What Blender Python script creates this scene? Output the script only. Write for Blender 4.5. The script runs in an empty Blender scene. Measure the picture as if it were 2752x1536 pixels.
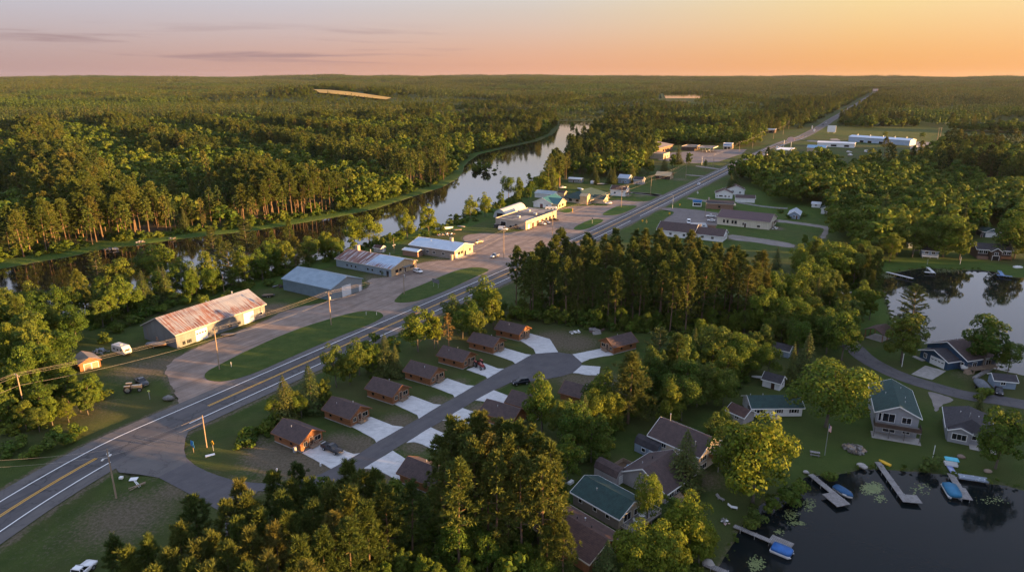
# evening over a small river town, seen from the air
SUN_E, SKY_S, EXPO, NIS = 5.0, 1.0, 2.2, .008
SUN_C = (1, .535, .18)
K_ = .222
S_ = lambda *c: tuple(v * K_ for v in c)
SKY_H = [(0.05, S_(.42, .27, .27)), (.22, S_(.46, .29, .28)), (.36, S_(.58, .32, .26)), (.52, S_(.74, .36, .22)), (.72, S_(.84, .38, .13)), (.88, S_(.90, .41, .13)), (1, S_(1.3, .55, .12))]
SKY_M = [(0.05, S_(.43, .41, .50)), (.22, S_(.48, .45, .53)), (.36, S_(.53, .49, .54)), (.52, S_(.62, .54, .48)), (.72, S_(.86, .64, .30)), (.88, S_(.93, .66, .33)), (1, S_(1.2, .75, .3))]
SKY_U = S_(.80, .85, 1.06)
SKY_Z = S_(.56, .66, .92)
HAZE_C, HAZE_D = (.70, .76, .92, 1), 1.1e-5
import bpy, math, random
import numpy as np
from mathutils import Vector, Matrix
sc = bpy.context.scene
COL = sc.collection
R = math.radians
rnd = random.Random(7)
nr = np.random.default_rng(11)

# ---------------------------------------------------------------- camera and survey helpers
CAM_H, FPX, HORIZON = 78.0, 1834.0, 211.0
TH = math.atan((768 - HORIZON) / FPX)
SN, CS = math.sin(TH), math.cos(TH)
TILE = {'A1': (0, 150, .35742), 'A2': (920, 150, .35742), 'A3': (1832, 150, .35742), 'B1': (0, 600, .35742), 'B2': (920, 600, .35742), 'B3': (1832, 600, .35742),
        'C1': (0, 1022, .35742), 'C2': (920, 1022, .35742), 'C3': (1832, 1022, .35742),
        'D1': (1320, 430, .17871), 'D2': (1700, 330, .17871), 'D3': (2100, 230, .17871), 'D4': (1780, 470, .17871), 'E1': (880, 560, .17871), 'E2': (640, 1080, .17871),
        'E3': (2292, 560, .17871), 'E4': (2292, 880, .17871), 'E5': (1500, 1180, .17871), 'E6': (2250, 1190, .17871), 'F': (0, 0, 1.06832)}

def hills(x, y):
    """height of the rolling land, flat near the town"""
    d = np.hypot(x, y)
    t = np.clip((d - 1500) / 6500, 0, 1); t = t * t * (3 - 2 * t)
    a = np.arctan2(x, np.maximum(y, 1))
    base = 66 + 15 * np.exp(-((a - .02) / .3) ** 2) - 5 * np.clip(a / .6, 0, 1) + 2 * np.sin(a * 9 + 1) + 1.5 * np.sin(a * 23)
    und = 12 * np.sin(x / 900 + 1.3) * np.sin(y / 700 + .4) + 9 * np.sin(x / 420 + y / 610) + 5 * np.sin(x / 190 - y / 260 + 2)
    # two low rises that lift the straw field and the far lake into sight
    rise = 36 * np.exp(-((x + 580) / 420) ** 2 - ((y - 2300) / 330) ** 2) + 24 * np.exp(-((x - 478) / 300) ** 2 - ((y - 1980) / 300) ** 2)
    return t * (base + und * (1.1 - .1 * t)) + rise

def at(u, v, z=0.0):
    """ground point that the survey photograph shows at (u, v); z = height above flat ground"""
    uu, vv = (u - 1376) / FPX, (v - 768) / FPX
    t = (CAM_H - z) / (SN + vv * CS)
    return np.array([uu * t, (CS - vv * SN) * t])

def q(k, x, y, z=0.0):
    o = TILE[k]
    return at(o[0] + x * o[2], o[1] + y * o[2], z)

def qs(k, pts, z=0.0):
    return [q(k, a, b, z) for a, b in pts]

def far(k, x, y):
    """like q() but on the hilly far land"""
    z = 0.0
    for _ in range(30):
        p = q(k, x, y, z); z += .5 * (float(hills(p[0], p[1])) - z)
    return p

def new_obj(name, data, parent=None):
    o = bpy.data.objects.new(name, data)
    COL.objects.link(o)
    if parent is not None:
        o.parent = parent
    return o

def tag(o, label=None, cat=None, group=None, kind=None):
    if label: o['label'] = label
    if cat: o['category'] = cat
    if group: o['group'] = group
    if kind: o['kind'] = kind
    return o

def empty(name, loc, rz=0.0, label=None, cat=None, group=None):
    o = new_obj(name, None)
    o.location = (float(loc[0]), float(loc[1]), float(loc[2]) if len(loc) > 2 else 0.0)
    o.rotation_euler = (0, 0, rz)
    return tag(o, label, cat, group)

def copy_tree(o, parent=None):
    c = o.copy(); COL.objects.link(c)
    if parent is not None: c.parent = parent
    for ch in o.children:
        copy_tree(ch, c)
    return c

# ---------------------------------------------------------------- mesh builder
class MB:
    def __init__(s): s.v, s.f, s.m = [], [], []
    def quad(s, *p, m=0):
        n = len(s.v); s.v += [tuple(map(float, a)) for a in p]; s.f.append(tuple(range(n, n + len(p)))); s.m.append(m); return s
    def hexa(s, p, m=0):
        """8 corners: bottom 4 counterclockwise, top 4 above them"""
        n = len(s.v); s.v += [tuple(map(float, a)) for a in p]
        for f in ((3, 2, 1, 0), (4, 5, 6, 7), (0, 1, 5, 4), (1, 2, 6, 5), (2, 3, 7, 6), (3, 0, 4, 7)):
            s.f.append(tuple(n + i for i in f)); s.m.append(m)
        return s
    def box(s, x0, x1, y0, y1, z0, z1, m=0):
        return s.hexa([(x0, y0, z0), (x1, y0, z0), (x1, y1, z0), (x0, y1, z0), (x0, y0, z1), (x1, y0, z1), (x1, y1, z1), (x0, y1, z1)], m)
    def obox(s, c, ax, ay, az, m=0):
        """box from centre and three half axes"""
        c, ax, ay, az = map(Vector, (c, ax, ay, az))
        return s.hexa([c - ax - ay - az, c + ax - ay - az, c + ax + ay - az, c - ax + ay - az, c - ax - ay + az, c + ax - ay + az, c + ax + ay + az, c - ax + ay + az], m)
    def beam(s, a, b, w, h, m=0):
        a, b = Vector(a), Vector(b); d = (b - a); L = d.length; d.normalize()
        side = d.cross(Vector((0, 0, 1)))
        if side.length < 1e-4: side = Vector((1, 0, 0))
        side.normalize(); up = side.cross(d)
        return s.obox((a + b) / 2, d * L / 2, side * w / 2, up * h / 2, m)
    def tube(s, pts, rad, n=8, m=0, caps=True):
        pts = [Vector(p) for p in pts]
        if not hasattr(rad, '__len__'): rad = [rad] * len(pts)
        base = len(s.v)
        for i, p in enumerate(pts):
            d = (pts[min(i + 1, len(pts) - 1)] - pts[max(i - 1, 0)]).normalized()
            a = d.orthogonal().normalized() if abs(d.z) > .9 else d.cross(Vector((0, 0, 1))).normalized()
            b = d.cross(a)
            for k in range(n):
                t = 2 * math.pi * k / n
                s.v.append(tuple(p + (a * math.cos(t) + b * math.sin(t)) * rad[i]))
        for i in range(len(pts) - 1):
            for k in range(n):
                k2 = (k + 1) % n
                s.f.append((base + i * n + k, base + i * n + k2, base + (i + 1) * n + k2, base + (i + 1) * n + k)); s.m.append(m)
        if caps:
            s.f.append(tuple(base + k for k in range(n))[::-1]); s.m.append(m)
            s.f.append(tuple(base + (len(pts) - 1) * n + k for k in range(n))); s.m.append(m)
        return s
    def prism(s, poly, z0, z1, m=0, mtop=None):
        """vertical prism over a counterclockwise polygon"""
        n = len(poly); b = len(s.v)
        s.v += [(float(p[0]), float(p[1]), z0) for p in poly] + [(float(p[0]), float(p[1]), z1) for p in poly]
        for i in range(n):
            j = (i + 1) % n; s.f.append((b + i, b + j, b + n + j, b + n + i)); s.m.append(m)
        s.f.append(tuple(b + n + i for i in range(n))); s.m.append(m if mtop is None else mtop)
        s.f.append(tuple(b + i for i in range(n))[::-1]); s.m.append(m)
        return s
    def loft(s, rings, m=0, cap=True):
        """rings: lists of equal length of 3d points"""
        n = len(rings[0]); b = len(s.v)
        for r in rings: s.v += [tuple(map(float, p)) for p in r]
        for i in range(len(rings) - 1):
            for k in range(n):
                k2 = (k + 1) % n
                s.f.append((b + i * n + k, b + i * n + k2, b + (i + 1) * n + k2, b + (i + 1) * n + k)); s.m.append(m)
        if cap:
            s.f.append(tuple(b + k for k in range(n))[::-1]); s.m.append(m)
            s.f.append(tuple(b + (len(rings) - 1) * n + k for k in range(n))); s.m.append(m)
        return s
    def mesh(s, name, mats, smooth=False):
        me = bpy.data.meshes.new(name)
        me.from_pydata(s.v, [], s.f)
        for x in (mats if isinstance(mats, (list, tuple)) else [mats]): me.materials.append(x)
        me.polygons.foreach_set('material_index', s.m)
        if smooth: me.polygons.foreach_set('use_smooth', [True] * len(s.f))
        me.update(); return me
    def build(s, name, mats, parent=None, smooth=False, loc=None):
        o = new_obj(name, s.mesh(name, mats, smooth), parent)
        if loc is not None: o.location = loc
        return o

def ccw(p):
    a = sum(p[i][0] * p[(i + 1) % len(p)][1] - p[(i + 1) % len(p)][0] * p[i][1] for i in range(len(p)))
    return list(p) if a > 0 else list(p)[::-1]

def smooth_poly(p, it=2, closed=True):
    p = [np.array(a, float) for a in p]
    for _ in range(it):
        o = []
        n = len(p)
        for i in range(n if closed else n - 1):
            a, b = p[i], p[(i + 1) % n]
            o += [a * .75 + b * .25, a * .25 + b * .75]
        if not closed: o = [p[0]] + o + [p[-1]]
        p = o
    return p

def sheet(name, poly, z, m, kind='structure', edge=0.0, label=None, cat=None, wob=0.0, group=None):
    """flat sheet over a polygon at height z, with a small real edge down to the ground"""
    poly = ccw(poly)
    if wob:
        out = []
        for i, a in enumerate(poly):
            b = poly[(i + 1) % len(poly)]
            L = math.hypot(b[0] - a[0], b[1] - a[1]); n = max(1, int(L / 1.2))
            for k in range(n):
                t = k / n
                out.append((a[0] + (b[0] - a[0]) * t + rnd.uniform(-wob, wob), a[1] + (b[1] - a[1]) * t + rnd.uniform(-wob, wob)))
        poly = out
    mb = MB()
    if edge: mb.prism(poly, z - edge, z)
    else: mb.quad(*[(p[0], p[1], z) for p in poly])
    o = mb.build(name, m)
    return tag(o, label, cat, group, kind)

def inside(poly, x, y):
    poly = np.asarray(poly); x = np.asarray(x); y = np.asarray(y)
    r = np.zeros(x.shape, bool)
    j = len(poly) - 1
    for i in range(len(poly)):
        xi, yi = poly[i]; xj, yj = poly[j]
        c = ((yi > y) != (yj > y))
        if yi != yj: r ^= c & (x < (xj - xi) * (y - yi) / (yj - yi) + xi)
        j = i
    return r

def dist_line(pts, x, y, closed=False):
    pts = np.asarray(pts, float); d = np.full(np.shape(x), 1e9)
    n = len(pts)
    for i in range(n if closed else n - 1):
        a, b = pts[i], pts[(i + 1) % n]; e = b - a; L = max(e @ e, 1e-9)
        t = np.clip(((x - a[0]) * e[0] + (y - a[1]) * e[1]) / L, 0, 1)
        d = np.minimum(d, np.hypot(x - a[0] - t * e[0], y - a[1] - t * e[1]))
    return d

def ribbon(line, w0, w1, z):
    """strip along a polyline between signed offsets w0 and w1 (left is positive); z: number or function"""
    line = [np.array(p, float) for p in line]; mb = MB(); L = []; Rr = []
    for i, p in enumerate(line):
        d = line[min(i + 1, len(line) - 1)] - line[max(i - 1, 0)]; d /= np.hypot(*d); n = np.array([-d[1], d[0]])
        L.append(p + n * w1); Rr.append(p + n * w0)
    zz = (lambda a: z) if not callable(z) else z
    for i in range(len(line) - 1):
        mb.quad(*[(a[0], a[1], zz(a)) for a in (Rr[i], Rr[i + 1], L[i + 1], L[i])])
    return mb

# ---------------------------------------------------------------- materials
def nt(name):
    m = bpy.data.materials.new(name); m.use_nodes = True
    t = m.node_tree; b = t.nodes['Principled BSDF']
    return m, t, b

class N:
    """small node helper"""
    def __init__(s, t): s.t = t; s.n = t.nodes; s.l = t.links
    def new(s, ty, **kw):
        n = s.n.new(ty)
        for k, v in kw.items(): setattr(n, k, v)
        return n
    def sett(s, sock, v):
        if hasattr(v, 'links'): s.l.new(v, sock)
        else: sock.default_value = v if not (isinstance(v, tuple) and len(v) == 3 and sock.type == 'RGBA') else (*v, 1)
    def noise(s, vec, scale, detail=4, rough=.55, dist=0):
        n = s.new('ShaderNodeTexNoise'); s.sett(n.inputs['Scale'], scale); s.sett(n.inputs['Detail'], detail); s.sett(n.inputs['Roughness'], rough); s.sett(n.inputs['Distortion'], dist)
        if vec is not None: s.l.new(vec, n.inputs['Vector'])
        return n.outputs['Fac']
    def ramp(s, fac, lo, hi):
        n = s.new('ShaderNodeMapRange', interpolation_type='SMOOTHSTEP'); s.sett(n.inputs['Value'], fac); n.inputs['From Min'].default_value = lo; n.inputs['From Max'].default_value = hi
        return n.outputs['Result']
    def mix(s, f, a, b, blend='MIX'):
        n = s.new('ShaderNodeMix', data_type='RGBA', blend_type=blend); s.sett(n.inputs[0], f); s.sett(n.inputs[6], a); s.sett(n.inputs[7], b)
        return n.outputs[2]
    def math(s, op, a, b=0.0, c=0.0):
        n = s.new('ShaderNodeMath', operation=op); s.sett(n.inputs[0], a); s.sett(n.inputs[1], b)
        if op in ('MULTIPLY_ADD',): s.sett(n.inputs[2], c)
        return n.outputs[0]
    def mapping(s, vec, scale=(1, 1, 1), rot=(0, 0, 0), loc=(0, 0, 0)):
        n = s.new('ShaderNodeMapping'); s.l.new(vec, n.inputs['Vector']); n.inputs['Scale'].default_value = scale; n.inputs['Rotation'].default_value = rot; n.inputs['Location'].default_value = loc
        return n.outputs[0]
    def obj(s): return s.new('ShaderNodeTexCoord').outputs['Object']
    def sep(s, vec):
        n = s.new('ShaderNodeSeparateXYZ'); s.l.new(vec, n.inputs[0]); return n.outputs
    def bump(s, h, strength=.3, dist=.05):
        n = s.new('ShaderNodeBump'); s.l.new(h, n.inputs['Height']); n.inputs['Strength'].default_value = strength; n.inputs['Distance'].default_value = dist
        return n.outputs[0]
    def attr(s, name):
        return s.new('ShaderNodeAttribute', attribute_name=name)

def mat(name, col, col2=None, scale=3.0, lo=.35, hi=.65, rough=.8, metal=0.0, spec=.35, rib=None, ribd=.02, stretch=(1, 1, 1), grain=None, col3=None, sc3=.3, lo3=.5, hi3=.7, coat=0):
    """general procedural surface. rib = (axis, period, depth share): ribs or laps along 'x','y','z' or 'xy'"""
    m, t, b = nt(name); k = N(t); o = k.obj()
    c = (*col, 1)
    if col2 is not None:
        f = k.ramp(k.noise(k.mapping(o, stretch), scale, 6, .6), lo, hi); c = k.mix(f, col, col2)
    if col3 is not None:
        f = k.ramp(k.noise(k.mapping(o, stretch, loc=(7, 3, 1)), sc3, 5, .6), lo3, hi3); c = k.mix(f, c, col3)
    h = None
    if rib:
        ax, per, dep = rib
        s = k.sep(o); v = {'x': s[0], 'y': s[1], 'z': s[2]}.get(ax)
        if v is None: v = k.math('ADD', s[0], s[1])
        w = k.math('FRACT', k.math('DIVIDE', v, per))
        w = k.math('ABSOLUTE', k.math('SUBTRACT', k.math('MULTIPLY', w, 2.0), 1.0))
        line = k.ramp(w, .72, .98)
        c = k.mix(k.math('MULTIPLY', line, dep), c, (0.01, 0.01, 0.01))
        h = w
    if grain:
        g = k.noise(o, grain[0], 3, .7)
        c = k.mix(k.math('MULTIPLY', k.ramp(g, .3, .7), grain[1]), c, (0.0, 0.0, 0.0))
        h = g if h is None else k.math('ADD', h, k.math('MULTIPLY', g, .5))
    if col2 is not None or rib or grain or col3 is not None: t.links.new(c, b.inputs['Base Color'])
    else: b.inputs['Base Color'].default_value = c
    if h is not None: t.links.new(k.bump(h, .6, ribd), b.inputs['Normal'])
    b.inputs['Roughness'].default_value = rough; b.inputs['Metallic'].default_value = metal
    b.inputs['Specular IOR Level'].default_value = spec
    if coat: b.inputs['Coat Weight'].default_value = coat; b.inputs['Coat Roughness'].default_value = .05
    return m

def foliage_mat(name, cols, trans=.25, tint=.5):
    m, t, b = nt(name); k = N(t)
    oi = k.new('ShaderNodeObjectInfo'); ge = k.new('ShaderNodeNewGeometry')
    at_ = k.attr('tint')
    f = k.math('FRACT', k.math('ADD', oi.outputs['Random'], at_.outputs['Fac']))
    cr = k.new('ShaderNodeValToRGB'); e = cr.color_ramp
    e.elements[0].position = 0; e.elements[0].color = (*cols[0], 1); e.elements[1].position = 1; e.elements[1].color = (*cols[-1], 1)
    for i, c in enumerate(cols[1:-1]):
        x = e.elements.new((i + 1) / (len(cols) - 1)); x.color = (*c, 1)
    t.links.new(f, cr.inputs[0])
    hsv = k.new('ShaderNodeHueSaturation'); t.links.new(cr.outputs[0], hsv.inputs['Color'])
    isl = ge.outputs['Random Per Island']
    k.sett(hsv.inputs['Value'], k.math('MULTIPLY_ADD', isl, .7, .65))
    k.sett(hsv.inputs['Hue'], k.math('MULTIPLY_ADD', k.math('FRACT', k.math('MULTIPLY', isl, 17.3)), .04, .48))
    t.links.new(hsv.outputs[0], b.inputs['Base Color'])
    b.inputs['Roughness'].default_value = .7; b.inputs['Specular IOR Level'].default_value = .15
    tr = k.new('ShaderNodeBsdfTranslucent'); t.links.new(hsv.outputs[0], tr.inputs['Color'])
    ms = k.new('ShaderNodeMixShader'); ms.inputs[0].default_value = trans
    t.links.new(b.outputs[0], ms.inputs[1]); t.links.new(tr.outputs[0], ms.inputs[2])
    t.links.new(ms.outputs[0], t.nodes['Material Output'].inputs['Surface'])
    return m

FOL = dict(
    broad=foliage_mat('broadleaf_leaves', [(.048, .090, .013), (.072, .118, .015), (.102, .148, .018), (.074, .110, .022), (.118, .148, .018), (.058, .100, .015)], .32),
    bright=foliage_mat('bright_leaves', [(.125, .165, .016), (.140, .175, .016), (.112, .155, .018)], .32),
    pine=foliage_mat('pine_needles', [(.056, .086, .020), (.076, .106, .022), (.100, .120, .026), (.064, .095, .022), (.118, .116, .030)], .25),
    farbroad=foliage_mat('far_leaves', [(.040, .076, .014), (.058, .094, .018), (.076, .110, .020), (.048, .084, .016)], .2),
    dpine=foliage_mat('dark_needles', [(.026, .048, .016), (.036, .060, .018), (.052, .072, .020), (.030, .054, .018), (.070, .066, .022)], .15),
    spruce=foliage_mat('spruce_needles', [(.054, .080, .022), (.074, .096, .026), (.094, .104, .026)], .2),
    brown=foliage_mat('dry_needles', [(.16, .110, .035), (.13, .10, .04)], .1))
BARK = mat('pine_bark', (.165, .105, .065), (.09, .068, .052), 2.5, rough=.95, stretch=(1, 1, .25))
BARK_G = mat('grey_bark', (.13, .11, .09), (.075, .065, .055), 3, rough=.95, stretch=(1, 1, .25))

def resample_line(line, step):
    line = np.array(line); s = np.concatenate([[0], np.cumsum(np.hypot(*np.diff(line, axis=0).T))]); t = np.arange(0, s[-1], step)
    return [np.array([np.interp(v, s, line[:, 0]), np.interp(v, s, line[:, 1])]) for v in t]
# ---------------------------------------------------------------- camera, sun, sky
cam = bpy.data.cameras.new('camera'); co = new_obj('camera', cam)
co.location = (0, 0, CAM_H); co.rotation_euler = (math.pi / 2 - TH, 0, 0)
cam.sensor_width = 36; cam.lens = 36 * FPX / 2752; cam.clip_end = 60000; cam.clip_start = 1
sc.camera = co
SUN_EL, SUN_AZ = R(6.0), R(105)          # azimuth clockwise from +y
sd = Vector((math.sin(SUN_AZ) * math.cos(SUN_EL), math.cos(SUN_AZ) * math.cos(SUN_EL), math.sin(SUN_EL)))
sun = bpy.data.lights.new('sun', 'SUN'); sun.energy = SUN_E; sun.color = SUN_C; sun.angle = R(.6)
so = new_obj('sun', sun); so.rotation_euler = (-sd).to_track_quat('-Z', 'Y').to_euler()

w = bpy.data.worlds.new('World'); sc.world = w; w.use_nodes = True
wt = w.node_tree; wk = N(wt); bg = wt.nodes['Background']
sky = wk.new('ShaderNodeTexSky', sky_type='NISHITA'); sky.sun_disc = False
sky.sun_elevation = SUN_EL; sky.sun_rotation = SUN_AZ; sky.altitude = 400; sky.air_density = 1.0; sky.dust_density = 2.5; sky.ozone_density = 2.0
gen = wk.new('ShaderNodeTexCoord').outputs['Generated']
s3 = wk.sep(gen)
# dusk colours of the air itself: azimuth from the pink anti-sun side to the gold sun side, elevation from horizon to zenith
hl = wk.math('SQRT', wk.math('ADD', wk.math('MULTIPLY', s3[0], s3[0]), wk.math('MULTIPLY', s3[1], s3[1])))
az = wk.math('ADD', wk.math('DIVIDE', s3[0], wk.math('MAXIMUM', hl, .001)), 0.0)
def ramp_(fac, stops):
    cr = wk.new('ShaderNodeValToRGB'); e = cr.color_ramp
    e.elements[0].position = stops[0][0]; e.elements[0].color = (*stops[0][1], 1); e.elements[1].position = stops[-1][0]; e.elements[1].color = (*stops[-1][1], 1)
    for p, c in stops[1:-1]:
        x = e.elements.new(p); x.color = (*c, 1)
    wt.links.new(fac, cr.inputs[0]); return cr.outputs[0]
azf = wk.math('MULTIPLY_ADD', az, .5, .5)
hor = ramp_(azf, SKY_H)       # along the horizon
mid = ramp_(azf, SKY_M)       # about 6.5 degrees up
ele = s3[2]
lowmix = wk.mix(wk.ramp(ele, 0.0, .115), hor, mid)
full = wk.mix(wk.ramp(ele, .25, .75), wk.mix(wk.ramp(ele, .085, .19), lowmix, SKY_U), SKY_Z)
# thin streaks of cloud low in the sky away from the sun
cm = wk.mapping(gen, (2.2, 2.2, 46))
cn = wk.noise(cm, 1.7, 5, .55, .4)
band = wk.math('MULTIPLY', wk.ramp(ele, .012, .03), wk.math('SUBTRACT', 1.0, wk.ramp(ele, .045, .075)))
cl = wk.math('MULTIPLY', wk.math('MULTIPLY', wk.ramp(cn, .50, .68), band), wk.math('SUBTRACT', 1.0, wk.ramp(azf, .36, .56)))
full = wk.mix(wk.math('MULTIPLY', cl, .75), full, S_(.31, .19, .22))
nis = wk.mix(1.0, sky.outputs[0], (NIS,) * 3, 'MULTIPLY')
wt.links.new(wk.mix(1.0, full, nis, 'ADD'), bg.inputs['Color'])
bg.inputs['Strength'].default_value = SKY_S
sc.view_settings.view_transform = 'Standard'; sc.view_settings.look = 'None'; sc.view_settings.exposure = EXPO; sc.view_settings.gamma = 1
sc.cycles.max_bounces = 6; sc.cycles.diffuse_bounces = 3; sc.cycles.glossy_bounces = 3; sc.cycles.transmission_bounces = 2; sc.cycles.volume_bounces = 0
sc.cycles.use_denoising = True; sc.cycles.caustics_reflective = False; sc.cycles.caustics_refractive = False
sc.cycles.sample_clamp_indirect = 4
sc.render.film_transparent = False

# ---------------------------------------------------------------- outlines measured on the ground
RD = np.array([.527, .850])
HW = [(-104, 43)] + qs('C1', [(0, 885), (800, 535), (1320, 300), (1990, 5)]) + qs('B2', [(490, 705), (1000, 480)]) + [q('A2', 1830, 1385)] + qs('D2', [(0, 1395), (560, 1125), (945, 945), (1300, 760), (1560, 640), (1760, 540), (2100, 375), (2400, 225)]) + qs('D3', [(120, 870), (300, 775), (480, 690), (640, 590)])
FARHW = [far('D3', 770, 505), far('D3', 1000, 375), far('D3', 1200, 235), far('D3', 1290, 185), far('D3', 1400, 118), far('D3', 1430, 95)]
HW = smooth_poly([HW[0]] + [np.mean([HW[max(i - 1, 0)], HW[i], HW[i], HW[min(i + 1, len(HW) - 1)]], axis=0) for i in range(1, len(HW))] + FARHW, 2, False)
FARB = qs('B1', [(-500, 420), (0, 345), (300, 290), (560, 245), (800, 190), (1000, 170), (1330, 122)], -.5) + qs('A1', [(1950, 1310), (2240, 1262), (2574, 1205)], -.5) + qs('A2', [(250, 1150), (500, 1070), (750, 990), (870, 925), (905, 880), (920, 830), (950, 795), (1030, 740), (1250, 690), (1480, 640), (1590, 590), (1640, 530), (1625, 470), (1760, 440), (1960, 425), (2040, 405)], -.5)
NEARB = qs('B1', [(-500, 860), (-100, 800), (120, 750), (450, 720), (700, 670), (1000, 610), (1300, 545), (1600, 485), (1900, 420), (2250, 310)], -.5) + qs('E1', [(224, 676), (450, 595), (700, 500), (1030, 382), (1320, 335), (1600, 252), (1830, 232), (2080, 145)], -.5) + qs('A2', [(900, 1205), (1150, 1130), (1300, 1050), (1440, 930)], -.5) + qs('A2', [(1500, 850), (1590, 720), (1720, 650), (1850, 580), (1920, 500), (1985, 462), (2060, 430)], 9)
RIVER = FARB + NEARB[::-1]
LAKE1 = qs('C3', [(200, 1530), (255, 1438), (300, 1370), (370, 1260), (410, 1190), (440, 1110), (500, 1030), (570, 960), (660, 890), (780, 830), (880, 770), (920, 735), (1010, 712), (1130, 720), (1250, 695), (1340, 668), (1480, 672), (1640, 680), (1810, 690), (1900, 705), (2000, 712), (2110, 725), (2270, 775), (2400, 785), (2574, 830), (2900, 900), (3050, 1000), (3100, 1400), (2900, 2200), (1500, 2600)], -.5)
LAKE2 = qs('B3', [(1478, 400), (1485, 440), (1520, 520), (1540, 600), (1570, 690), (1640, 790), (1760, 860), (1880, 905), (2010, 955), (2190, 1010), (2330, 1085), (2574, 1140), (3000, 1230), (3800, 1100), (3600, 600), (2900, 400), (2574, 412), (2470, 405), (2380, 372), (2250, 352), (2080, 352), (1850, 338), (1740, 348), (1640, 366), (1560, 376)], -.5)
WATERS = [RIVER, LAKE1, LAKE2]
LOT = qs('B1', [(1345, 1330), (1318, 1290), (1300, 1230), (1235, 1140), (1262, 1050), (1400, 975), (1480, 930), (2010, 730), (2150, 650)]) + qs('E1', [(60, 1400), (540, 1230), (650, 1150), (580, 1060), (960, 1036), (1330, 900), (1345, 830), (1500, 805), (1940, 760), (2205, 665), (2150, 560), (2010, 455), (2100, 395), (2330, 372)]) + qs('D1', [(112, 1110), (330, 1085), (520, 1062), (620, 1040), (985, 775), (1020, 742), (1160, 700), (1500, 684), (1800, 690), (1812, 592), (2100, 622), (2350, 625), (2520, 590), (2574, 625)]) + [q('B2', 1000, 480), q('B2', 490, 705), q('B1', 2440, 985), q('B1', 1900, 1230), q('C1', 1320, 300)]
ISL = [qs('B1', [(1530, 1150), (1560, 1110), (1640, 1070), (1850, 960), (2200, 805), (2574, 690)]) + qs('B2', [(150, 658), (270, 662), (312, 690), (300, 712), (200, 765)]) + qs('B1', [(2574, 838), (2200, 1000), (1900, 1135), (1700, 1190), (1570, 1185)]),
       qs('E1', [(1000, 1390), (1100, 1290), (1180, 1240), (1400, 1160), (1900, 940), (2200, 880), (2400, 905), (2440, 935), (2200, 1040), (1800, 1230), (1400, 1385), (1150, 1420), (1020, 1412)]),
       qs('D1', [(1230, 1035), (1300, 980), (1540, 880), (1670, 892), (1700, 915), (1500, 1018), (1380, 1052), (1270, 1052)]),
       qs('D1', [(1665, 820), (1720, 780), (1900, 685), (2180, 685), (2200, 700), (2050, 775), (1880, 832), (1700, 832)]),
       qs('D1', [(1000, 768), (1120, 722), (1240, 737), (1190, 795), (1080, 790)])]
RLOT = qs('D4', [(-20, 500), (160, 492), (560, 530), (690, 552), (870, 572), (850, 745), (770, 770), (650, 830), (300, 880), (100, 900), (-60, 840), (0, 690), (200, 568), (130, 540), (0, 525)])
LANES = [qs('D4', [(1690, 668), (1900, 690), (2480, 768), (2505, 800), (2490, 880), (2440, 965), (2360, 945), (2420, 860), (2430, 815), (2380, 790), (1900, 725), (1700, 705)]),
         qs('D4', [(985, 890), (1300, 930), (1700, 985), (2000, 1045), (1980, 1100), (1700, 1065), (1400, 1010), (1000, 975)]),
         qs('D4', [(395, 335), (600, 370), (690, 385), (680, 412), (560, 392), (360, 362)]),
         qs('D1', [(2085, 482), (2300, 490), (2600, 530), (2600, 556), (2300, 512), (2100, 500)]),
         qs('D2', [(950, 640), (1330, 690), (1310, 708), (950, 660)]), qs('D2', [(800, 775), (1100, 798), (1090, 812), (800, 790)]),
         qs('D2', [(0, 1045), (260, 1062), (440, 1075), (400, 1105), (200, 1085), (0, 1062)]), qs('D2', [(-20, 1180), (200, 1185), (280, 1190), (130, 1245), (30, 1240)]),
         qs('D3', [(390, 818), (620, 832), (1000, 838), (1000, 856), (600, 852), (380, 840)]), qs('D3', [(700, 800), (880, 795), (900, 900), (640, 900), (640, 850), (780, 835)]), qs('D3', [(1950, 840), (2320, 855), (2320, 880), (2180, 905), (2090, 985), (1930, 990)])]
GLOT = qs('D2', [(300, 470), (920, 425), (1260, 405), (1420, 398), (1720, 400), (1640, 470), (1480, 520), (1300, 585), (950, 610), (700, 600), (400, 560)])
STREET_A = qs('C1', [(1400, 340), (1300, 400), (870, 660), (900, 690), (1050, 705), (1190, 728), (1420, 850), (1640, 975), (1690, 1050), (1700, 1150), (1650, 1260), (1640, 1500), (1760, 1500), (1760, 1250), (1770, 1100), (1790, 1000)]) + qs('E2', [(300, 1340), (700, 1330), (1200, 1320), (1880, 1000), (2300, 738), (2574, 570)]) + qs('C2', [(485, 465), (640, 370), (750, 305), (905, 208)]) + qs('B2', [(1000, 1330), (1140, 1255), (1270, 1195), (1400, 1190), (1560, 1165), (1640, 1152), (1740, 1122), (1795, 1085), (1800, 1045), (1780, 1010), (1730, 985), (1620, 968), (1540, 968), (1455, 980), (1420, 990), (1300, 1055), (1215, 1093), (1090, 1165), (990, 1222), (845, 1308), (740, 1365)]) + qs('C2', [(575, 285), (460, 350), (255, 465)]) + qs('E2', [(1830, 770), (1400, 1005), (1240, 1085), (1100, 1118), (800, 1190), (400, 1220), (150, 1210)]) + qs('C1', [(1980, 775), (1770, 755), (1640, 715), (1560, 685), (1470, 640), (1400, 580), (1385, 520), (1395, 440), (1425, 365), (1480, 310)])
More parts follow.
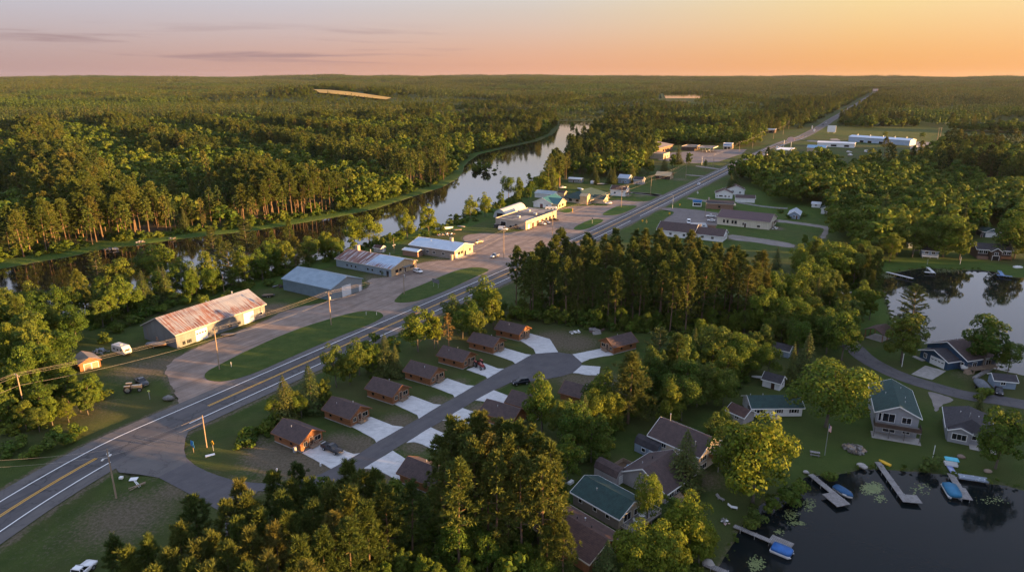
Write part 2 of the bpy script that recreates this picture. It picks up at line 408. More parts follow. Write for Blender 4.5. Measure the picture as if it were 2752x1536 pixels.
DRIVES = [qs('E2', [(960, 765), (1000, 745), (1310, 590), (1345, 612), (1640, 750), (1740, 782), (1830, 770), (1400, 1005), (1290, 940)]),
          qs('C2', [(75, 350), (215, 275), (380, 340), (460, 350), (255, 465), (240, 440)]),
          qs('B2', [(395, 1360), (520, 1295), (690, 1358), (742, 1364), (575 , 1468), (562, 1440)]),
          qs('B2', [(670, 1225), (790, 1165), (940, 1218), (990, 1222), (845, 1308), (832, 1288)]),
          qs('B2', [(935, 1100), (1060, 1050), (1170, 1092), (1215, 1093), (1090, 1167), (1076, 1150)]),
          qs('B2', [(1135, 985), (1225, 938), (1380, 984), (1420, 988), (1300, 1056), (1280, 1036)]),
          qs('B2', [(1335, 880), (1410, 828), (1560, 870), (1622, 968), (1455, 980), (1436, 942)]),
          qs('B2', [(1730, 985), (1970, 938), (2038, 990), (1960, 1000), (1860, 1020), (1800, 1046)]),
          qs('B2', [(1735, 1124), (1800, 1068), (1940, 1078), (1930, 1142), (1830, 1140), (1780, 1128)]),
          qs('B2', [(1000, 1330), (1140, 1255), (1255, 1300), (1237, 1408), (1100, 1345), (1040, 1335)]),
          qs('C2', [(752, 302), (905, 208), (1000, 240), (950, 330), (860, 300), (800, 296)]),
          qs('C2', [(482, 468), (665, 353), (780, 405), (700, 530), (600, 480), (540, 462)]),
          qs('C2', [(158, 662), (380, 528), (490, 600), (432, 762), (300, 690), (230, 665)])]
LROAD = smooth_poly(qs('B3', [(1240, 880), (1310, 950)]) + qs('E4', [(190, 470), (480, 630), (800, 765), (1150, 870), (1500, 975), (1800, 1040), (2150, 1080), (2700, 1180), (3400, 1300)]), 2, False)
LDRIVE = qs('E4', [(1090, 940), (1300, 1000), (1510, 1055), (1500, 1120), (1330, 1150), (1260, 1290), (1215, 1210), (1200, 1110)])
BDRIVE = qs('E4', [(880, 700), (1090, 572), (1400, 655), (1300, 720), (1190, 785), (1030, 745)])
FIELD = [far('A2', -220, 314), far('A2', 370, 311), far('A2', 330, 327), far('A2', 80, 333), far('A2', -170, 333)]
FLAKE = [far('A2', 2410, 311), far('A3', 60, 309), far('A3', 218, 318), far('A3', 190, 338), far('A3', 20, 352), far('A2', 2440, 345)]
MEADOW = qs('D3', [(1250, 655), (1500, 622), (2500, 642), (2520, 700), (2260, 740), (2230, 860), (1960, 860), (1940, 800), (1500, 780), (1020, 750), (820, 735), (600, 690), (300, 810), (480, 690), (760, 600)])

def sdist_water(x, y):
    """signed distance to the shore, negative in the water"""
    d = np.full(x.shape, 1e9)
    for p in WATERS:
        dd = dist_line(p, x, y, True); i = inside(p, x, y)
        d = np.minimum(d, np.where(i, -dd, dd))
    return d

# ---------------------------------------------------------------- ground
def axis(lo, hi, bands, far_):
    v = []
    edges = sorted(bands)
    x = lo
    while x < hi:
        st = min([b[2] for b in bands if b[0] <= x < b[1]] or [3.5]); v.append(x); x += st
    s = 4.0; a = [v[0]]; b = [v[-1]]
    while a[-1] > -far_: a.append(a[-1] - s); s = min(s * 1.12, 140)
    s = 4.0
    while b[-1] < far_: b.append(b[-1] + s); s = min(s * 1.12, 140)
    return np.array(a[:0:-1] + v + b[1:])
gx = axis(-330, 420, [(-140, 160, 1.6), (-330, 420, 3.2)], 12500)
gy = axis(50, 760, [(60, 330, 1.6), (50, 760, 3.2)], 12500)
gy = gy[gy > -900]
X, Y = np.meshgrid(gx, gy); X = X.ravel(); Y = Y.ravel()
Z = hills(X, Y)
near = (np.abs(X) < 700) & (Y < 1300) & (Y > -100)
sdw = np.full(X.shape, 999.0); sdw[near] = sdist_water(X[near], Y[near])
Z = np.where(sdw < 0, -.5 + .45 * np.maximum(sdw, -6), Z - .5 * np.exp(-np.maximum(sdw, 0) / 1.6))
# the waste ground gently heaves away from anything paved
Z = Z - 1.2 * np.exp(-((dist_line(HW[:60], X, Y) - 12) / 2.6) ** 2) * (Y < 900) * .35
nx, ny = len(gx), len(gy)
gm = bpy.data.meshes.new('ground')
idx = np.arange(nx * ny).reshape(ny, nx)
quads = np.stack([idx[:-1, :-1], idx[:-1, 1:], idx[1:, 1:], idx[1:, :-1]], -1).reshape(-1, 4)
def fill_mesh(me, co, quads):
    me.vertices.add(len(co)); me.vertices.foreach_set('co', np.ascontiguousarray(co, np.float32).ravel())
    n, k = quads.shape
    me.loops.add(n * k); me.loops.foreach_set('vertex_index', np.ascontiguousarray(quads, np.int32).ravel())
    me.polygons.add(n); me.polygons.foreach_set('loop_start', np.arange(0, n * k, k, dtype=np.int32)); me.polygons.foreach_set('loop_total', np.full(n, k, np.int32))
    me.update(calc_edges=True)
fill_mesh(gm, np.stack([X, Y, Z], 1), quads)
gm.polygons.foreach_set('use_smooth', np.ones(len(quads), bool))
def vattr(me, name, v):
    a = me.attributes.new(name, 'FLOAT', 'POINT'); a.data.foreach_set('value', np.ascontiguousarray(v, np.float32))
# bare earth
dirt = np.zeros(X.shape)
for (k, x, y, r, s) in [('E2', 500, 800, 5, 1), ('E2', 250, 620, 3, .7), ('E2', 750, 930, 5, 1), ('E2', 1150, 980, 4, 1), ('E2', 300, 950, 4, .6), ('E2', 1500, 600, 4, .8), ('E2', 1800, 650, 4, .9), ('C2', 120, 520, 4, .9), ('C2', 420, 310, 4, .8), ('B2', 720, 1330, 3, .7), ('B2', 880, 1190, 3, .6), ('B2', 1600, 880, 8, .8), ('B2', 1750, 900, 7, .8), ('B2', 1900, 1200, 6, .8), ('B2', 1750, 1170, 5, .7),
                        ('B1', 1100, 1100, 8, .7), ('B1', 1230, 1060, 7, .7), ('B1', 900, 1120, 4, .5), ('C1', 930, 1030, 8, .7), ('C1', 1300, 830, 4, .7), ('C1', 700, 200, 8, .5), ('C1', 500, 1200, 10, .35), ('C1', 850, 1080, 6, .5), ('B1', 2050, 640, 6, .8), ('E1', 700, 1030, 6, .6), ('E1', 1700, 790, 6, .6), ('E1', 300, 1410, 5, .8), ('C2', 1040, 225, 4, .8), ('C2', 730, 330, 4, .8), ('C2', 560, 490, 4, .7), ('C2', 260, 700, 5, .9), ('D1', 2230, 540, 5, .6), ('E5', 2200, 600, 4, .6), ('E4', 1700, 720, 4, .5), ('A1', 1150, 1290, 9, 1), ('A1', 660, 1380, 8, .6), ('D2', 700, 850, 9, .6), ('D4', 1690, 800, 4, 1)]:
    c = q(k, x, y); dirt = np.maximum(dirt, s * np.exp(-((X - c[0]) ** 2 + (Y - c[1]) ** 2) / (2 * r * r)))
shore = np.exp(-(np.maximum(sdw, 0) / 1.2) ** 2) * (sdw > -3); dirt = np.maximum(dirt, .55 * shore * np.where(sdist_water(X, Y) < 1e8, 1, 0) if False else .5 * shore)
rdist = dist_line(HW, X, Y)
dirt = np.maximum(dirt, .75 * np.exp(-((rdist - 8.0) / 1.0) ** 2))
dirt = np.maximum(dirt, .72 * np.exp(-(dist_line(smooth_poly(LOT, 1), X, Y, True) / 1.5) ** 2)); dirt = np.maximum(dirt, .55 * np.exp(-(dist_line(STREET_A, X, Y, True) / .9) ** 2))
for p_ in LANES + [RLOT, GLOT]: dirt = np.maximum(dirt, .6 * np.exp(-(dist_line(p_, X, Y, True) / 1.2) ** 2))
dirt[sdw < -1] = .8
fresh = np.zeros(X.shape)       # watered, mown grass
for poly, s in [(ISL[2], 1), (ISL[3], 1), (MEADOW, .8)]: fresh[inside(poly, X, Y)] = s
town = np.exp(-(((X - 130) / 110) ** 2 + ((Y - 440) / 110) ** 2)); fresh = np.maximum(fresh, .9 * town)
lk = np.exp(-(((X - 75) / 40) ** 2 + ((Y - 128) / 40) ** 2)); fresh = np.maximum(fresh, .55 * lk)
bank = (sdw > 0) & (sdw < 16) & (Y > 200) & (Y < 800); fresh[bank] = np.maximum(fresh[bank], .8)
vattr(gm, 'dirt', dirt); vattr(gm, 'fresh', fresh)
# ---------------------------------------------------------------- forest outline
FA = [(-1600, 200), q('B1', -500, 330), q('B1', 0, 290)] + [p + np.array([-6, 12]) for p in FARB[2:20]] + [FARB[20] + np.array([-14, 10])] + [p + np.array([-4, 14]) for p in FARB[21:]] + [(330, 1300), (-1600, 1300)]
FB = qs('A2', [(2080, 440), (2000, 475), (1930, 520), (1830, 610), (1700, 680), (1600, 760), (1530, 890), (1560, 930)], 13) + qs('D1', [(1010, 440), (1110, 330), (1420, 250), (1560, 290), (1900, 250), (2060, 330), (2110, 300)]) + qs('D2', [(150, 760), (250, 640), (330, 480), (200, 420), (220, 370), (460, 330), (900, 345), (1300, 340), (1420, 360), (1560, 360), (1720, 385), (1870, 330), (1960, 190), (2020, 150), (2160, 150), (2300, 100)]) + qs('D3', [(20, 640), (280, 655), (520, 545), (620, 500), (740, 450)]) + [(560, 1300), (330, 1300)]
FC = qs('D2', [(1520, 720), (1660, 600), (1800, 560), (1960, 520)], 10) + qs('D3', [(60, 1160), (200, 1130), (420, 1090), (600, 1090), (760, 1080), (960, 1130), (1150, 1120), (1300, 1060), (1500, 1080), (1800, 1040), (2000, 1060), (2160, 1010), (2300, 960), (2400, 860), (2574, 820)], 11) + [(1500, 700), (700, 250), (330, 250)] + qs('E3', [(2574, 420), (2250, 420), (2250, 240), (1960, 220), (1820, 330), (1800, 480), (1300, 560), (750, 560), (650, 700), (500, 850), (300, 760), (100, 600)]) + qs('D4', [(2574, 1000), (2510, 860), (2540, 700), (2400, 380), (2250, 400), (2100, 460), (1980, 470), (1700, 440), (1500, 330), (1480, 230), (1360, 240), (1340, 150), (1000, 90)])
FD = qs('D3', [(760, 590), (840, 670), (1240, 672), (1500, 625), (2530, 645), (2700, 700)]) + [(1500, 700), (1700, 1300), (730, 1300), (560, 1090)]
FE = [(118, 20), (150, -60), (420, -140), (440, 255), (235, 250), (190, 180), (160, 120)]          # beyond the lakes, towards the sun
GROVE = qs('B2', [(1190, 700), (1330, 745), (1480, 740), (1640, 752), (1800, 762), (1990, 820), (2180, 835), (2330, 830)]) + qs('B3', [(60, 830), (300, 800), (480, 835), (560, 760)]) + qs('B3', [(740, 330), (640, 240), (400, 190), (150, 150), (30, 120)], 19) + qs('B2', [(2350, 120), (2200, 130), (1900, 110), (1700, 120), (1450, 190), (1280, 290), (1200, 380)], 19)
FORESTS = [FA, FB, FC, FD]
HWA = np.array(HW)

def forest_mask(x, y):
    m = np.zeros(x.shape, bool)
    for p in FORESTS: m |= inside(p, x, y)
    m |= (np.hypot(x, y) >= 1290) | (y > 1295)
    m &= dist_line(HWA, x, y) > np.where(y > 900, 24, 17)
    for p, d in ((FIELD, 10), (FLAKE, 8)): m &= ~(inside(p, x, y) | (dist_line(p, x, y, True) < d))
    m &= ~inside(MEADOW, x, y)
    nearm = np.hypot(x, y) < 1500
    if nearm.any():
        s = np.full(x.shape, 99.0); s[nearm] = sdist_water(x[nearm], y[nearm]); m &= s > 6
    return m

def pineness(x, y):
    return .5 + .5 * np.sin(x / 61 + 1.7 + 1.5 * np.sin(y / 83)) * np.sin(y / 71 + .6 + np.sin(x / 117)) + .25 * np.sin(x / 23 + y / 31)

def in_view(x, y, pad=.1):
    return (y > 10) & (np.abs(x) < (y + 25) * (.78 + pad))

# ---------------------------------------------------------------- tree meshes
def rand_dirs(n, rng, zmin=-1.0):
    z = rng.uniform(zmin, 1, n); a = rng.uniform(0, 2 * np.pi, n); r = np.sqrt(1 - z * z)
    return np.stack([r * np.cos(a), r * np.sin(a), z], 1)

def cards(c, nrm, sz, rng, asp=1.0, up=None):
    """one small four-cornered leaf spray per row: centres, normals, sizes"""
    n = len(c); nrm = nrm / np.linalg.norm(nrm, axis=1, keepdims=True)
    t = rng.normal(size=(n, 3)) if up is None else up + rng.normal(scale=.15, size=(n, 3))
    t -= nrm * np.sum(t * nrm, 1, keepdims=True); t /= np.maximum(np.linalg.norm(t, axis=1, keepdims=True), 1e-6)
    b = np.cross(nrm, t); s = np.broadcast_to(np.asarray(sz, float), (n,))[:, None] * .5
    j = lambda: rng.uniform(.55, 1.15, (n, 1))
    v = np.stack([c + t * s * j(), c + b * s * asp * j(), c - t * s * j(), c - b * s * asp * j()], 1)
    return v.reshape(-1, 3)

def tuft(c, ax, L, wid, k, rng, spread=.9):
    """needle sprays fanning from points c round axes ax, k blades each"""
    n = len(c); c = np.repeat(c, k, 0); a = np.repeat(ax, k, 0)
    d = a + rng.normal(scale=spread, size=(n * k, 3)); d /= np.linalg.norm(d, axis=1, keepdims=True)
    ln = L * rng.uniform(.6, 1.1, (n * k, 1)); nn = np.cross(d, rng.normal(size=(n * k, 3)))
    b = nn / np.maximum(np.linalg.norm(nn, axis=1, keepdims=True), 1e-6) * wid * .5
    v = np.stack([c + d * ln * .1, c + d * ln * .55 + b, c + d * ln, c + d * ln * .55 - b], 1)
    return v.reshape(-1, 3)

def card_mesh(name, v, m, tints=None):
    me = bpy.data.meshes.new(name); fill_mesh(me, v, np.arange(len(v)).reshape(-1, 4)); me.materials.append(m)
    if tints is not None: vattr(me, 'tint', tints)
    return me

def broad_cards(h, r, rng, n, size, low=.28, tall=1.0):
    cz = h * (low + 1) / 2; rz = h * (1 - low) / 2
    nb = max(7, int(n / 110)); nb = min(nb, 46)
    d = rand_dirs(nb, rng, -.75); k = rng.uniform(.40, .98, (nb, 1)); bc = d * k * np.array([r, r, rz]) + [0, 0, cz]
    # narrower at the foot and the top
    br = r * rng.uniform(.18, .44, nb) * (1.0 if nb > 9 else 1.35)
    bc = np.vstack([bc, [[0, 0, cz + rz * .5], [0, 0, cz - rz * .1]]]); br = np.append(br, [r * .42, r * .55])
    wts = br ** 2 / np.sum(br ** 2); own = rng.choice(len(bc), n, p=wts)
    dd = rand_dirs(n, rng, -.65); out = (bc[own] - [0, 0, cz]); out /= np.linalg.norm(out, axis=1, keepdims=True) + .2
    dd = dd + out * .5; dd /= np.linalg.norm(dd, axis=1, keepdims=True)
    c = bc[own] + dd * (br[own] * rng.uniform(.72, 1.08, n))[:, None] * np.array([1, 1, .85])
    nm = dd + rng.normal(scale=.45, size=(n, 3)); nm[:, 2] += .25
    return cards(c, nm, size * rng.uniform(.45, 1.5, n), rng)

def pine_cards(h, r, rng, nbr, nt_, k, L, wid, start=.45, spread=.62):
    cs, ax = [], []
    for i in range(nbr):
        t = (i + rng.uniform(0, 1)) / nbr; z = h * (start + (1 - start) * t ** .9)
        prof = (1 - t) ** .72 * min(1, .5 + t / .3)
        ln = r * (.16 + 1.0 * prof) * rng.uniform(.55, 1.12) * (1.0 if t < .9 else .55)
        a = i * 2.4 + rng.uniform(-.5, .5); el = -.12 + .75 * t + rng.uniform(-.12, .12)
        d = np.array([math.cos(a) * math.cos(el), math.sin(a) * math.cos(el), math.sin(el)])
        for j in range(nt_):
            s = (.38 + .62 * (j + 1) / nt_) * ln
            p = d * s + np.array([0, 0, z + .12 * s * s / max(r, .1)]) + rng.normal(scale=.22 * r / 2.6, size=3)
            cs.append(p); ax.append(d * .45 + np.array([0, 0, .75]))
    for t in (.94, .97, 1.0):
        cs.append(np.array([0, 0, h * t])); ax.append(np.array([0, 0, 1.0]))
    return tuft(np.array(cs), np.array(ax), L, wid, k, rng, spread)

def spruce_cards(h, r, rng, n, L=.8, wid=.42, start=.08):
    t = rng.uniform(0, 1, n) ** 1.35; z = h * (start + (1 - start) * t)
    step = h / 22.0; z = np.round(z / step) * step + rng.normal(scale=.08 * step, size=n)
    t = np.clip((z / h - start) / (1 - start), 0, 1)
    ww = r * (1 - t) ** .9 + .12; a = np.floor(rng.uniform(0, 11, n)) * 2 * np.pi / 11 + z * 3.1 + rng.normal(scale=.13, size=n)
    s = np.sqrt(rng.uniform(.1, 1, n)) * ww * (1 + .22 * np.sin(a * 3 + z))
    c = np.stack([np.cos(a) * s, np.sin(a) * s, z - .32 * s + .07 * s * s], 1)
    d = np.stack([np.cos(a), np.sin(a), np.full(n, -.12)], 1) + rng.normal(scale=.35, size=(n, 3))
    nm = np.stack([np.cos(a) * .5, np.sin(a) * .5, np.full(n, .9)], 1) + rng.normal(scale=.3, size=(n, 3))
    return cards(c, nm, L * rng.uniform(.6, 1.2, n) * (.45 + .7 * (1 - t)), rng, wid / .8 * .9, d)

def plume_cards(h, r, rng, nbr, per, size, start=.2):
    """white pine: long level plumes"""
    out = []
    for i in range(nbr):
        t = i / nbr; z = h * (start + (1 - start) * t)
        ln = r * ((1 - t) ** .6 * .95 + .16) * rng.uniform(.7, 1.15); a = i * 2.4 + rng.uniform(-.4, .4); el = .02 + .75 * t ** 1.6
        s = np.sqrt(rng.uniform(.06, 1, per)) * ln; side = rng.normal(scale=.17, size=per) * (.4 + s)
        dx, dy = math.cos(a), math.sin(a)
        c = np.stack([dx * s - dy * side, dy * s + dx * side, z + s * math.sin(el) + .05 * s * s / max(r, 1) * 2 - .16 * np.abs(side)], 1)
        nm = np.stack([np.full(per, -dx * .3), np.full(per, -dy * .3), np.ones(per)], 1) + rng.normal(scale=.45, size=(per, 3))
        d = np.tile([dx, dy, .35], (per, 1)) + rng.normal(scale=.5, size=(per, 3))
        out.append(cards(c, nm, size * rng.uniform(.6, 1.2, per), rng, .5, d))
    return np.vstack(out)

def trunk_mesh(name, h, r0, m, rng, limbs=0, lz=(.35, .8), lr=2.5, top=.95, up=.6, bend=.012):
    mb = MB(); ph = rng.uniform(0, 6)
    axis_ = lambda t: Vector((math.sin(t * 3 + ph) * h * bend, math.cos(t * 2.3 + ph) * h * bend, h * t))
    ts = [-.02, .03, .2, .4, .6, .8, top]
    mb.tube([axis_(t) for t in ts], [r0 * 1.35, r0, r0 * .85, r0 * .68, r0 * .5, r0 * .32, r0 * .12], 7)
    for i in range(limbs):
        t = lz[0] + (lz[1] - lz[0]) * (i + rng.uniform(0, .9)) / limbs; a = i * 2.4 + rng.uniform(-.4, .4); p = axis_(t)
        L = lr * rng.uniform(.6, 1.0); e = Vector((math.cos(a) * L, math.sin(a) * L, L * up * rng.uniform(.6, 1.3)))
        rr = r0 * (1 - t) * .55 + .02
        mb.tube([p, p + e * .5 + Vector((0, 0, -.03 * L)), p + e], [rr, rr * .7, rr * .25], 5)
    return mb.mesh(name, m, True)

G = lambda s: np.random.default_rng(s)
KIND = {}
def reg(key, nm, label_kind, h, crown, trunk):
    KIND.setdefault(key, []).append(dict(name=nm, h=h, crown=crown, trunk=trunk))
for i in range(5):     # red pine
    h, r = 20.0, 2.7 + .22 * i
    reg('pine', 'pine_tree', 'pine', h, card_mesh('pine_crown', pine_cards(h, r, G(i), 40 + 4 * i, 4, 20, .95, .19, (.30, .46, .22, .50, .36)[i]), FOL['pine']), trunk_mesh('pine_trunk', h, .24, BARK, G(i + 50), 14, (.36, .9), 1.7, .97, .25))
for i in range(4):     # young bushy pine of the near stand
    h, r = 13.0, 2.7 + .2 * i
    reg('bushy', 'pine_tree', 'pine', h, card_mesh('pine_crown', pine_cards(h, r, G(i + 9), 58, 4, 30, .95, .10, .1, .5), FOL['pine']), trunk_mesh('pine_trunk', h, .2, BARK, G(i + 60), 8, (.2, .8), 1.5, .96, .3))
for i in range(6):     # broadleaf
    h = 14.0; r = (4.6, 5.2, 4.0, 5.6, 4.4, 3.5)[i]
    reg('broad', 'broadleaf_tree', 'broadleaf', h, card_mesh('leaf_crown', broad_cards(h, r, G(i + 20), 6500, .44, (.06, .1, .03, .12, .04, .05)[i]), FOL['broad']), trunk_mesh('leaf_trunk', h, .26, BARK_G, G(i + 70), 9, (.25, .7), r * .75, .85, .8, .02))
for i in range(2):     # bright yellow-green broadleaf
    h = 12.0; r = (3.7, 4.4)[i]
    reg('bright', 'broadleaf_tree', 'broadleaf', h, card_mesh('leaf_crown', broad_cards(h, r, G(i + 30), 6000, .40, (.05, .08)[i]), FOL['bright']), trunk_mesh('leaf_trunk', h, .22, BARK_G, G(i + 80), 8, (.2, .7), r * .7, .85, .8, .02))
for i in range(3):
    h, r = 13.0, (2.7, 3.3, 2.2)[i]
    reg('spruce', 'spruce_tree', 'spruce', h, card_mesh('spruce_crown', spruce_cards(h, r, G(i + 40), 3000), FOL['spruce']), trunk_mesh('spruce_trunk', h, .2, BARK_G, G(i + 90)))
for i in range(2):
    h, r = 17.0, (5.0, 4.3)[i]
    reg('plume', 'white_pine_tree', 'white pine', h, card_mesh('plume_crown', plume_cards(h, r, G(i + 45), 56, 120, .72), FOL['spruce']), trunk_mesh('plume_trunk', h, .27, BARK_G, G(i + 95), 20, (.15, .9), 2.6, .97, .3))
h = 11.0
reg('sparse', 'pine_tree', 'pine', h, card_mesh('pine_crown', pine_cards(h, 2.2, G(99), 20, 3, 10, .8, .2, .4), FOL['brown']), trunk_mesh('pine_trunk', h, .15, BARK, G(98), 16, (.3, .92), 1.5, .97, .4))
reg('dead', 'dead_tree', 'dead tree', 12.0, None, trunk_mesh('dead_trunk', 12.0, .2, BARK_G, G(97), 26, (.25, .95), 2.6, .98, .9, .03))
for i in range(3):
    reg('shrub', 'shrub', 'shrub', 2.6, card_mesh('leaf_foliage', broad_cards(2.6, 1.7, G(i + 33), 620, .42, -.05), FOL['broad']), None)
TREES = []
def tree(key, x, y, h, label, group=None, wide=1.0, cat=None, var=None, tilt=0.0):
    ks = KIND[key]; k = ks[rnd.randrange(len(ks)) if var is None else var % len(ks)]
    s = h / k['h']; o = empty(k['name'], (x, y, float(hills(np.array(x), np.array(y))) - .05), rnd.uniform(0, 6.28), label, cat or ('shrub' if key == 'shrub' else 'tree'), group)
    o.scale = (s * wide, s * wide, s)
    if tilt: o.rotation_euler[0] = tilt
    if k['trunk']: new_obj('trunk', k['trunk'], o)
    if k['crown']: new_obj('crown' if key != 'shrub' else 'foliage', k['crown'], o)
    TREES.append((x, y, h)); return o

def top(k, x, y, h):
    return q(k, x, y, h)
# ---------------------------------------------------------------- trees one can tell apart
def T(key, k, pts, h, label, group=None, wide=1.0, jit=.12):
    for i, p in enumerate(pts):
        hh = (p[2] if len(p) > 2 else h); x, y = top(k, p[0], p[1], hh)
        tree(key, x, y, hh, label, group if len(pts) > 1 or group else None, (p[3] if len(p) > 3 else wide) * rnd.uniform(1 - jit * .5, 1 + jit * .5))

# near stand of young pines at the lower edge
T('bushy', 'C1', [(1440, 885)], 14, 'bushy young pine at the tip of the stand beside the asphalt junction', wide=1.15)
T('bushy', 'C1', [(850, 1210)], 13, 'young pine leaning over the grass corner by the parked car', wide=1.1)
T('bushy', 'C1', [(1345, 1095), (1105, 1215), (1590, 1170), (2045, 700), (1800, 785), (2185, 765), (1860, 880), (2110, 870), (2330, 775), (2350, 930), (1880, 1150), (2060, 1110), (1410, 1385), (2500, 1010), (2480, 800), (1690, 930), (2250, 1220), (1700, 1250), (950, 1290), (1560, 1410), (2150, 1020), (1950, 1000), (2420, 1150), (1780, 1060), (2000, 1330), (1250, 1290), (1150, 1420), (1850, 1400), (2300, 1400), (1480, 1230), (2230, 640, 12)], 14.5, 'bushy young pine inside the stand south of the cabin street', 'young pines of the stand in front of the cabin street', .95)
T('bushy', 'C2', [(150, 715), (240, 690), (40, 640), (60, 830), (310, 800), (40, 1060), (170, 950)], 15, 'bushy young pine inside the stand south of the cabin street', 'young pines of the stand in front of the cabin street', 1.05)
T('pine', 'C2', [(510, 780)], 14, 'lone slim pine with a bare trunk between the two pine stands', wide=1.25)
# tall pines in the middle
T('pine', 'C2', [(820, 285), (890, 330), (1000, 262), (1050, 250), (940, 420), (1180, 300), (1240, 330), (1310, 335), (980, 480), (1100, 440), (1420, 365), (1480, 420), (1250, 450), (720, 430, 18), (1560, 470), (760, 560, 18), (1350, 560), (1150, 560), (1500, 600), (870, 620), (1600, 640, 19)], 21, 'tall pine in the dense clump below the dead end street', 'tall pines of the clump beside the lakeside houses', 1.05)
T('broad', 'C2', [(870, 1005)], 10, 'bright green tree at the foot of the tall pine clump', wide=.85)
T('broad', 'C2', [(800, 1090, 7), (1090, 1110, 9), (1190, 1180, 6), (1380, 1195, 6.5), (980, 1090, 8), (440, 1240, 7), (600, 1290, 7), (300, 1330, 7), (1230, 1330, 6), (700, 1380, 6), (1500, 1330, 6), (900, 1330, 6)], 7, 'small leafy tree in the undergrowth below the tall pine clump', 'small trees under the tall pine clump', .8)
T('bushy', 'C2', [(1600, 965, 12), (1670, 1090, 11), (1540, 1120, 10)], 11, 'small pine between the tall clump and the brown roofed house', 'small pines behind the brown roof', .9)
T('broad', 'B2', [(1500, 1125)], 15, 'tall conical leafy tree hiding the middle cabin across the street', wide=.85)
T('broad', 'B2', [(1790, 1345, 11), (1660, 1330, 10)], 11, 'leafy tree behind the tall conical tree, above the pine clump', 'leafy trees between the pine clump and the lake houses', .9)
T('broad', 'C2', [(1740, 165, 12), (1890, 225, 12), (1960, 330, 9), (1700, 420, 10)], 11, 'leafy tree behind the tall conical tree, above the pine clump', 'leafy trees between the pine clump and the lake houses', .85)
T('bushy', 'B2', [(2180, 1005)], 17, 'large pale bushy pine behind the last driveway', wide=1.35)
T('broad', 'B2', [(1960, 1085)], 13, 'round leafy tree beside the large pale pine', wide=.9)
T('plume', 'B2', [(2390, 795)], 16, 'broad feathery pine beside the cabin at the dead end', wide=1.0)
T('broad', 'B2', [(2560, 960, 13), (2480, 1160, 12)], 12, 'leafy tree crowding the feathery pine by the dead end', 'leafy trees by the feathery pine', .85)
# between highway and cabins
T('bright', 'B2', [(560, 640)], 13.5, 'bright yellow-green tree behind the third cabin from the circle', wide=1.0)
T('bright', 'B2', [(680, 660)], 12, 'narrow yellow-green tree touching the bright one behind the cabins', wide=.6)
T('sparse', 'B2', [(790, 692)], 12, 'thin brownish pine with few branches behind the cabins')
T('dead', 'B2', [(712, 735)], 9, 'bare grey dead tree between the bright tree and thin pine')
T('broad', 'B2', [(1060, 390)], 16, 'dark green tree covering the highway edge beside the pine grove', wide=.9)
T('broad', 'B2', [(830, 530, 12.5), (960, 545, 12.5), (1130, 500, 13), (900, 640, 10), (1010, 640, 11)], 12, 'dark leafy tree between the highway and the upper cabins', 'dark trees along the highway by the cabins', .85)
T('spruce', 'B2', [(310, 828)], 12, 'pointed spruce beside the highway behind the middle cabins', wide=1.2)
T('spruce', 'B2', [(390, 905)], 9.5, 'short spruce in front of the pointed one by the highway', wide=1.2)
T('broad', 'B2', [(110, 858, 11), (215, 880, 10), (40, 950, 10)], 10, 'round olive tree along the highway behind the middle cabins', 'olive trees behind the middle cabins', .95)
T('broad', 'B1', [(2500, 912, 12)], 12, 'olive tree overhanging the highway edge behind the second cabin', wide=.7)
T('spruce', 'B1', [(2118, 1138)], 11.5, 'pointed dark spruce nearest the junction, behind the first cabin', wide=1.3)
T('spruce', 'B1', [(2310, 1055)], 12.5, 'taller dark spruce behind the second cabin by the highway', wide=1.25)
T('broad', 'B1', [(2050, 1310, 6), (2420, 1140, 9), (2180, 1240, 7), (2250, 1290, 6)], 7, 'small leafy tree at the feet of the two spruces', 'small trees by the two spruces', .8)
# river side, left
T('plume', 'B1', [(700, 205)], 16, 'feathery pine standing over the dark river at the bend')
T('plume', 'B1', [(1580, 25)], 17, 'level branched pine leaning over the dark river', wide=.9)
T('plume', 'B1', [(1830, -35)], 18, 'largest feathery pine on the near river bank', wide=1.1)
T('pine', 'B1', [(2165, -20)], 17, 'slim pine with a bare orange trunk on the near river bank')
T('bushy', 'B1', [(1650, 115)], 15, 'brownish pine behind the far end of the rusty shed', wide=.8)
T('spruce', 'B1', [(1505, 225)], 13, 'thin grey-green spruce behind the long rusty shed', wide=.8)
T('bushy', 'B1', [(2040, 70)], 14, 'brownish bushy pine behind the blue-grey shed', wide=.9)
T('broad', 'B1', [(860, 245, 16), (600, 385, 13), (910, 395, 14), (1170, 165, 15), (1050, 190, 13), (200, 435, 13), (70, 490, 12), (350, 590, 12), (180, 655, 15), (60, 700, 13), (1340, 260, 11), (2430, 55, 13), (2310, 100, 12), (520, 620, 12), (740, 560, 10), (1020, 470, 10), (1200, 350, 10), (280, 760, 12), (400, 800, 12), (-60, 560, 14), (500, 480, 12)], 13, 'leafy tree on the near river bank behind the sheds', 'leafy trees on the near river bank', .95)
T('broad', 'B1', [(20, 1035, 12), (120, 1100, 11), (270, 1160, 10), (640, 1120, 10), (560, 1190, 8), (620, 1240, 7), (30, 1260, 9), (400, 980, 12), (200, 900, 12), (470, 1100, 9), (350, 1280, 8), (150, 1320, 8), (-80, 1150, 12), (480, 1320, 6), (260, 1390, 6)], 10, 'leafy tree in the thicket around the small wood shed', 'trees of the thicket by the wood shed', .9)
T('shrub', 'B1', [(1300, 570), (1400, 545), (1210, 610), (1110, 640), (1000, 690), (870, 760), (1520, 540), (740, 1240), (1850, 440), (2000, 420), (950, 600), (2150, 340), (1700, 510), (1900, 300), (780, 830)], 2.8, 'leafy bush in the rough strip behind the sheds', 'bushes behind the sheds', 1.3)
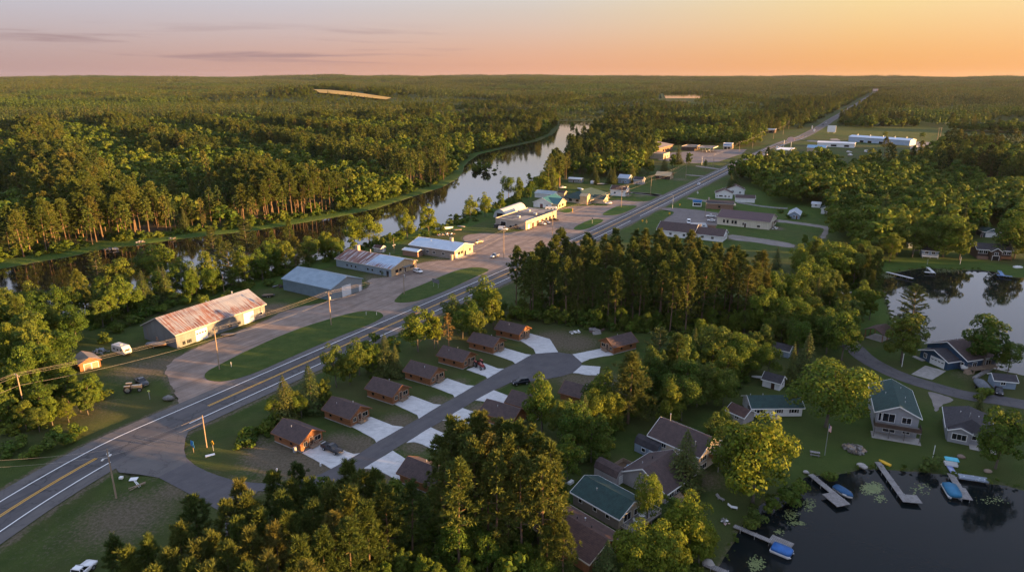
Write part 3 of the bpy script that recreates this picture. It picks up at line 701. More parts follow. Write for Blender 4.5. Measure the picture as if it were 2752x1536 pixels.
T('shrub', 'C1', [(60, 330), (250, 280), (400, 350), (150, 420), (480, 400), (330, 440), (60, 480), (240, 500), (560, 330)], 2.4, 'leafy bush in the thicket below the lower power pole', 'bushes by the lower power pole', 1.3)
T('bright', 'E1', [(380, 105, 15.5), (610, 115, 15)], 15, 'sunlit round tree on the river bank behind the rusty roofed barn', 'pair of sunlit trees behind the barn')
T('bright', 'E1', [(1180, 20)], 15, 'sunlit narrow tree on the bank behind the tan building', wide=.75)
T('bright', 'A2', [(640, 1115)], 16, 'sunlit tree with a leaning pale trunk on the river bank', wide=.8)
T('bright', 'A2', [(960, 1055, 13), (1070, 1030, 14)], 13, 'sunlit round tree by the river beside the half round hut', 'pair of sunlit trees by the half round hut', .8)
T('broad', 'A2', [(1190, 1010, 11), (1250, 900, 16), (1330, 900, 15), (1400, 955, 12), (1320, 1010, 10)], 12, 'tree on the river bank behind the white building', 'trees on the river bank behind the white building', .7)
T('bright', 'A2', [(1500, 870, 15), (1580, 850, 16), (1530, 910, 12)], 15, 'golden round tree by the river above the green roofs', 'golden trees above the green roofs', .9)
T('broad', 'E1', [(60, 410, 11), (150, 480, 10), (-60, 330, 12), (830, 420, 6), (930, 370, 5)], 10, 'tree on the bank close behind the rusty roofed barn', 'trees on the bank behind the barn', .8)
T('shrub', 'E1', [(1000, 420), (1080, 410), (1600, 310), (1720, 260), (1850, 170), (1950, 165), (2050, 150), (1350, 390), (1480, 340)], 2.5, 'bush at the water edge behind the tan metal roofed building', 'bushes at the water edge', 1.4)
# town
T('spruce', 'D1', [(1560, 50, 15), (1590, 130, 12)], 14, 'spruce beside the white camper behind the green roofs', 'pair of spruces by the white camper', 1.3)
T('spruce', 'D1', [(1800, 75, 14), (1850, 65, 15)], 15, 'pointed spruce behind the brown roofed white house', 'pair of spruces behind the white house', 1.3)
T('spruce', 'D1', [(2125, 45)], 15, 'dark spruce between the two pale cottages', wide=1.3)
T('broad', 'D2', [(260, 535)], 13, 'round tree behind the brown hut above the highway', wide=1.0)
T('spruce', 'D2', [(490, 480)], 14, 'dark spruce behind the brown hut', wide=1.2)
T('spruce', 'D2', [(700, 330)], 18, 'largest dark spruce in front of the brown roofed store', wide=1.7)
T('broad', 'D2', [(860, 420), (620, 440)], 14, 'dark tree flanking the largest spruce by the store', 'dark trees by the largest spruce', .8)
T('broad', 'D2', [(1100, 555)], 7, 'small thin tree on the lawn by the street lamp', wide=.7)
T('spruce', 'D2', [(1550, 660), (1490, 760)], 14, 'dark spruce by the highway beside the white farmhouse', 'dark spruces beside the farmhouse', 1.3)
T('broad', 'D2', [(2120, 390), (2420, 395)], 14, 'round dark tree hiding the fuel station sign base', 'dark trees by the round sign', .9)
T('broad', 'D3', [(1570, 690)], 7, 'low dark bush tree on the meadow behind the long warehouse', wide=1.3)
T('broad', 'D3', [(2130, 700)], 8, 'dark round bush tree beside the twin power poles', wide=1.2)
T('pine', 'D3', [(1590, 785)], 19, 'reddish pine standing in front of the long warehouse', wide=1.3)
T('broad', 'A2', [(1730, 500, 17), (1760, 530, 13)], 14, 'tall dark tree on the river point', 'trees on the river point', .5)
T('spruce', 'B3', [(728, 170)], 10, 'small dark spruce on the back edge of the grove')
T('bright', 'B3', [(1010, 105, 13), (900, 160, 11)], 12, 'yellow-green tree by the gravel lane behind the grove', 'yellow-green trees by the gravel lane', .9)
T('broad', 'D4', [(2160, 880)], 6, 'small tree on the mown grass by the gravel lane', wide=.9)
# right side
T('bright', 'B3', [(1190, 155)], 17, 'large golden tree at the corner of the upper lake', wide=1.35)
T('broad', 'B3', [(1330, 200, 15), (1080, 260, 13)], 14, 'olive tree leaning on the large golden tree', 'trees by the large golden tree', .8)
T('bright', 'B3', [(930, 320)], 16, 'golden tree at the right end of the pine grove', wide=1.05)
T('broad', 'B3', [(1390, 430, 13), (1450, 470, 12)], 13, 'sunlit tree at the upper lake corner by the picnic shelter', 'trees by the picnic shelter', .8)
T('broad', 'B3', [(1310, 540)], 12, 'dark round tree left of the picnic shelter', wide=1.0)
T('broad', 'B3', [(860, 545, 14), (1030, 570, 10), (780, 640, 11), (1130, 690, 12), (1050, 680, 9), (700, 660, 10), (950, 640, 10), (640, 740, 11), (900, 720, 11)], 11, 'leafy tree in the dark wood between grove and lake road', 'trees between the grove and the lake road', .85)
T('broad', 'B3', [(1265, 665)], 15, 'round tree beside the bend of the lake road', wide=.9)
T('spruce', 'B3', [(970, 805)], 15, 'brownish tapering spruce above the white ranch house', wide=1.15)
T('spruce', 'B3', [(855, 890)], 12, 'shorter spruce left of the brownish tapering one')
T('broad', 'B3', [(680, 910)], 10, 'dark leafy tree beside the small white shed', wide=.8)
T('plume', 'B3', [(1770, 475)], 18, 'feathery pine at the edge of the upper lake', wide=1.05)
T('broad', 'B3', [(1720, 648)], 16, 'full green tree in front of the feathery lake pine', wide=1.0)
T('broad', 'B3', [(2350, 675)], 17, 'large spreading tree behind the blue house by the lake', wide=1.1)
T('broad', 'B3', [(2500, 880)], 10, 'small tree on the shore behind the large spreading one', wide=.8)
T('broad', 'B3', [(250, 865, 12), (340, 835, 11), (440, 830, 12), (60, 990, 14), (150, 1010, 13), (480, 880, 11), (220, 1050, 11), (330, 1100, 10), (20, 1130, 12)], 12, 'leafy tree in the clump above the house with the deck', 'trees above the house with the deck', .95)
T('broad', 'B3', [(1160, 1030)], 17, 'big round yellow-green tree between ranch and green roofed house', wide=1.25)
T('bright', 'C3', [(620, 275)], 18, 'tallest sunlit yellow tree with a pale trunk on the lake shore', wide=.95)
T('broad', 'C3', [(440, 330)], 14, 'green tree behind the tallest sunlit yellow tree', wide=.9)
T('broad', 'C3', [(2470, 175)], 15, 'dark leafy tree right of the grey house', wide=.9)
T('spruce', 'C3', [(2260, 85)], 7, 'small dark spruce by the lake road', wide=1.4)
T('spruce', 'C3', [(50, 365)], 12.5, 'blue-green spruce against the house with the high deck', wide=1.3)
T('broad', 'C3', [(340, 200, 8), (250, 235, 9)], 8, 'small blue-green tree in front of the ranch house', 'small trees by the ranch house', .8)
T('broad', 'C2', [(2310, 690)], 11, 'narrow leafy tree in front of the large brown roof', wide=.55)
T('bright', 'C3', [(90, 865, 12), (150, 1070, 8), (200, 1090, 7)], 9, 'golden tree on the shore by the lowest long dock', 'golden trees by the lowest dock', .8)
T('bright', 'C2', [(2250, 1080, 10), (2420, 1085, 10), (2160, 1160, 8), (2500, 1130, 9)], 10, 'yellow-green tree in the lower corner by the shore', 'yellow-green trees below the deck', 1.0)
T('spruce', 'C2', [(2000, 1195)], 8, 'small spruce in front of the lowest brown roof', wide=1.3)
T('broad', 'E3', [(1500, 50, 21, 1.15), (1200, 60, 20), (1000, 130, 18), (380, 380, 12), (620, 370, 13), (150, 450, 11), (100, 620, 9), (2450, 60, 21), (720, 380, 9), (760, 120, 18), (1700, 180, 18), (2560, 200, 17), (1330, 220, 16)], 12, 'leafy tree on the far shore of the upper lake', 'trees on the far shore of the upper lake', .9)
T('pine', 'E3', [(600, 0)], 18, 'dark pine on the far shore of the upper lake', wide=1.6)
T('shrub', 'C3', [(900, 770, 2.6), (1140, 690, 2), (840, 790, 3), (800, 830, 3), (700, 890, 2.4), (560, 980, 2.2), (500, 1040, 2)], 2.4, 'bush on the bank under the tallest sunlit yellow tree', 'bushes on the lower lake bank', 1.2)
T('shrub', 'C3', [(1900, 590)], 2.6, 'round bush on the lawn beside the pale blue pedal boat', wide=1.4)
T('shrub', 'E4', [(1950, 950), (2050, 900)], 2.4, 'dark bush beside the covered boat on the lake road', 'dark bushes by the lake road', 1.2)
T('shrub', 'D4', [(1800, 520), (1890, 600), (2130, 570), (1760, 510)], 2.2, 'bush beside the white metal roofed shed', 'bushes around the white shed', 1.2)

# ---------------------------------------------------------------- the grove and the edges of the forests, tree by tree
sp = 7.0
def jitter(x0, x1, y0, y1, s):
    a, b = np.meshgrid(np.arange(x0, x1, s), np.arange(y0, y1, s)); a = a.ravel() + nr.uniform(-.42, .42, a.size) * s; b = b.ravel() + nr.uniform(-.42, .42, b.size) * s
    return a, b
ga = ccw(GROVE); gxx = [p[0] for p in ga]; gyy = [p[1] for p in ga]
a, b = jitter(min(gxx), max(gxx), min(gyy), max(gyy), 6.5)
m_ = inside(ga, a, b)
ngrove = 0
for x, y in zip(a[m_], b[m_]):
    tree('pine', x, y, rnd.uniform(19.5, 23.5), 'tall straight pine in the dark grove behind the cabins', 'pines of the dark grove behind the cabins', rnd.uniform(.9, 1.2)); ngrove += 1
ed = qs('B2', [(1200, 690), (1330, 735), (1480, 735), (1800, 760), (1990, 815), (2180, 830), (2330, 830)]) + qs('B3', [(60, 830), (300, 800), (480, 830), (600, 740)])
for i in range(len(ed) - 1):
    for k in range(3):
        t = (k + rnd.random()) / 3; p = ed[i] * (1 - t) + ed[i + 1] * t
        tree('broad', p[0] + rnd.uniform(-1.5, 1.5), p[1] + rnd.uniform(0, 4), rnd.uniform(4, 9), 'small leafy tree in the shade along the front of the pine grove', 'small trees along the front of the pine grove', .7)

CX, CY = jitter(-1300, 1300, 100, 1340, sp)
ok = forest_mask(CX, CY) & in_view(CX, CY, .16) & (np.hypot(CX, CY) < 1320)
ga_ = np.array(ga); ok &= ~inside(ga, CX, CY)
CX, CY = CX[ok], CY[ok]
ex = np.array([(t[0], t[1]) for t in TREES]); gridset = {}
for px_, py_ in ex: gridset.setdefault((int(px_ // 4), int(py_ // 4)), 1)
keep = np.array([(int(x // 4), int(y // 4)) not in gridset for x, y in zip(CX, CY)]); CX, CY = CX[keep], CY[keep]
pn = pineness(CX, CY) + nr.normal(scale=.16, size=CX.size)
sdf = np.full(CX.size, 99.0); nn_ = np.hypot(CX, CY) < 700; sdf[nn_] = sdist_water(CX[nn_], CY[nn_])
inFA = inside(FA, CX, CY); inFC = inside(FC, CX, CY) | inside(FD, CX, CY)
pn = pn + np.where(inFA & (CX < -120) & (CY < 430), .22, 0) - np.where(inFC, .34, 0) - np.where(sdf < 14, .25, 0)
KD = np.where(pn > .60, 0, np.where((pn > .50) & (nr.random(CX.size) < .6), 2, 1))      # 0 pine, 1 broadleaf, 2 spruce
HT = np.where(KD == 0, (20.5 + 4 * np.sin(CX / 19 + CY / 27) + nr.uniform(-4, 4, CX.size)), np.where(KD == 1, (13 + 3 * np.sin(CX / 23 - CY / 17) + nr.uniform(-4, 4, CX.size)), nr.uniform(10, 20, CX.size)))
HT = HT * np.where(sdf < 14, nr.uniform(.45, .95, CX.size), 1)
D = np.hypot(CX, CY); ncount = {}
for o in COL.objects:
    if o.parent is None and 'category' in o and o['category'] in ('tree',): ncount[o.name.split('.')[0]] = ncount.get(o.name.split('.')[0], 0) + 1
vis = (np.abs(CX) < CY * .80) & (CY > 60)
single = np.zeros(CX.size, bool)
LB = {0: ('pine', 'pine_tree', 'tall pine'), 1: ('broad', 'broadleaf_tree', 'leafy tree'), 2: ('spruce', 'spruce_tree', 'dark spruce')}
for kd, cap in ((0, 290), (1, 180), (2, 160)):
    c = np.where((KD == kd) & vis)[0]; c = c[np.argsort(D[c] / HT[c])][:max(0, cap - ncount.get(LB[kd][1], 0))]
    single[c] = True
    for i in c:
        if inFA[i]: where, grp = 'near the front of the forest across the river', 'front rows of the forest across the river'
        elif inFC[i]: where, grp = 'in the wood between the town lawns and the upper lake', 'wood between the town and the upper lake'
        else: where, grp = 'in the wood between the river and the highway', 'wood between the river and the highway'
        tree(LB[kd][0], CX[i], CY[i], HT[i], LB[kd][2] + ' ' + where, LB[kd][2] + 's of the ' + grp, rnd.uniform(1.0, 1.45))

# ---------------------------------------------------------------- the forest beyond: one mass
def patch(seed, share, m, side=100, ntree=120):
    rng = G(seed); vs, ts = [], []
    for i in range(ntree):
        x, y = rng.uniform(-side / 2, side / 2, 2); h = rng.uniform(8, 23) if rng.random() < .7 else rng.uniform(15, 26)
        if rng.random() < share: v = cards(*(lambda d, r: (d * [r, r, h * .36] + [0, 0, h * .62], d + [0, 0, .3]))(rand_dirs(30, rng, -.3), rng.uniform(2.4, 4.4)), rng.uniform(1.8, 2.8, 30), rng)
        else:
            h *= 1.12; t = rng.uniform(.25, 1, 30); a_ = rng.uniform(0, 6.28, 30); r = rng.uniform(1.8, 2.8) * (1 - t) ** .7 + .25
            d = np.stack([np.cos(a_), np.sin(a_), np.full(30, .45)], 1); v = cards(d * r[:, None] * [1, 1, 0] + np.stack([0 * t, 0 * t, h * 1.1 * t], 1), d, rng.uniform(1.4, 2.4, 30) * (1.3 - t), rng, 1.2)
        v = v + [x, y, 0]; vs.append(v); ts.append(np.full(len(v), rng.random()))
    return card_mesh('forest_patch', np.vstack(vs), m, np.concatenate(ts))
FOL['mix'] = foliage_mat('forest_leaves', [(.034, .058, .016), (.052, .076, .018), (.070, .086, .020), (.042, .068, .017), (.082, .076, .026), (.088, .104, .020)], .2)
src = []
def source(name, me):
    o = bpy.data.objects.new(name, me); src.append(o)
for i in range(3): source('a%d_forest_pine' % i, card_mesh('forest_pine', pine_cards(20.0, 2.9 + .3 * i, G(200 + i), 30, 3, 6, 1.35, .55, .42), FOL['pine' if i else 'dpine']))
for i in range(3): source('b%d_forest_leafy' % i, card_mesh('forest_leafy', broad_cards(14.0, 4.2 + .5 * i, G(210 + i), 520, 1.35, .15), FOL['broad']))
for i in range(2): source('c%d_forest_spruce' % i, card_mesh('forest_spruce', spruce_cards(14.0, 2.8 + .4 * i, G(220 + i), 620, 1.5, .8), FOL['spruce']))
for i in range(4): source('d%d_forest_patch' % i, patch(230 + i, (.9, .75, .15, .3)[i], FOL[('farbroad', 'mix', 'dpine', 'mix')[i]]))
source('e0_bare_trunk', trunk_mesh('bare_trunk', 20, .22, BARK, G(240)))
fc = bpy.data.collections.new('forest_sources')
for o in src: fc.objects.link(o)
pts, idxs, rots, scs = [], [], [], []
rest = ~single
# beyond the frame towards the sun, so that its shade falls where it should
ax_, ay_ = jitter(110, 440, -140, 260, 6.5); me_ = inside(FE, ax_, ay_) & (sdist_water(ax_, ay_) > 5)
for arrX, arrY, kd, ht in ((CX[rest], CY[rest], KD[rest], HT[rest]), (ax_[me_], ay_[me_], nr.integers(0, 3, me_.sum()), nr.uniform(13, 23, me_.sum()))):
    n = len(arrX); zz = hills(arrX, arrY)
    base = np.where(kd == 0, 20.0, 14.0); ii = np.where(kd == 0, nr.integers(0, 3, n), np.where(kd == 1, 3 + nr.integers(0, 3, n), 6 + nr.integers(0, 2, n)))
    s = ht / base; wd = s * nr.uniform(.85, 1.25, n)
    pts.append(np.stack([arrX, arrY, zz], 1)); idxs.append(ii); rots.append(np.stack([nr.normal(scale=.03, size=n), nr.normal(scale=.03, size=n), nr.uniform(0, 6.28, n)], 1)); scs.append(np.stack([wd, wd, s], 1))
    pk = (kd == 0) & (np.hypot(arrX, arrY) < 650); n2 = pk.sum()
    pts.append(np.stack([arrX[pk], arrY[pk], zz[pk]], 1)); idxs.append(np.full(n2, 12)); rots.append(np.zeros((n2, 3))); scs.append(np.stack([s[pk]] * 3, 1))
# farther: single trees by the road and openings, patches elsewhere
bx, by = jitter(-9000, 9000, 300, 11500, 84)
def openings(x, y, front=True):
    d = dist_line(HWA, x, y)
    for p, ex_ in ((FIELD, 330), (FLAKE, 240)):
        c = np.mean(p, axis=0); nearer = np.hypot(x, y) < np.hypot(*c)
        d = np.minimum(d, np.where(inside(p, x, y), 0, np.maximum(dist_line(p, x, y, True) - np.where(nearer & front, ex_, 0), 0)))
    return d
m1 = in_view(bx, by, .08) & (np.hypot(bx, by) > 1360) & (np.hypot(bx, by) < 11500); bx, by = bx[m1], by[m1]
op = openings(bx, by); closeop = op < 95; pb = ~closeop
pb &= ~(np.sin(bx / 260 + 1.7 * np.sin(by / 300)) + np.sin(by / 170 + 1.2 * np.sin(bx / 210) + 2) > 1.72); n = pb.sum(); pts.append(np.stack([bx[pb], by[pb], hills(bx[pb], by[pb]) - .3], 1)); pz = np.sin(bx[pb] / 310 + 1.1 * np.sin(by[pb] / 420)) + np.sin(by[pb] / 190 + 1.3 * np.sin(bx[pb] / 520)) + nr.normal(scale=.5, size=n); idxs.append(np.where(pz > .9, 8, np.where(pz > 0, 9, np.where(pz > -.9, 11, 10)))); rots.append(np.stack([np.zeros(n), np.zeros(n), nr.integers(0, 4, n) * math.pi / 2 + nr.normal(scale=.1, size=n)], 1))
stp = np.sin(bx[pb] / 230 + 2 * np.sin(by[pb] / 330 + 1)) + np.sin(by[pb] / 140 + 1.6 * np.sin(bx[pb] / 270)); zs = nr.uniform(.85, 1.15, n) * np.where(stp > .8, 1.3, np.where(stp < -1.1, .45, .95)); scs.append(np.stack([np.ones(n), np.ones(n), zs], 1))
fx, fy = [], []
for x, y in zip(bx[closeop], by[closeop]):
    k = 110; fx.append(x + nr.uniform(-46, 46, k)); fy.append(y + nr.uniform(-46, 46, k))
if fx:
    fx = np.concatenate(fx); fy = np.concatenate(fy); mm = openings(fx, fy, False) > 22; mm &= np.hypot(fx, fy) > 1300; fx, fy = fx[mm], fy[mm]; n = len(fx)
    pts.append(np.stack([fx, fy, hills(fx, fy)], 1)); idxs.append(nr.integers(0, 8, n)); rots.append(np.stack([np.zeros(n), np.zeros(n), nr.uniform(0, 6.28, n)], 1)); s = nr.uniform(.75, 1.2, n) * np.where(openings(fx, fy) < 22, .42, 1); scs.append(np.stack([s, s, s], 1))
pts = np.vstack(pts); idxs = np.concatenate(idxs); rots = np.vstack(rots); scs = np.vstack(scs)
print('FOREST', len(pts), 'singles', single.sum(), 'grove', ngrove, ncount)
fm = bpy.data.meshes.new('forest_points'); fm.vertices.add(len(pts)); fm.vertices.foreach_set('co', pts.astype(np.float32).ravel())
aI = fm.attributes.new('pick', 'INT', 'POINT'); aI.data.foreach_set('value', idxs.astype(np.int32))
aR = fm.attributes.new('turn', 'FLOAT_VECTOR', 'POINT'); aR.data.foreach_set('vector', rots.astype(np.float32).ravel())
aS = fm.attributes.new('size', 'FLOAT_VECTOR', 'POINT'); aS.data.foreach_set('vector', scs.astype(np.float32).ravel())
forest = tag(new_obj('forest', fm), 'endless mixed forest of pines and leafy trees to the horizon', 'forest', None, 'stuff')
ng = bpy.data.node_groups.new('plant_forest', 'GeometryNodeTree')
ng.interface.new_socket('Geometry', in_out='INPUT', socket_type='NodeSocketGeometry'); ng.interface.new_socket('Geometry', in_out='OUTPUT', socket_type='NodeSocketGeometry')
gi = ng.nodes.new('NodeGroupInput'); go_ = ng.nodes.new('NodeGroupOutput'); ip = ng.nodes.new('GeometryNodeInstanceOnPoints'); ci = ng.nodes.new('GeometryNodeCollectionInfo')
ci.inputs['Collection'].default_value = fc; ci.inputs['Separate Children'].default_value = True; ci.inputs['Reset Children'].default_value = True
def named(nm, ty):
    n_ = ng.nodes.new('GeometryNodeInputNamedAttribute'); n_.data_type = ty; n_.inputs['Name'].default_value = nm; return [o_ for o_ in n_.outputs if o_.enabled][0]
m2p = ng.nodes.new('GeometryNodeMeshToPoints')
ng.links.new(gi.outputs[0], m2p.inputs[0]); ng.links.new(m2p.outputs[0], ip.inputs['Points']); ng.links.new(ci.outputs[0], ip.inputs['Instance']); ip.inputs['Pick Instance'].default_value = True
ng.links.new(named('pick', 'INT'), ip.inputs['Instance Index'])
e2r = ng.nodes.new('FunctionNodeEulerToRotation'); ng.links.new(named('turn', 'FLOAT_VECTOR'), e2r.inputs[0]); ng.links.new(e2r.outputs[0], ip.inputs['Rotation'])
ng.links.new(named('size', 'FLOAT_VECTOR'), ip.inputs['Scale']); ng.links.new(ip.outputs[0], go_.inputs[0])
md = forest.modifiers.new('plant', 'NODES'); md.node_group = ng

# ---------------------------------------------------------------- undergrowth nobody could count
us = []
for i in range(3):
    us.append(bpy.data.objects.new('u%d_undergrowth' % i, card_mesh('undergrowth_leaves', broad_cards(2.2, 1.6, G(300 + i), 260, .55, -.15), FOL['broad'])))
for i in range(2):
    us.append(bpy.data.objects.new('v%d_undergrowth' % i, card_mesh('undergrowth_tall', broad_cards(5.0, 2.0, G(310 + i), 420, .6, -.05), FOL['broad'])))
uc = bpy.data.collections.new('undergrowth_sources')
for o in us: uc.objects.link(o)
UP = []
def under(poly, step, tall=.15, dens=1.0):
    poly = ccw([tuple(p) for p in poly]); xs_ = [p[0] for p in poly]; ys_ = [p[1] for p in poly]
    a, b = jitter(min(xs_), max(xs_), min(ys_), max(ys_), step); m = inside(poly, a, b) & (sdist_water(a, b) > .8) & (nr.random(a.size) < dens)
    for x, y in zip(a[m], b[m]): UP.append((x, y, 1.0, tall))
bl = resample_line(FARB[1:24], 3.0)
for i in range(len(bl) - 1):
    d_ = bl[i + 1] - bl[i]; d_ = d_ / np.hypot(*d_); nv = np.array([-d_[1], d_[0]]); nv = nv if nv[1] > 0 else -nv
    for k in range(4):
        o_ = bl[i] + nv * (9 + abs(rnd.gauss(0, 9))) + d_ * rnd.uniform(-2, 2)
        if rnd.random() < .8: UP.append((o_[0], o_[1], rnd.uniform(.7, 1.4), .25))
nb_ = resample_line(NEARB[1:-3], 2.4)
for i in range(len(nb_) - 1):
    d_ = nb_[i + 1] - nb_[i]; d_ = d_ / np.hypot(*d_); nv = np.array([d_[1], -d_[0]]); nv = nv if nv[1] < 0 else -nv
    for k in range(3):
        o_ = nb_[i] + nv * (1.5 + abs(rnd.gauss(0, 4))) + d_ * rnd.uniform(-1.5, 1.5)
        if rnd.random() < .75: UP.append((o_[0], o_[1], rnd.uniform(.5, 1.1), .12))
under(GROVE, 3.4, .3); under([p * 1.0 for p in (ed[0], ed[3], ed[7], ed[10], ed[10] + np.array([2, -5]), ed[7] + np.array([0, -4]), ed[3] + np.array([0, -3]), ed[0] + np.array([-2, -4]))], 2.6, .3)
WOOD1 = qs('B3', [(560, 770), (760, 560), (960, 520), (1120, 560), (1200, 700), (1290, 860), (1180, 940), (1000, 930), (760, 900), (600, 900)])
WOOD2 = qs('C2', [(1650, 420), (1760, 240), (1900, 200), (2100, 160), (2300, 60), (2480, -40), (2560, 60), (2420, 210), (2150, 330), (2060, 420), (1820, 640), (1700, 700)])
WOOD3 = qs('C2', [(-500, 1560), (-250, 1000), (60, 900), (420, 930), (700, 900), (1400, 900), (1640, 700), (1660, 950), (1500, 1560)])
WOOD6 = qs('B3', [(-60, 1010), (250, 985), (520, 960), (570, 1130), (380, 1300), (180, 1340), (-80, 1290)])
WOOD7 = qs('B3', [(770, 430), (1080, 345), (1400, 330), (1465, 420), (1500, 540), (1380, 640), (1250, 480), (1040, 520), (900, 560)])
WOOD4 = qs('B1', [(-250, 1560), (-250, 800), (100, 790), (470, 760), (540, 800), (440, 880), (390, 960), (400, 1180), (470, 1280), (440, 1400), (360, 1560)])
WOOD5 = qs('B1', [(600, 800), (1040, 780), (1120, 690), (1800, 490), (2080, 400), (2180, 330), (1900, 430), (1300, 560), (700, 680)])
for p_, s_, t_ in ((WOOD1, 2.8, .5), (WOOD2, 2.8, .35), (WOOD3, 2.6, .25), (WOOD6, 2.8, .4), (WOOD7, 3.2, .3), (WOOD4, 2.8, .35), (WOOD5, 3.0, .2)): under(p_, s_, t_)
under(qs('B2', [(60, 900), (350, 860), (480, 1000), (300, 1180), (100, 1130), (-60, 1130)]), 3.0, .1, .6)
under(qs('E2', [(-150, 700), (40, 560), (560, 250), (700, 330), (500, 500), (40, 740)]), 1.8, .0, .8)
under(qs('C3', [(470, 1010), (560, 930), (660, 850), (780, 780), (880, 720), (890, 760), (760, 830), (640, 890), (560, 965), (490, 1050)]), 1.5, .05, .9)
under(qs('C3', [(-80, 1560), (-80, 1000), (60, 950), (190, 1180), (200, 1380), (150, 1560)]), 2.4, .3, .8)
under(FE, 5, .3); under(qs('E3', [(0, 640), (500, 560), (760, 480), (1300, 470), (1800, 440), (1800, 330), (1200, 300), (0, 400)]), 3.5, .3)
for ln_, a_, b_ in ((LAKE1, 2, 33), (LAKE2, 0, 12), (LAKE2, 18, 31)):
    sl = resample_line(ln_[a_:b_], .9)
    for p in sl:
        if rnd.random() < .62: UP.append((p[0] + rnd.gauss(0, .5), p[1] + rnd.gauss(0, .5), rnd.uniform(.16, .38), 0))
up = np.array(UP); n = len(up); un = bpy.data.meshes.new('undergrowth_points'); un.vertices.add(n); un.vertices.foreach_set('co', np.stack([up[:, 0], up[:, 1], np.zeros(n) - .1], 1).astype(np.float32).ravel())
tl = nr.random(n) < up[:, 3]; aI = un.attributes.new('pick', 'INT', 'POINT'); aI.data.foreach_set('value', np.where(tl, 3 + nr.integers(0, 2, n), nr.integers(0, 3, n)).astype(np.int32))
aR = un.attributes.new('turn', 'FLOAT_VECTOR', 'POINT'); aR.data.foreach_set('vector', np.stack([np.zeros(n), np.zeros(n), nr.uniform(0, 6.28, n)], 1).astype(np.float32).ravel())
sz = up[:, 2] * nr.uniform(.5, 1.25, n); aS = un.attributes.new('size', 'FLOAT_VECTOR', 'POINT'); aS.data.foreach_set('vector', np.stack([sz, sz, sz * nr.uniform(.7, 1.2, n)], 1).astype(np.float32).ravel())
uo = tag(new_obj('undergrowth', un), 'leafy undergrowth below the trees and along the banks', 'undergrowth', None, 'stuff')
ng2 = ng.copy(); ng2.name = 'plant_undergrowth'
for nd in ng2.nodes:
    if nd.type == 'COLLECTION_INFO': nd.inputs['Collection'].default_value = uc
uo.modifiers.new('plant', 'NODES').node_group = ng2
print('UNDERGROWTH', n)
# trees filling the two small woods near the lake houses
for poly, grp, lab in ((WOOD1, 'trees between the grove and the lake road', 'leafy tree in the dark wood between grove and lake road'), (WOOD2, 'leafy trees between the pine clump and the lake houses', 'leafy tree behind the tall conical tree, above the pine clump'), (WOOD6, 'trees above the house with the deck', 'leafy tree in the clump above the house with the deck'), (WOOD7, 'trees by the large golden tree', 'olive tree leaning on the large golden tree'), (WOOD5, 'leafy trees on the near river bank', 'leafy tree on the near river bank behind the sheds'), (WOOD4, 'trees of the thicket by the wood shed', 'leafy tree in the thicket around the small wood shed')):
    pl = ccw([tuple(p) for p in poly]); a, b = jitter(min(p[0] for p in pl), max(p[0] for p in pl), min(p[1] for p in pl), max(p[1] for p in pl), 6.4); m = inside(pl, a, b)
    for x, y in zip(a[m], b[m]):
        if (int(x // 4), int(y // 4)) in gridset: continue
        if poly is WOOD5 and rnd.random() < .35: continue
        kk = rnd.random()
        if kk < .16: tree('bushy', x, y, rnd.uniform(10, 16), lab.replace('leafy tree', 'bushy pine').replace('olive tree', 'bushy pine'), grp, rnd.uniform(.75, 1.0))
        elif kk < .26: tree('spruce', x, y, rnd.uniform(9, 15), lab.replace('leafy tree', 'dark spruce').replace('olive tree', 'dark spruce'), grp, rnd.uniform(.9, 1.2))
        else: tree('broad', x, y, rnd.uniform(9, 16), lab, grp, rnd.uniform(.6, .88))

# tall mixed trees standing right on the near bank behind the sheds
nb2 = resample_line(qs('B1', [(120, 750), (450, 720), (700, 670), (1000, 610), (1300, 545), (1600, 485), (1900, 420), (2250, 310)], -.5), 6.2)
for i in range(len(nb2) - 1):
    d_ = nb2[i + 1] - nb2[i]; d_ = d_ / np.hypot(*d_); nv = np.array([d_[1], -d_[0]]); nv = nv if nv[1] < 0 else -nv
    if rnd.random() < .22: continue
    p = nb2[i] + nv * rnd.uniform(3, 9); kk = rnd.random(); lab = 'tall %s at the water edge of the near river bank'; grp = 'tall trees at the water edge of the near river bank'
    if kk < .22: tree('plume', p[0], p[1], rnd.uniform(14, 19), lab % 'feathery pine', grp, rnd.uniform(.75, 1))
    elif kk < .42: tree('bushy', p[0], p[1], rnd.uniform(12, 17), lab % 'bushy pine', grp, rnd.uniform(.8, 1))
    elif kk < .56: tree('spruce', p[0], p[1], rnd.uniform(12, 17), lab % 'slim spruce', grp, rnd.uniform(.8, 1.1))
    else: tree('broad', p[0], p[1], rnd.uniform(12, 17), lab % 'leafy tree', grp, rnd.uniform(.65, .9))
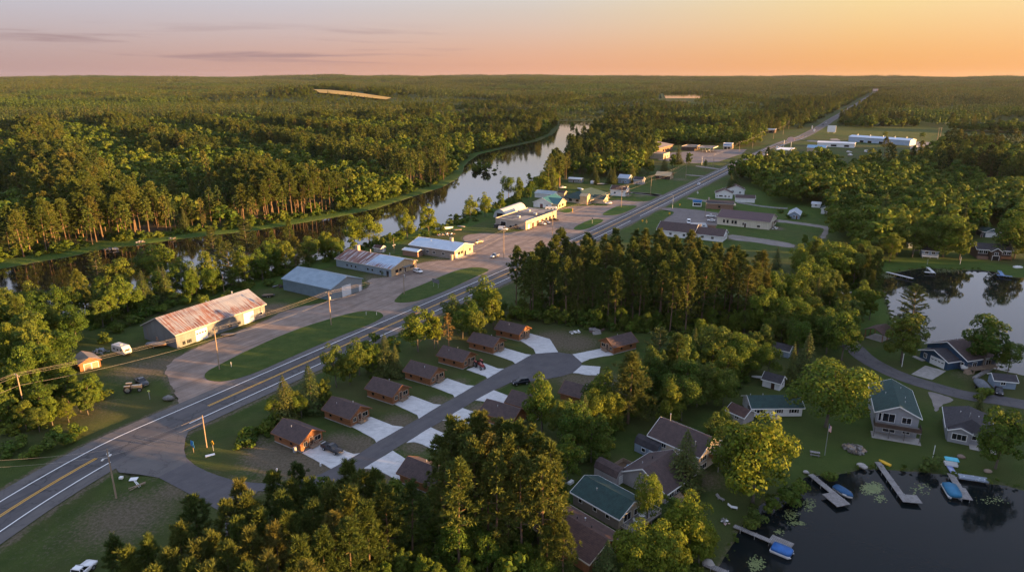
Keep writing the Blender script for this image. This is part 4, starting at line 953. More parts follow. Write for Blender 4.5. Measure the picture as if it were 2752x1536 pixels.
# ---------------------------------------------------------------- ground materials and sheets
def ground_mat():
    m, t, b = nt('ground_cover'); k = N(t); o = k.obj()
    big = k.noise(o, .035, 4, .55); mid_ = k.noise(o, .22, 5, .6); fine = k.noise(o, 1.6, 5, .7); vfine = k.noise(o, 7, 3, .7)
    g = k.mix(k.ramp(mid_, .3, .7), (.044, .074, .017), (.070, .100, .024))
    g = k.mix(k.math('MULTIPLY', k.ramp(big, .40, .60), .85), g, (.075, .080, .030))
    fr = k.mix(k.ramp(mid_, .3, .7), (.048, .100, .017), (.074, .125, .022))
    g = k.mix(k.attr('fresh').outputs['Fac'], g, fr)
    dsum = k.math('ADD', k.attr('dirt').outputs['Fac'], k.math('MULTIPLY', k.math('SUBTRACT', fine, .5), 1.1))
    dd = k.mix(k.ramp(fine, .3, .7), (.115, .095, .065), (.185, .15, .11))
    g = k.mix(k.ramp(dsum, .25, .75), g, dd)
    g = k.mix(k.math('MULTIPLY', k.ramp(vfine, .35, .75), .45), g, (.018, .022, .008))
    t.links.new(g, b.inputs['Base Color']); b.inputs['Roughness'].default_value = .95; b.inputs['Specular IOR Level'].default_value = .1
    t.links.new(k.bump(k.math('ADD', vfine, fine), .9, .25), b.inputs['Normal'])
    return m
GROUND = ground_mat(); gm.materials.append(GROUND)
ground = tag(new_obj('ground', gm), kind='structure')

def grass_mat(name, a, b2, c):
    m, t, b = nt(name); k = N(t); o = k.obj()
    mid_ = k.noise(o, .3, 5, .6); fine = k.noise(o, 2, 5, .7); vf = k.noise(o, 7, 3, .7)
    g = k.mix(k.ramp(mid_, .35, .65), a, b2); g = k.mix(k.math('MULTIPLY', k.ramp(fine, .5, .75), .6), g, c); g = k.mix(k.math('MULTIPLY', k.ramp(vf, .35, .75), .4), g, (.02, .028, .008))
    t.links.new(g, b.inputs['Base Color']); b.inputs['Roughness'].default_value = .95; b.inputs['Specular IOR Level'].default_value = .1
    t.links.new(k.bump(k.math('ADD', vf, fine), .9, .2), b.inputs['Normal']); return m
GRASS = grass_mat('verge_grass', (.046, .082, .017), (.070, .105, .024), (.075, .080, .032))
LAWN = grass_mat('mown_grass', (.050, .104, .018), (.074, .125, .024), (.08, .09, .035))
MEAD = grass_mat('meadow_grass', (.07, .095, .022), (.10, .11, .028), (.12, .105, .04))

def asphalt(name, a, b2, crack=.0, streak=0.0, ang=0.0, patchy=None):
    m, t, b = nt(name); k = N(t); o = k.obj()
    r = k.mapping(o, rot=(0, 0, -ang))
    c = k.mix(k.ramp(k.noise(o, .25, 5, .6), .3, .7), a, b2)
    if streak: c = k.mix(k.math('MULTIPLY', k.ramp(k.noise(k.mapping(r, (.02, 1.0, 1)), 1.0, 3, .6), .45, .68), streak), c, tuple(v * .62 for v in a))
    c = k.mix(k.math('MULTIPLY', k.ramp(k.noise(o, 9, 3, .8), .4, .8), .35), c, tuple(v * .55 for v in a))
    if patchy: c = k.mix(k.math('MULTIPLY', k.ramp(k.noise(k.mapping(r, (.25, 1, 1)), .12, 5, .65), .5, .66), patchy[1]), c, patchy[0])
    if crack:
        v = k.new('ShaderNodeTexVoronoi', feature='DISTANCE_TO_EDGE'); v.inputs['Scale'].default_value = .14
        dn = k.new('ShaderNodeTexNoise'); dn.inputs['Scale'].default_value = .6; t.links.new(o, dn.inputs['Vector'])
        mx = k.new('ShaderNodeMix', data_type='VECTOR'); mx.inputs[0].default_value = .12; t.links.new(o, mx.inputs[4])
        vv = k.new('ShaderNodeVectorMath', operation='MULTIPLY_ADD'); t.links.new(dn.outputs['Color'], vv.inputs[0]); vv.inputs[1].default_value = (3, 3, 3); t.links.new(o, vv.inputs[2]); t.links.new(vv.outputs[0], v.inputs['Vector'])
        c = k.mix(k.math('MULTIPLY', k.math('SUBTRACT', 1.0, k.ramp(v.outputs['Distance'], .0, .03)), crack), c, (.02, .02, .02))
    t.links.new(c, b.inputs['Base Color']); b.inputs['Roughness'].default_value = .85; b.inputs['Specular IOR Level'].default_value = .3
    t.links.new(k.bump(k.noise(o, 14, 3, .8), .4, .03), b.inputs['Normal'])
    return m
ra = math.atan2(RD[1], RD[0])
HWM = asphalt('highway_asphalt', (.082, .078, .082), (.105, .100, .102), .6, .7, ra)
SHM = asphalt('shoulder_asphalt', (.105, .098, .098), (.130, .120, .116), .3, .15, ra)
STM = asphalt('new_asphalt', (.084, .079, .085), (.108, .101, .105), .12, .2, .94, ((.12, .11, .105), .35))
LRM = asphalt('lake_road_asphalt', (.078, .074, .080), (.105, .098, .100), .4, .3, -.35)
GRV = asphalt('lot_gravel', (.205, .152, .122), (.29, .228, .192), 0, .65, ra, ((.125, .098, .082), .65))
LOTM = asphalt('lot_asphalt', (.135, .118, .116), (.175, .150, .142), .4, .3, ra, ((.20, .165, .15), .6))
LANE = asphalt('lane_gravel', (.175, .155, .145), (.235, .21, .19), 0, .2, 2.6, ((.10, .09, .06), .5))
def concrete_mat():
    m, t, b = nt('driveway_concrete'); k = N(t); o = k.obj()
    c = k.mix(k.ramp(k.noise(o, .5, 5, .6), .3, .7), (.46, .46, .465), (.55, .545, .54)); c = k.mix(k.math('MULTIPLY', k.ramp(k.noise(o, 2.2, 5, .7), .50, .72), .5), c, (.32, .31, .30))
    c = k.mix(k.math('MULTIPLY', k.ramp(k.noise(k.mapping(o, (.3, 2, 1), (0, 0, .6)), .8, 4, .6), .56, .68), .5), c, (.22, .21, .21))
    r = k.sep(k.mapping(o, rot=(0, 0, -R(147))))
    for ax in (0, 1):
        f = k.math('ABSOLUTE', k.math('SUBTRACT', k.math('FRACT', k.math('DIVIDE', r[ax], 4.1)), .5)); c = k.mix(k.math('MULTIPLY', k.ramp(f, .488, .496), .45), c, (.22, .22, .22))
    t.links.new(c, b.inputs['Base Color']); b.inputs['Roughness'].default_value = .8; t.links.new(k.bump(k.noise(o, 12, 3, .7), .2, .02), b.inputs['Normal']); return m
CONC = concrete_mat()
PAINT_W = mat('white_road_paint', (.80, .80, .78), (.42, .41, .41), 3.5, .62, .8, .6); PAINT_Y = mat('yellow_road_paint', (.72, .38, .03), (.40, .24, .06), 3.0, .6, .8, .6)

zg = lambda p: float(hills(np.array(p[0]), np.array(p[1])))
o = ribbon(HW, -7.4, 7.4, lambda p: zg(p) + .09 + (.6 if math.hypot(*p) > 1400 else 0)); tag(o.build('highway_shoulder', SHM), kind='structure')
o = ribbon(HW, -4.9, 4.9, lambda p: zg(p) + .10 + (.63 if math.hypot(*p) > 1400 else 0)); tag(o.build('highway', HWM), kind='structure')
hn = [p for p in HW if math.hypot(*p) < 1100]
L_ = np.cumsum([0] + [np.hypot(*(hn[i + 1] - hn[i])) for i in range(len(hn) - 1)])
def resample(line, step):
    line = np.array(line); s = np.concatenate([[0], np.cumsum(np.hypot(*np.diff(line, axis=0).T))]); t = np.arange(0, s[-1], step)
    return [np.array([np.interp(v, s, line[:, 0]), np.interp(v, s, line[:, 1])]) for v in t]
hr = resample(hn, 4.0)
tag(ribbon(hr, 4.02, 4.27, .107).build('left_edge_line', PAINT_W), kind='structure')
jA, jB = q('C1', 790, 625), q('C1', 1410, 340); jr = float(np.hypot(*(jB - jA)) / 2)
juncs = [(jA + jB) / 2, q('D2', 30, 1430), q('D2', 800, 1180)]
keep_ = [i for i, p in enumerate(hr) if not any(np.hypot(*(p - j)) < rj for j, rj in zip(juncs, (jr, 7, 6)))]
runs = []; cur = []
for i in range(len(hr)):
    if i in set(keep_): cur.append(hr[i])
    elif len(cur) > 2: runs.append(cur); cur = []
    else: cur = []
if len(cur) > 2: runs.append(cur)
mb = MB()
for r_ in runs:
    x = ribbon(r_, -4.27, -4.02, .107); n0 = len(mb.v); mb.v += x.v; mb.f += [tuple(i + n0 for i in f) for f in x.f]; mb.m += x.m
tag(mb.build('right_edge_line', PAINT_W), kind='structure')
mb = MB()
cj = q('C1', 1060, 410)
r1 = [p for p in hr if np.hypot(*(p - cj)) > 12]
for side in (-1, 1):
    for seg in ([p for p in hr if p[1] < cj[1] - 9], [p for p in hr if p[1] > cj[1] + 12]):
        x = ribbon(seg, *( (-.33, -.13) if side < 0 else (.13, .33)), .107); n0 = len(mb.v); mb.v += x.v; mb.f += [tuple(i + n0 for i in f) for f in x.f]; mb.m += x.m
tag(mb.build('centre_line', PAINT_Y), kind='structure')

for i, (a, s0, ln, wd) in enumerate(((14, -3.9, 14, 3.2), (27, .4, 9, 3.4), (47, -3.8, 18, 3.3), (66, .5, 12, 3.3), (84, -3.7, 10, 3.0))):
    seg = hr[a:a + max(2, int(ln / 4)) + 1]
    if len(seg) > 1: tag(ribbon(seg, s0, s0 + wd, .1035).build('asphalt_patch', STM if i % 2 else LRM), kind='structure')
sheet('gravel_lot', smooth_poly(LOT, 1), .055, GRV, wob=.35)
sheet('grocery_lot', GLOT, .05, LOTM)
for i, p in enumerate(ISL): sheet('grass_island', smooth_poly(p, 2), .15, LAWN if i > 1 else GRASS, edge=.14)
sheet('paved_lot', smooth_poly(RLOT, 1), .06, LOTM)
for p in LANES: sheet('gravel_lane', smooth_poly(p, 1), .04, LANE, wob=.25)
sheet('street', STREET_A, .075, STM)
sheet('junction_apron', qs('C1', [(1500, 300), (1300, 380), (870, 655), (895, 692), (1050, 707), (1190, 730), (1405, 618), (1394, 575), (1383, 520), (1393, 440), (1423, 365)]), .084, SHM)
for i, p in enumerate(DRIVES): sheet('driveway', p, .12, CONC, edge=.11, wob=.05)
tag(ribbon(LROAD, -3.0, 3.0, .07).build('lake_road', LRM), kind='structure')
sheet('gravel_drive', smooth_poly(LDRIVE, 2), .05, LANE, wob=.2)
sheet('garage_drive', BDRIVE, .1, mat('old_concrete', (.25, .235, .215), (.32, .30, .28), .9, rough=.9), edge=.09)
sheet('meadow', smooth_poly(MEADOW, 2), .03, MEAD)
STRAW = mat('straw_field', (.40, .27, .07), (.30, .21, .06), .02, rough=.95)
mb = MB(); fq = [FIELD[0], FIELD[1], FIELD[2], FIELD[4]]
def fp_(a, b): p = (fq[0] * (1 - a) + fq[1] * a) * (1 - b) + (fq[3] * (1 - a) + fq[2] * a) * b; return (p[0], p[1], zg(p) + 6.0)
for i in range(16):
    for j in range(6): mb.quad(fp_(i / 16, j / 6), fp_((i + 1) / 16, j / 6), fp_((i + 1) / 16, (j + 1) / 6), fp_(i / 16, (j + 1) / 6))
tag(mb.build('straw_field', STRAW), kind='structure')

def water_mat(name, body, rough=.04, bump=.05, sc_=.9, ior=1.45, spec_=.5):
    m, t, b = nt(name); k = N(t); o = k.obj()
    b.inputs['Base Color'].default_value = (*body, 1); b.inputs['Roughness'].default_value = rough; b.inputs['IOR'].default_value = ior; b.inputs['Specular IOR Level'].default_value = spec_
    n1 = k.noise(k.mapping(o, (1, 1.6, 1)), sc_, 3, .5); n2 = k.noise(o, .05, 2, .5)
    t.links.new(k.bump(k.math('MULTIPLY', n1, n2), bump, .12), b.inputs['Normal']); return m
def grow(poly, d):
    poly = ccw([tuple(p) for p in poly]); out = []
    for i, p in enumerate(poly):
        a = np.array(poly[i - 1]); c = np.array(poly[(i + 1) % len(poly)]); e = c - a; e /= max(np.hypot(*e), 1e-6); out.append(np.array(p) + d * np.array([e[1], -e[0]]))
    return out
WR = water_mat('river_water', (.012, .010, .007), .05, .10); WL = water_mat('lake_water', (.008, .010, .011), .03, .05)
sheet('river', grow(RIVER, 2.0), -.5, WR); sheet('lake', grow(LAKE1, 2.0), -.5, water_mat('dark_lake_water', (.007, .010, .011), .05, .16, 1.3, 1.33, .22)); sheet('lake', grow(LAKE2, 2.0), -.5, WL)
zl = max(zg(p) for p in FLAKE) + 1.5; print('LAKEZ', zl, min(zg(p) for p in FLAKE)); sheet('far_lake', FLAKE, zl, WL); sheet('far_lake_shore', grow(FLAKE, 10), zl - .5, GROUND, edge=14)

# ---------------------------------------------------------------- evening air
hz = bpy.data.materials.new('evening_haze'); hz.use_nodes = True; ht_ = hz.node_tree
for n_ in list(ht_.nodes):
    if n_.type == 'BSDF_PRINCIPLED': ht_.nodes.remove(n_)
pv = ht_.nodes.new('ShaderNodeVolumePrincipled'); pv.inputs['Color'].default_value = HAZE_C; pv.inputs['Density'].default_value = HAZE_D; pv.inputs['Anisotropy'].default_value = .3
ht_.links.new(pv.outputs[0], ht_.nodes['Material Output'].inputs['Volume'])
if HAZE_D > 0:
    hb = MB().box(-13500, 13500, -1500, 13500, -8, 175).build('haze', hz); tag(hb, kind='stuff')
    hz.cycles.homogeneous_volume = True
# ---------------------------------------------------------------- building materials
LOG = mat('log_siding', (.31, .128, .050), (.21, .088, .036), 1.6, rough=.65, rib=('z', .24, .75), ribd=.06, stretch=(.25, .25, 3))
SHB = mat('brown_shingles', (.110, .076, .072), (.078, .057, .057), 1.4, rough=.92, rib=('z', .13, .4), ribd=.03, grain=(9, .35))
SHG = mat('green_shingles', (.036, .080, .074), (.027, .058, .057), 1.2, rough=.92, rib=('z', .13, .4), ribd=.03, grain=(9, .35))
SHK = mat('charcoal_shingles', (.066, .062, .070), (.048, .045, .052), 1.3, rough=.92, rib=('z', .13, .4), ribd=.03, grain=(9, .35))
SHR = mat('reddish_shingles', (.115, .066, .055), (.080, .048, .043), 1.3, rough=.92, rib=('z', .13, .4), ribd=.03, grain=(9, .35))
TEAL = mat('teal_metal_roof', (.020, .100, .105), (.028, .120, .120), .6, rough=.45, rib=('y', .5, .35), ribd=.03)
GAL = mat('galvanised_sheet', (.30, .335, .37), (.23, .255, .285), .7, rough=.5, metal=.35, rib=('xy', .45, .4), ribd=.03, stretch=(1, 1, .2), grain=(3, .12))
BLUEG = mat('blue_grey_sheet', (.165, .225, .265), (.135, .185, .22), .5, rough=.5, metal=.15, rib=('xy', .6, .35), ribd=.03)
BLUER = mat('blue_grey_roof_sheet', (.22, .30, .37), (.17, .24, .30), .35, rough=.4, metal=.4, rib=('x', .6, .35), ribd=.03)
PALER = mat('pale_blue_roof_sheet', (.36, .47, .60), (.31, .41, .53), .3, rough=.38, metal=.4, rib=('x', .45, .25), ribd=.03)
RUSTR = mat('rusty_roof_sheet', (.36, .37, .40), (.17, .066, .042), .8, .46, .6, rough=.6, metal=.15, rib=('x', .62, .5), ribd=.04, stretch=(2.6, .10, .10), col3=(.24, .10, .06), sc3=.5, lo3=.5, hi3=.7)
RUSTR2 = mat('dark_rust_roof_sheet', (.16, .065, .05), (.36, .40, .45), .8, .56, .66, rough=.6, metal=.1, rib=('x', .62, .5), ribd=.04, stretch=(2.4, .12, .12))
RUSTW = mat('weathered_sheet_wall', (.18, .195, .21), (.145, .155, .162), .5, rough=.6, metal=.2, rib=('xy', .5, .4), ribd=.03, stretch=(1, 1, .2), col3=(.30, .14, .06), sc3=.42, lo3=.62, hi3=.8)
CREAM = mat('cream_sheet_wall', (.58, .53, .43), (.52, .47, .38), .8, rough=.6, rib=('xy', .9, .22), ribd=.02, stretch=(1, 1, .2))
WHITE = mat('white_siding', (.72, .73, .74), (.64, .65, .66), .8, rough=.6, rib=('z', .2, .28), ribd=.02)
TRIM = mat('white_trim', (.76, .76, .75), rough=.5)
TANT = mat('tan_trim', (.48, .42, .33), rough=.6)
TANW = mat('tan_stucco', (.44, .36, .27), (.38, .31, .235), .6, rough=.85, grain=(2.5, .12))
TANB = mat('tan_board_siding', (.50, .37, .22), (.42, .30, .18), 1.4, rough=.75, rib=('xy', .3, .35), ribd=.03, stretch=(1, 1, .2))
BRICK = mat('brown_brick', (.27, .165, .115), (.22, .135, .10), 2.0, rough=.9, rib=('z', .09, .4), ribd=.02, grain=(6, .2))
TAUPE = mat('taupe_siding', (.25, .22, .195), (.215, .19, .17), .8, rough=.7, rib=('z', .18, .3), ribd=.02)
GREYS = mat('grey_siding', (.30, .31, .335), (.255, .265, .29), .8, rough=.7, rib=('z', .18, .3), ribd=.02)
LGREY = mat('light_grey_siding', (.36, .335, .335), (.31, .29, .295), .8, rough=.7, rib=('z', .18, .3), ribd=.02)
BLUES = mat('navy_siding', (.030, .072, .135), (.024, .058, .11), .8, rough=.6, rib=('z', .18, .35), ribd=.02)
SKYBL = mat('pale_blue_siding', (.24, .31, .40), (.20, .265, .345), .8, rough=.7, rib=('z', .18, .3), ribd=.02)
BEIGE = mat('beige_siding', (.52, .45, .35), (.46, .40, .31), .8, rough=.7, rib=('z', .18, .3), ribd=.02)
DKRED = mat('maroon_sheet_roof', (.085, .042, .045), (.070, .036, .040), .5, rough=.5, metal=.1, rib=('x', .9, .3), ribd=.03)
DKBR = mat('dark_brown_siding', (.085, .055, .042), (.06, .04, .032), .8, rough=.8, rib=('z', .2, .3), ribd=.02)
WOOD = mat('raw_deck_wood', (.36, .27, .19), (.27, .20, .145), 1.5, rough=.85, stretch=(.3, 3, 1), grain=(6, .2))
GWOOD = mat('grey_dock_wood', (.31, .295, .285), (.22, .205, .20), 1.3, rough=.9, rib=('x', .32, .5), ribd=.03, grain=(4, .25))
RWOOD = mat('orange_brown_wood', (.26, .115, .05), (.20, .09, .04), 1.5, rough=.8, rib=('xy', .3, .4), ribd=.03, stretch=(1, 1, .2))
FLATR = mat('tar_flat_roof', (.070, .070, .078), (.10, .098, .10), .12, rough=.9, grain=(3, .2), col3=(.30, .265, .24), sc3=.09, lo3=.52, hi3=.6)
MEMBR = mat('brown_flat_roof', (.20, .165, .145), (.25, .21, .185), .1, rough=.85, grain=(1.5, .15))
GLASS = mat('window_glass', (.012, .016, .022), rough=.06, spec=.6)
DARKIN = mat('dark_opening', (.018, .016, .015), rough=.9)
DOORW = mat('white_panel_door', (.70, .71, .72), (.63, .64, .65), .6, rough=.5, rib=('z', .55, .3), ribd=.02)
DOORB = mat('dark_brown_door', (.055, .03, .022), rough=.5)
BRICKC = mat('chimney_brick', (.30, .15, .10), (.22, .11, .075), 3, rough=.9, rib=('z', .08, .35), ribd=.02)
METP = mat('vent_pipe_metal', (.55, .56, .58), rough=.4, metal=.6)
BLACK = mat('black_steel', (.02, .02, .022), rough=.5, metal=.3)
CONCF = mat('foundation_concrete', (.36, .34, .32), (.29, .275, .26), 1, rough=.9)
SHEETW = mat('quonset_sheet', (.60, .57, .52), (.50, .47, .43), .4, rough=.5, metal=.25, rib=('x', .6, .3), ribd=.03)

class Bld:
    """a building given by its near corner N, the direction of its ridge and which side it extends to.
    local frame: x from N along the ridge wall, y from N along the gable wall, origin at the middle of the base"""
    def __init__(s, name, N_, ang, L, W, side, h, rise, wall, roof, label, cat='building', over=.45, trim=None, found=None, hip=0.0, ridge=.5, kind='gable', group=None, gmat=None):
        s.L, s.W, s.h, s.rise = L, W, h, rise; s.sd = side; s.ridge = ridge
        a = R(ang); ca, sa = math.cos(a), math.sin(a)
        c = (N_[0] + ca * L / 2 - sa * side * W / 2, N_[1] + sa * L / 2 + ca * side * W / 2)
        s.root = empty(name, c, a, label, cat, group); s.wallm = wall; s.trimm = trim
        P = s.pt
        walls = MB(); x0, x1, y0, y1 = 0, L, 0, W
        gm_ = 1 if gmat is not None else 0
        wmats = [wall] + ([gmat] if gmat is not None else [])
        if kind == 'gable':
            pk = (W * ridge, h + rise); hh = (L * hip / 2 if hip else 0)
            if hip:
                walls_box = [((0, 0), (L, 0)), ((L, 0), (L, W)), ((L, W), (0, W)), ((0, W), (0, 0))]
                for p, q_ in walls_box: walls.quad(P(*p, -.3), P(*q_, -.3), P(*q_, h), P(*p, h))
            else:
                walls.quad(P(0, 0, -.3), P(L, 0, -.3), P(L, 0, h), P(0, 0, h)); walls.quad(P(0, W, -.3), P(L, W, -.3), P(L, W, h), P(0, W, h))
                walls.quad(P(0, 0, -.3), P(0, W, -.3), P(0, W, h), P(0, pk[0], pk[1] - .02), P(0, 0, h), m=gm_); walls.quad(P(L, 0, -.3), P(L, W, -.3), P(L, W, h), P(L, pk[0], pk[1] - .02), P(L, 0, h))
            s.wall = walls.build('wall', wmats, s.root)
            th = .16; rf = MB(); ov = over; yr = W * ridge
            sl0, sl1 = rise / yr, rise / (W - yr)
            hx = L * hip / 2
            for (ya, yb, za, zb) in ((-ov, yr, h - ov * sl0, h + rise), (W + ov, yr, h - ov * sl1, h + rise)):
                xa0, xa1 = -ov, L + ov; xb0, xb1 = (-ov + (hx + ov if hip else 0)), (L + ov - (hx + ov if hip else 0))
                rf.hexa([P(xa0, ya, za + .03), P(xa1, ya, za + .03), P(xb1, yb, zb + .03), P(xb0, yb, zb + .03), P(xa0, ya, za + th), P(xa1, ya, za + th), P(xb1, yb, zb + th), P(xb0, yb, zb + th)])
            if hip:
                for xe, xr in ((-ov, hx), (L + ov, L - hx)):
                    rf.quad(P(xe, -ov, h - ov * sl0 + th), P(xe, W + ov, h - ov * sl1 + th), P(xr, yr, h + rise + th))
            if trim is not None:
                for ya, za, sl in ((-ov, h - ov * sl0, 0), (W + ov, h - ov * sl1, 0)):
                    rf.obox(P(L / 2, ya + (-.03 if ya < 0 else .03), za + .02), s.v(L / 2 + ov + .02, 0, 0), s.v(0, .04, 0), (0, 0, .13), 1)
                if not hip:
                    for xe in (-ov - .03, L + ov + .03):
                        for ya, za in ((-ov, h - ov * sl0), (W + ov, h - ov * sl1)):
                            rf.beam(P(xe, ya, za + .05), P(xe, yr, h + rise + .05), .07, .24, 1)
            s.roof = rf.build('roof', [roof, trim or roof], s.root)
        elif kind == 'flat':
            for p, q_ in (((0, 0), (L, 0)), ((L, 0), (L, W)), ((L, W), (0, W)), ((0, W), (0, 0))): walls.quad(P(*p, -.3), P(*q_, -.3), P(*q_, h), P(*p, h), m=(gm_ if p[0] == 0 and q_[0] == 0 else 0))
            s.wall = walls.build('wall', wmats, s.root)
            rf = MB(); t_ = .3
            rf.obox(P(L / 2, W / 2, h - .1), s.v(L / 2 - .02, 0, 0), s.v(0, W / 2 - .02, 0), (0, 0, .1), 0)
            for (cx, cy, ax_, ay__) in ((L / 2, 0, L / 2 + .06, .14), (L / 2, W, L / 2 + .06, .14), (0, W / 2, .14, W / 2 - .08), (L, W / 2, .14, W / 2 - .08)):
                rf.obox(P(cx, cy, h + .15), s.v(ax_, 0, 0), s.v(0, ay__, 0), (0, 0, .2), 1)
            s.roof = rf.build('roof', [roof, trim or roof], s.root)
        if found:
            f = MB(); f.obox(P(L / 2, W / 2, .1), s.v(L / 2 + .06, 0, 0), s.v(0, W / 2 + .06, 0), (0, 0, .12)); f.build('foundation', found, s.root)
    def pt(s, x, y, z=0): return (x - s.L / 2, s.sd * (y - s.W / 2), z)
    def v(s, x, y, z=0): return (x, s.sd * y, z)
    def frame(s, wall):
        """origin, along, outward of a wall: e near eave wall, E far eave wall, g gable at N, G far gable"""
        return {'e': (lambda t: s.pt(t, 0), s.v(1, 0), s.v(0, -1)), 'E': (lambda t: s.pt(t, s.W), s.v(1, 0), s.v(0, 1)), 'g': (lambda t: s.pt(0, t), s.v(0, 1), s.v(-1, 0)), 'G': (lambda t: s.pt(s.L, t), s.v(0, 1), s.v(1, 0))}[wall]
    def slab(s, mb, wall, t0, t1, z0, z1, out0, out1, m=0):
        o, al, n = s.frame(wall); c = Vector(o((t0 + t1) / 2)); n = Vector(n); al = Vector(al)
        mb.obox(c + n * (out0 + out1) / 2 + Vector((0, 0, (z0 + z1) / 2)), al * (t1 - t0) / 2, n * (out1 - out0) / 2, (0, 0, (z1 - z0) / 2), m); return mb
    def window(s, wall, t, z, w, h, frame=None, bars=1, fw=.09, shutters=None):
        mb = MB(); t0, t1 = t - w / 2, t + w / 2; f = frame or TRIM
        for a in ((t0 - fw, t0, z - fw, z + h + fw), (t1, t1 + fw, z - fw, z + h + fw), (t0, t1, z - fw, z), (t0, t1, z + h, z + h + fw)): s.slab(mb, wall, *a, .0, .07)
        for i in range(bars):
            x = t0 + w * (i + 1) / (bars + 1); s.slab(mb, wall, x - .03, x + .03, z, z + h, .03, .06)
        o = mb.build('window', f, s.root)
        s.slab(MB(), wall, t0, t1, z, z + h, .0, .03).build('pane', GLASS, o)
        if shutters:
            for a, b in ((t0 - fw - .4, t0 - fw - .02), (t1 + fw + .02, t1 + fw + .4)): s.slab(MB(), wall, a, b, z - .05, z + h + .05, 0, .05).build('shutter', shutters, o)
        return o
    def door(s, wall, t, w=.95, h=2.05, m=None, z=0.0, frame=None, glass=False, knob=True):
        mb = MB(); s.slab(mb, wall, t - w / 2, t + w / 2, z, z + h, .0, .05)
        o = mb.build('door', m or DOORB, s.root)
        fr = MB()
        for a in ((t - w / 2 - .09, t - w / 2, z, z + h + .09), (t + w / 2, t + w / 2 + .09, z, z + h + .09), (t - w / 2, t + w / 2, z + h, z + h + .09)): s.slab(fr, wall, *a, 0, .08)
        fr.build('frame', frame or TRIM, o)
        if glass: s.slab(MB(), wall, t - w / 2 + .12, t + w / 2 - .12, z + .15, z + h - .15, .045, .06).build('pane', GLASS, o)
        return o
    def bigdoor(s, wall, t, w, h, m=None, lights=False, name='garage_door'):
        mb = MB(); s.slab(mb, wall, t - w / 2, t + w / 2, 0, h, .0, .06)
        for i in range(1, 5): s.slab(mb, wall, t - w / 2, t + w / 2, h * i / 5 - .02, h * i / 5 + .02, .055, .075)
        o = mb.build(name, m or DOORW, s.root)
        fr = MB()
        for a in ((t - w / 2 - .12, t - w / 2, 0, h + .12), (t + w / 2, t + w / 2 + .12, 0, h + .12), (t - w / 2, t + w / 2, h, h + .12)): s.slab(fr, wall, *a, 0, .09)
        fr.build('frame', TRIM, o)
        if lights:
            for i in range(4):
                x = t - w / 2 + w * (i + .5) / 4; s.slab(MB(), wall, x - w * .08, x + w * .08, h * .62, h * .74, .06, .085).build('pane', GLASS, o)
        return o
    def roofz(s, y):
        yr = s.W * s.ridge
        return s.h + s.rise * (y / yr if y < yr else (s.W - y) / (s.W - yr)) + .16
    def pipe(s, x, y, h=.5, r=.07, m=None, name='vent_pipe', cap=True):
        z = s.roofz(y); mb = MB().tube([s.pt(x, y, z - .1), s.pt(x, y, z + h)], r, 8)
        if cap: mb.tube([s.pt(x, y, z + h), s.pt(x, y, z + h + .08)], r * 1.6, 8)
        return mb.build(name, m or METP, s.roof)
    def chimney(s, x, y, w=.9, h=1.4, m=None):
        z = s.roofz(y); mb = MB().obox(s.pt(x, y, z + h / 2 - .3), s.v(w / 2, 0), s.v(0, w / 2), (0, 0, h / 2 + .3)); mb.obox(s.pt(x, y, z + h + .06), s.v(w / 2 + .07, 0), s.v(0, w / 2 + .07), (0, 0, .06), 1)
        return mb.build('chimney', [m or BRICKC, CONCF], s.roof)
    def deck(s, wall, t0, t1, depth, z, wood=None, rail=True, railm=None, posts=True, side=True, name='deck', solid=False):
        o, al, n = s.frame(wall); wood = wood or WOOD; mb = MB(); s.slab(mb, wall, t0, t1, z - .18, z, .02, depth)
        if posts:
            n_ = Vector(n)
            for t in np.linspace(t0 + .15, t1 - .15, max(2, int((t1 - t0) / 2.6) + 1)):
                c = Vector(o(float(t))) + n_ * (depth - .15); mb.box(c.x - .08, c.x + .08, c.y - .08, c.y + .08, -.1, z - .18)
        d = mb.build(name, wood, s.root)
        if rail:
            rb = MB(); n_ = Vector(n); hgt = .95
            P0, P1 = Vector(o(t0 + .06)), Vector(o(t1 - .06)); A = P0 + n_ * (depth - .06); B = P1 + n_ * (depth - .06)
            segs = [(A, B)] + ([(P0 + n_ * .1, A), (P1 + n_ * .1, B)] if side else [])
            for a, b in segs:
                for zz in ((z + hgt, z + .12) if not solid else ()): rb.beam((a.x, a.y, zz), (b.x, b.y, zz), .07, .09)
                if solid: rb.beam((a.x, a.y, z + hgt / 2), (b.x, b.y, z + hgt / 2), .07, hgt)
                k = max(2, int((b - a).length / (.45 if not solid else 2)))
                for i in range(k + 1):
                    c = a.lerp(b, i / k); w_ = .05 if i % 4 or solid else .08; rb.box(c.x - w_ / 2, c.x + w_ / 2, c.y - w_ / 2, c.y + w_ / 2, z, z + hgt)
            rb.build('railing', railm or wood, d)
        return d
    def steps(s, wall, t0, t1, d0, z, n=4, m=None, down=.28):
        mb = MB()
        for i in range(n): s.slab(mb, wall, t0, t1, 0.0, z * (n - i) / n, d0 + i * down, d0 + (i + 1) * down)
        return mb.build('steps', m or WOOD, s.root)

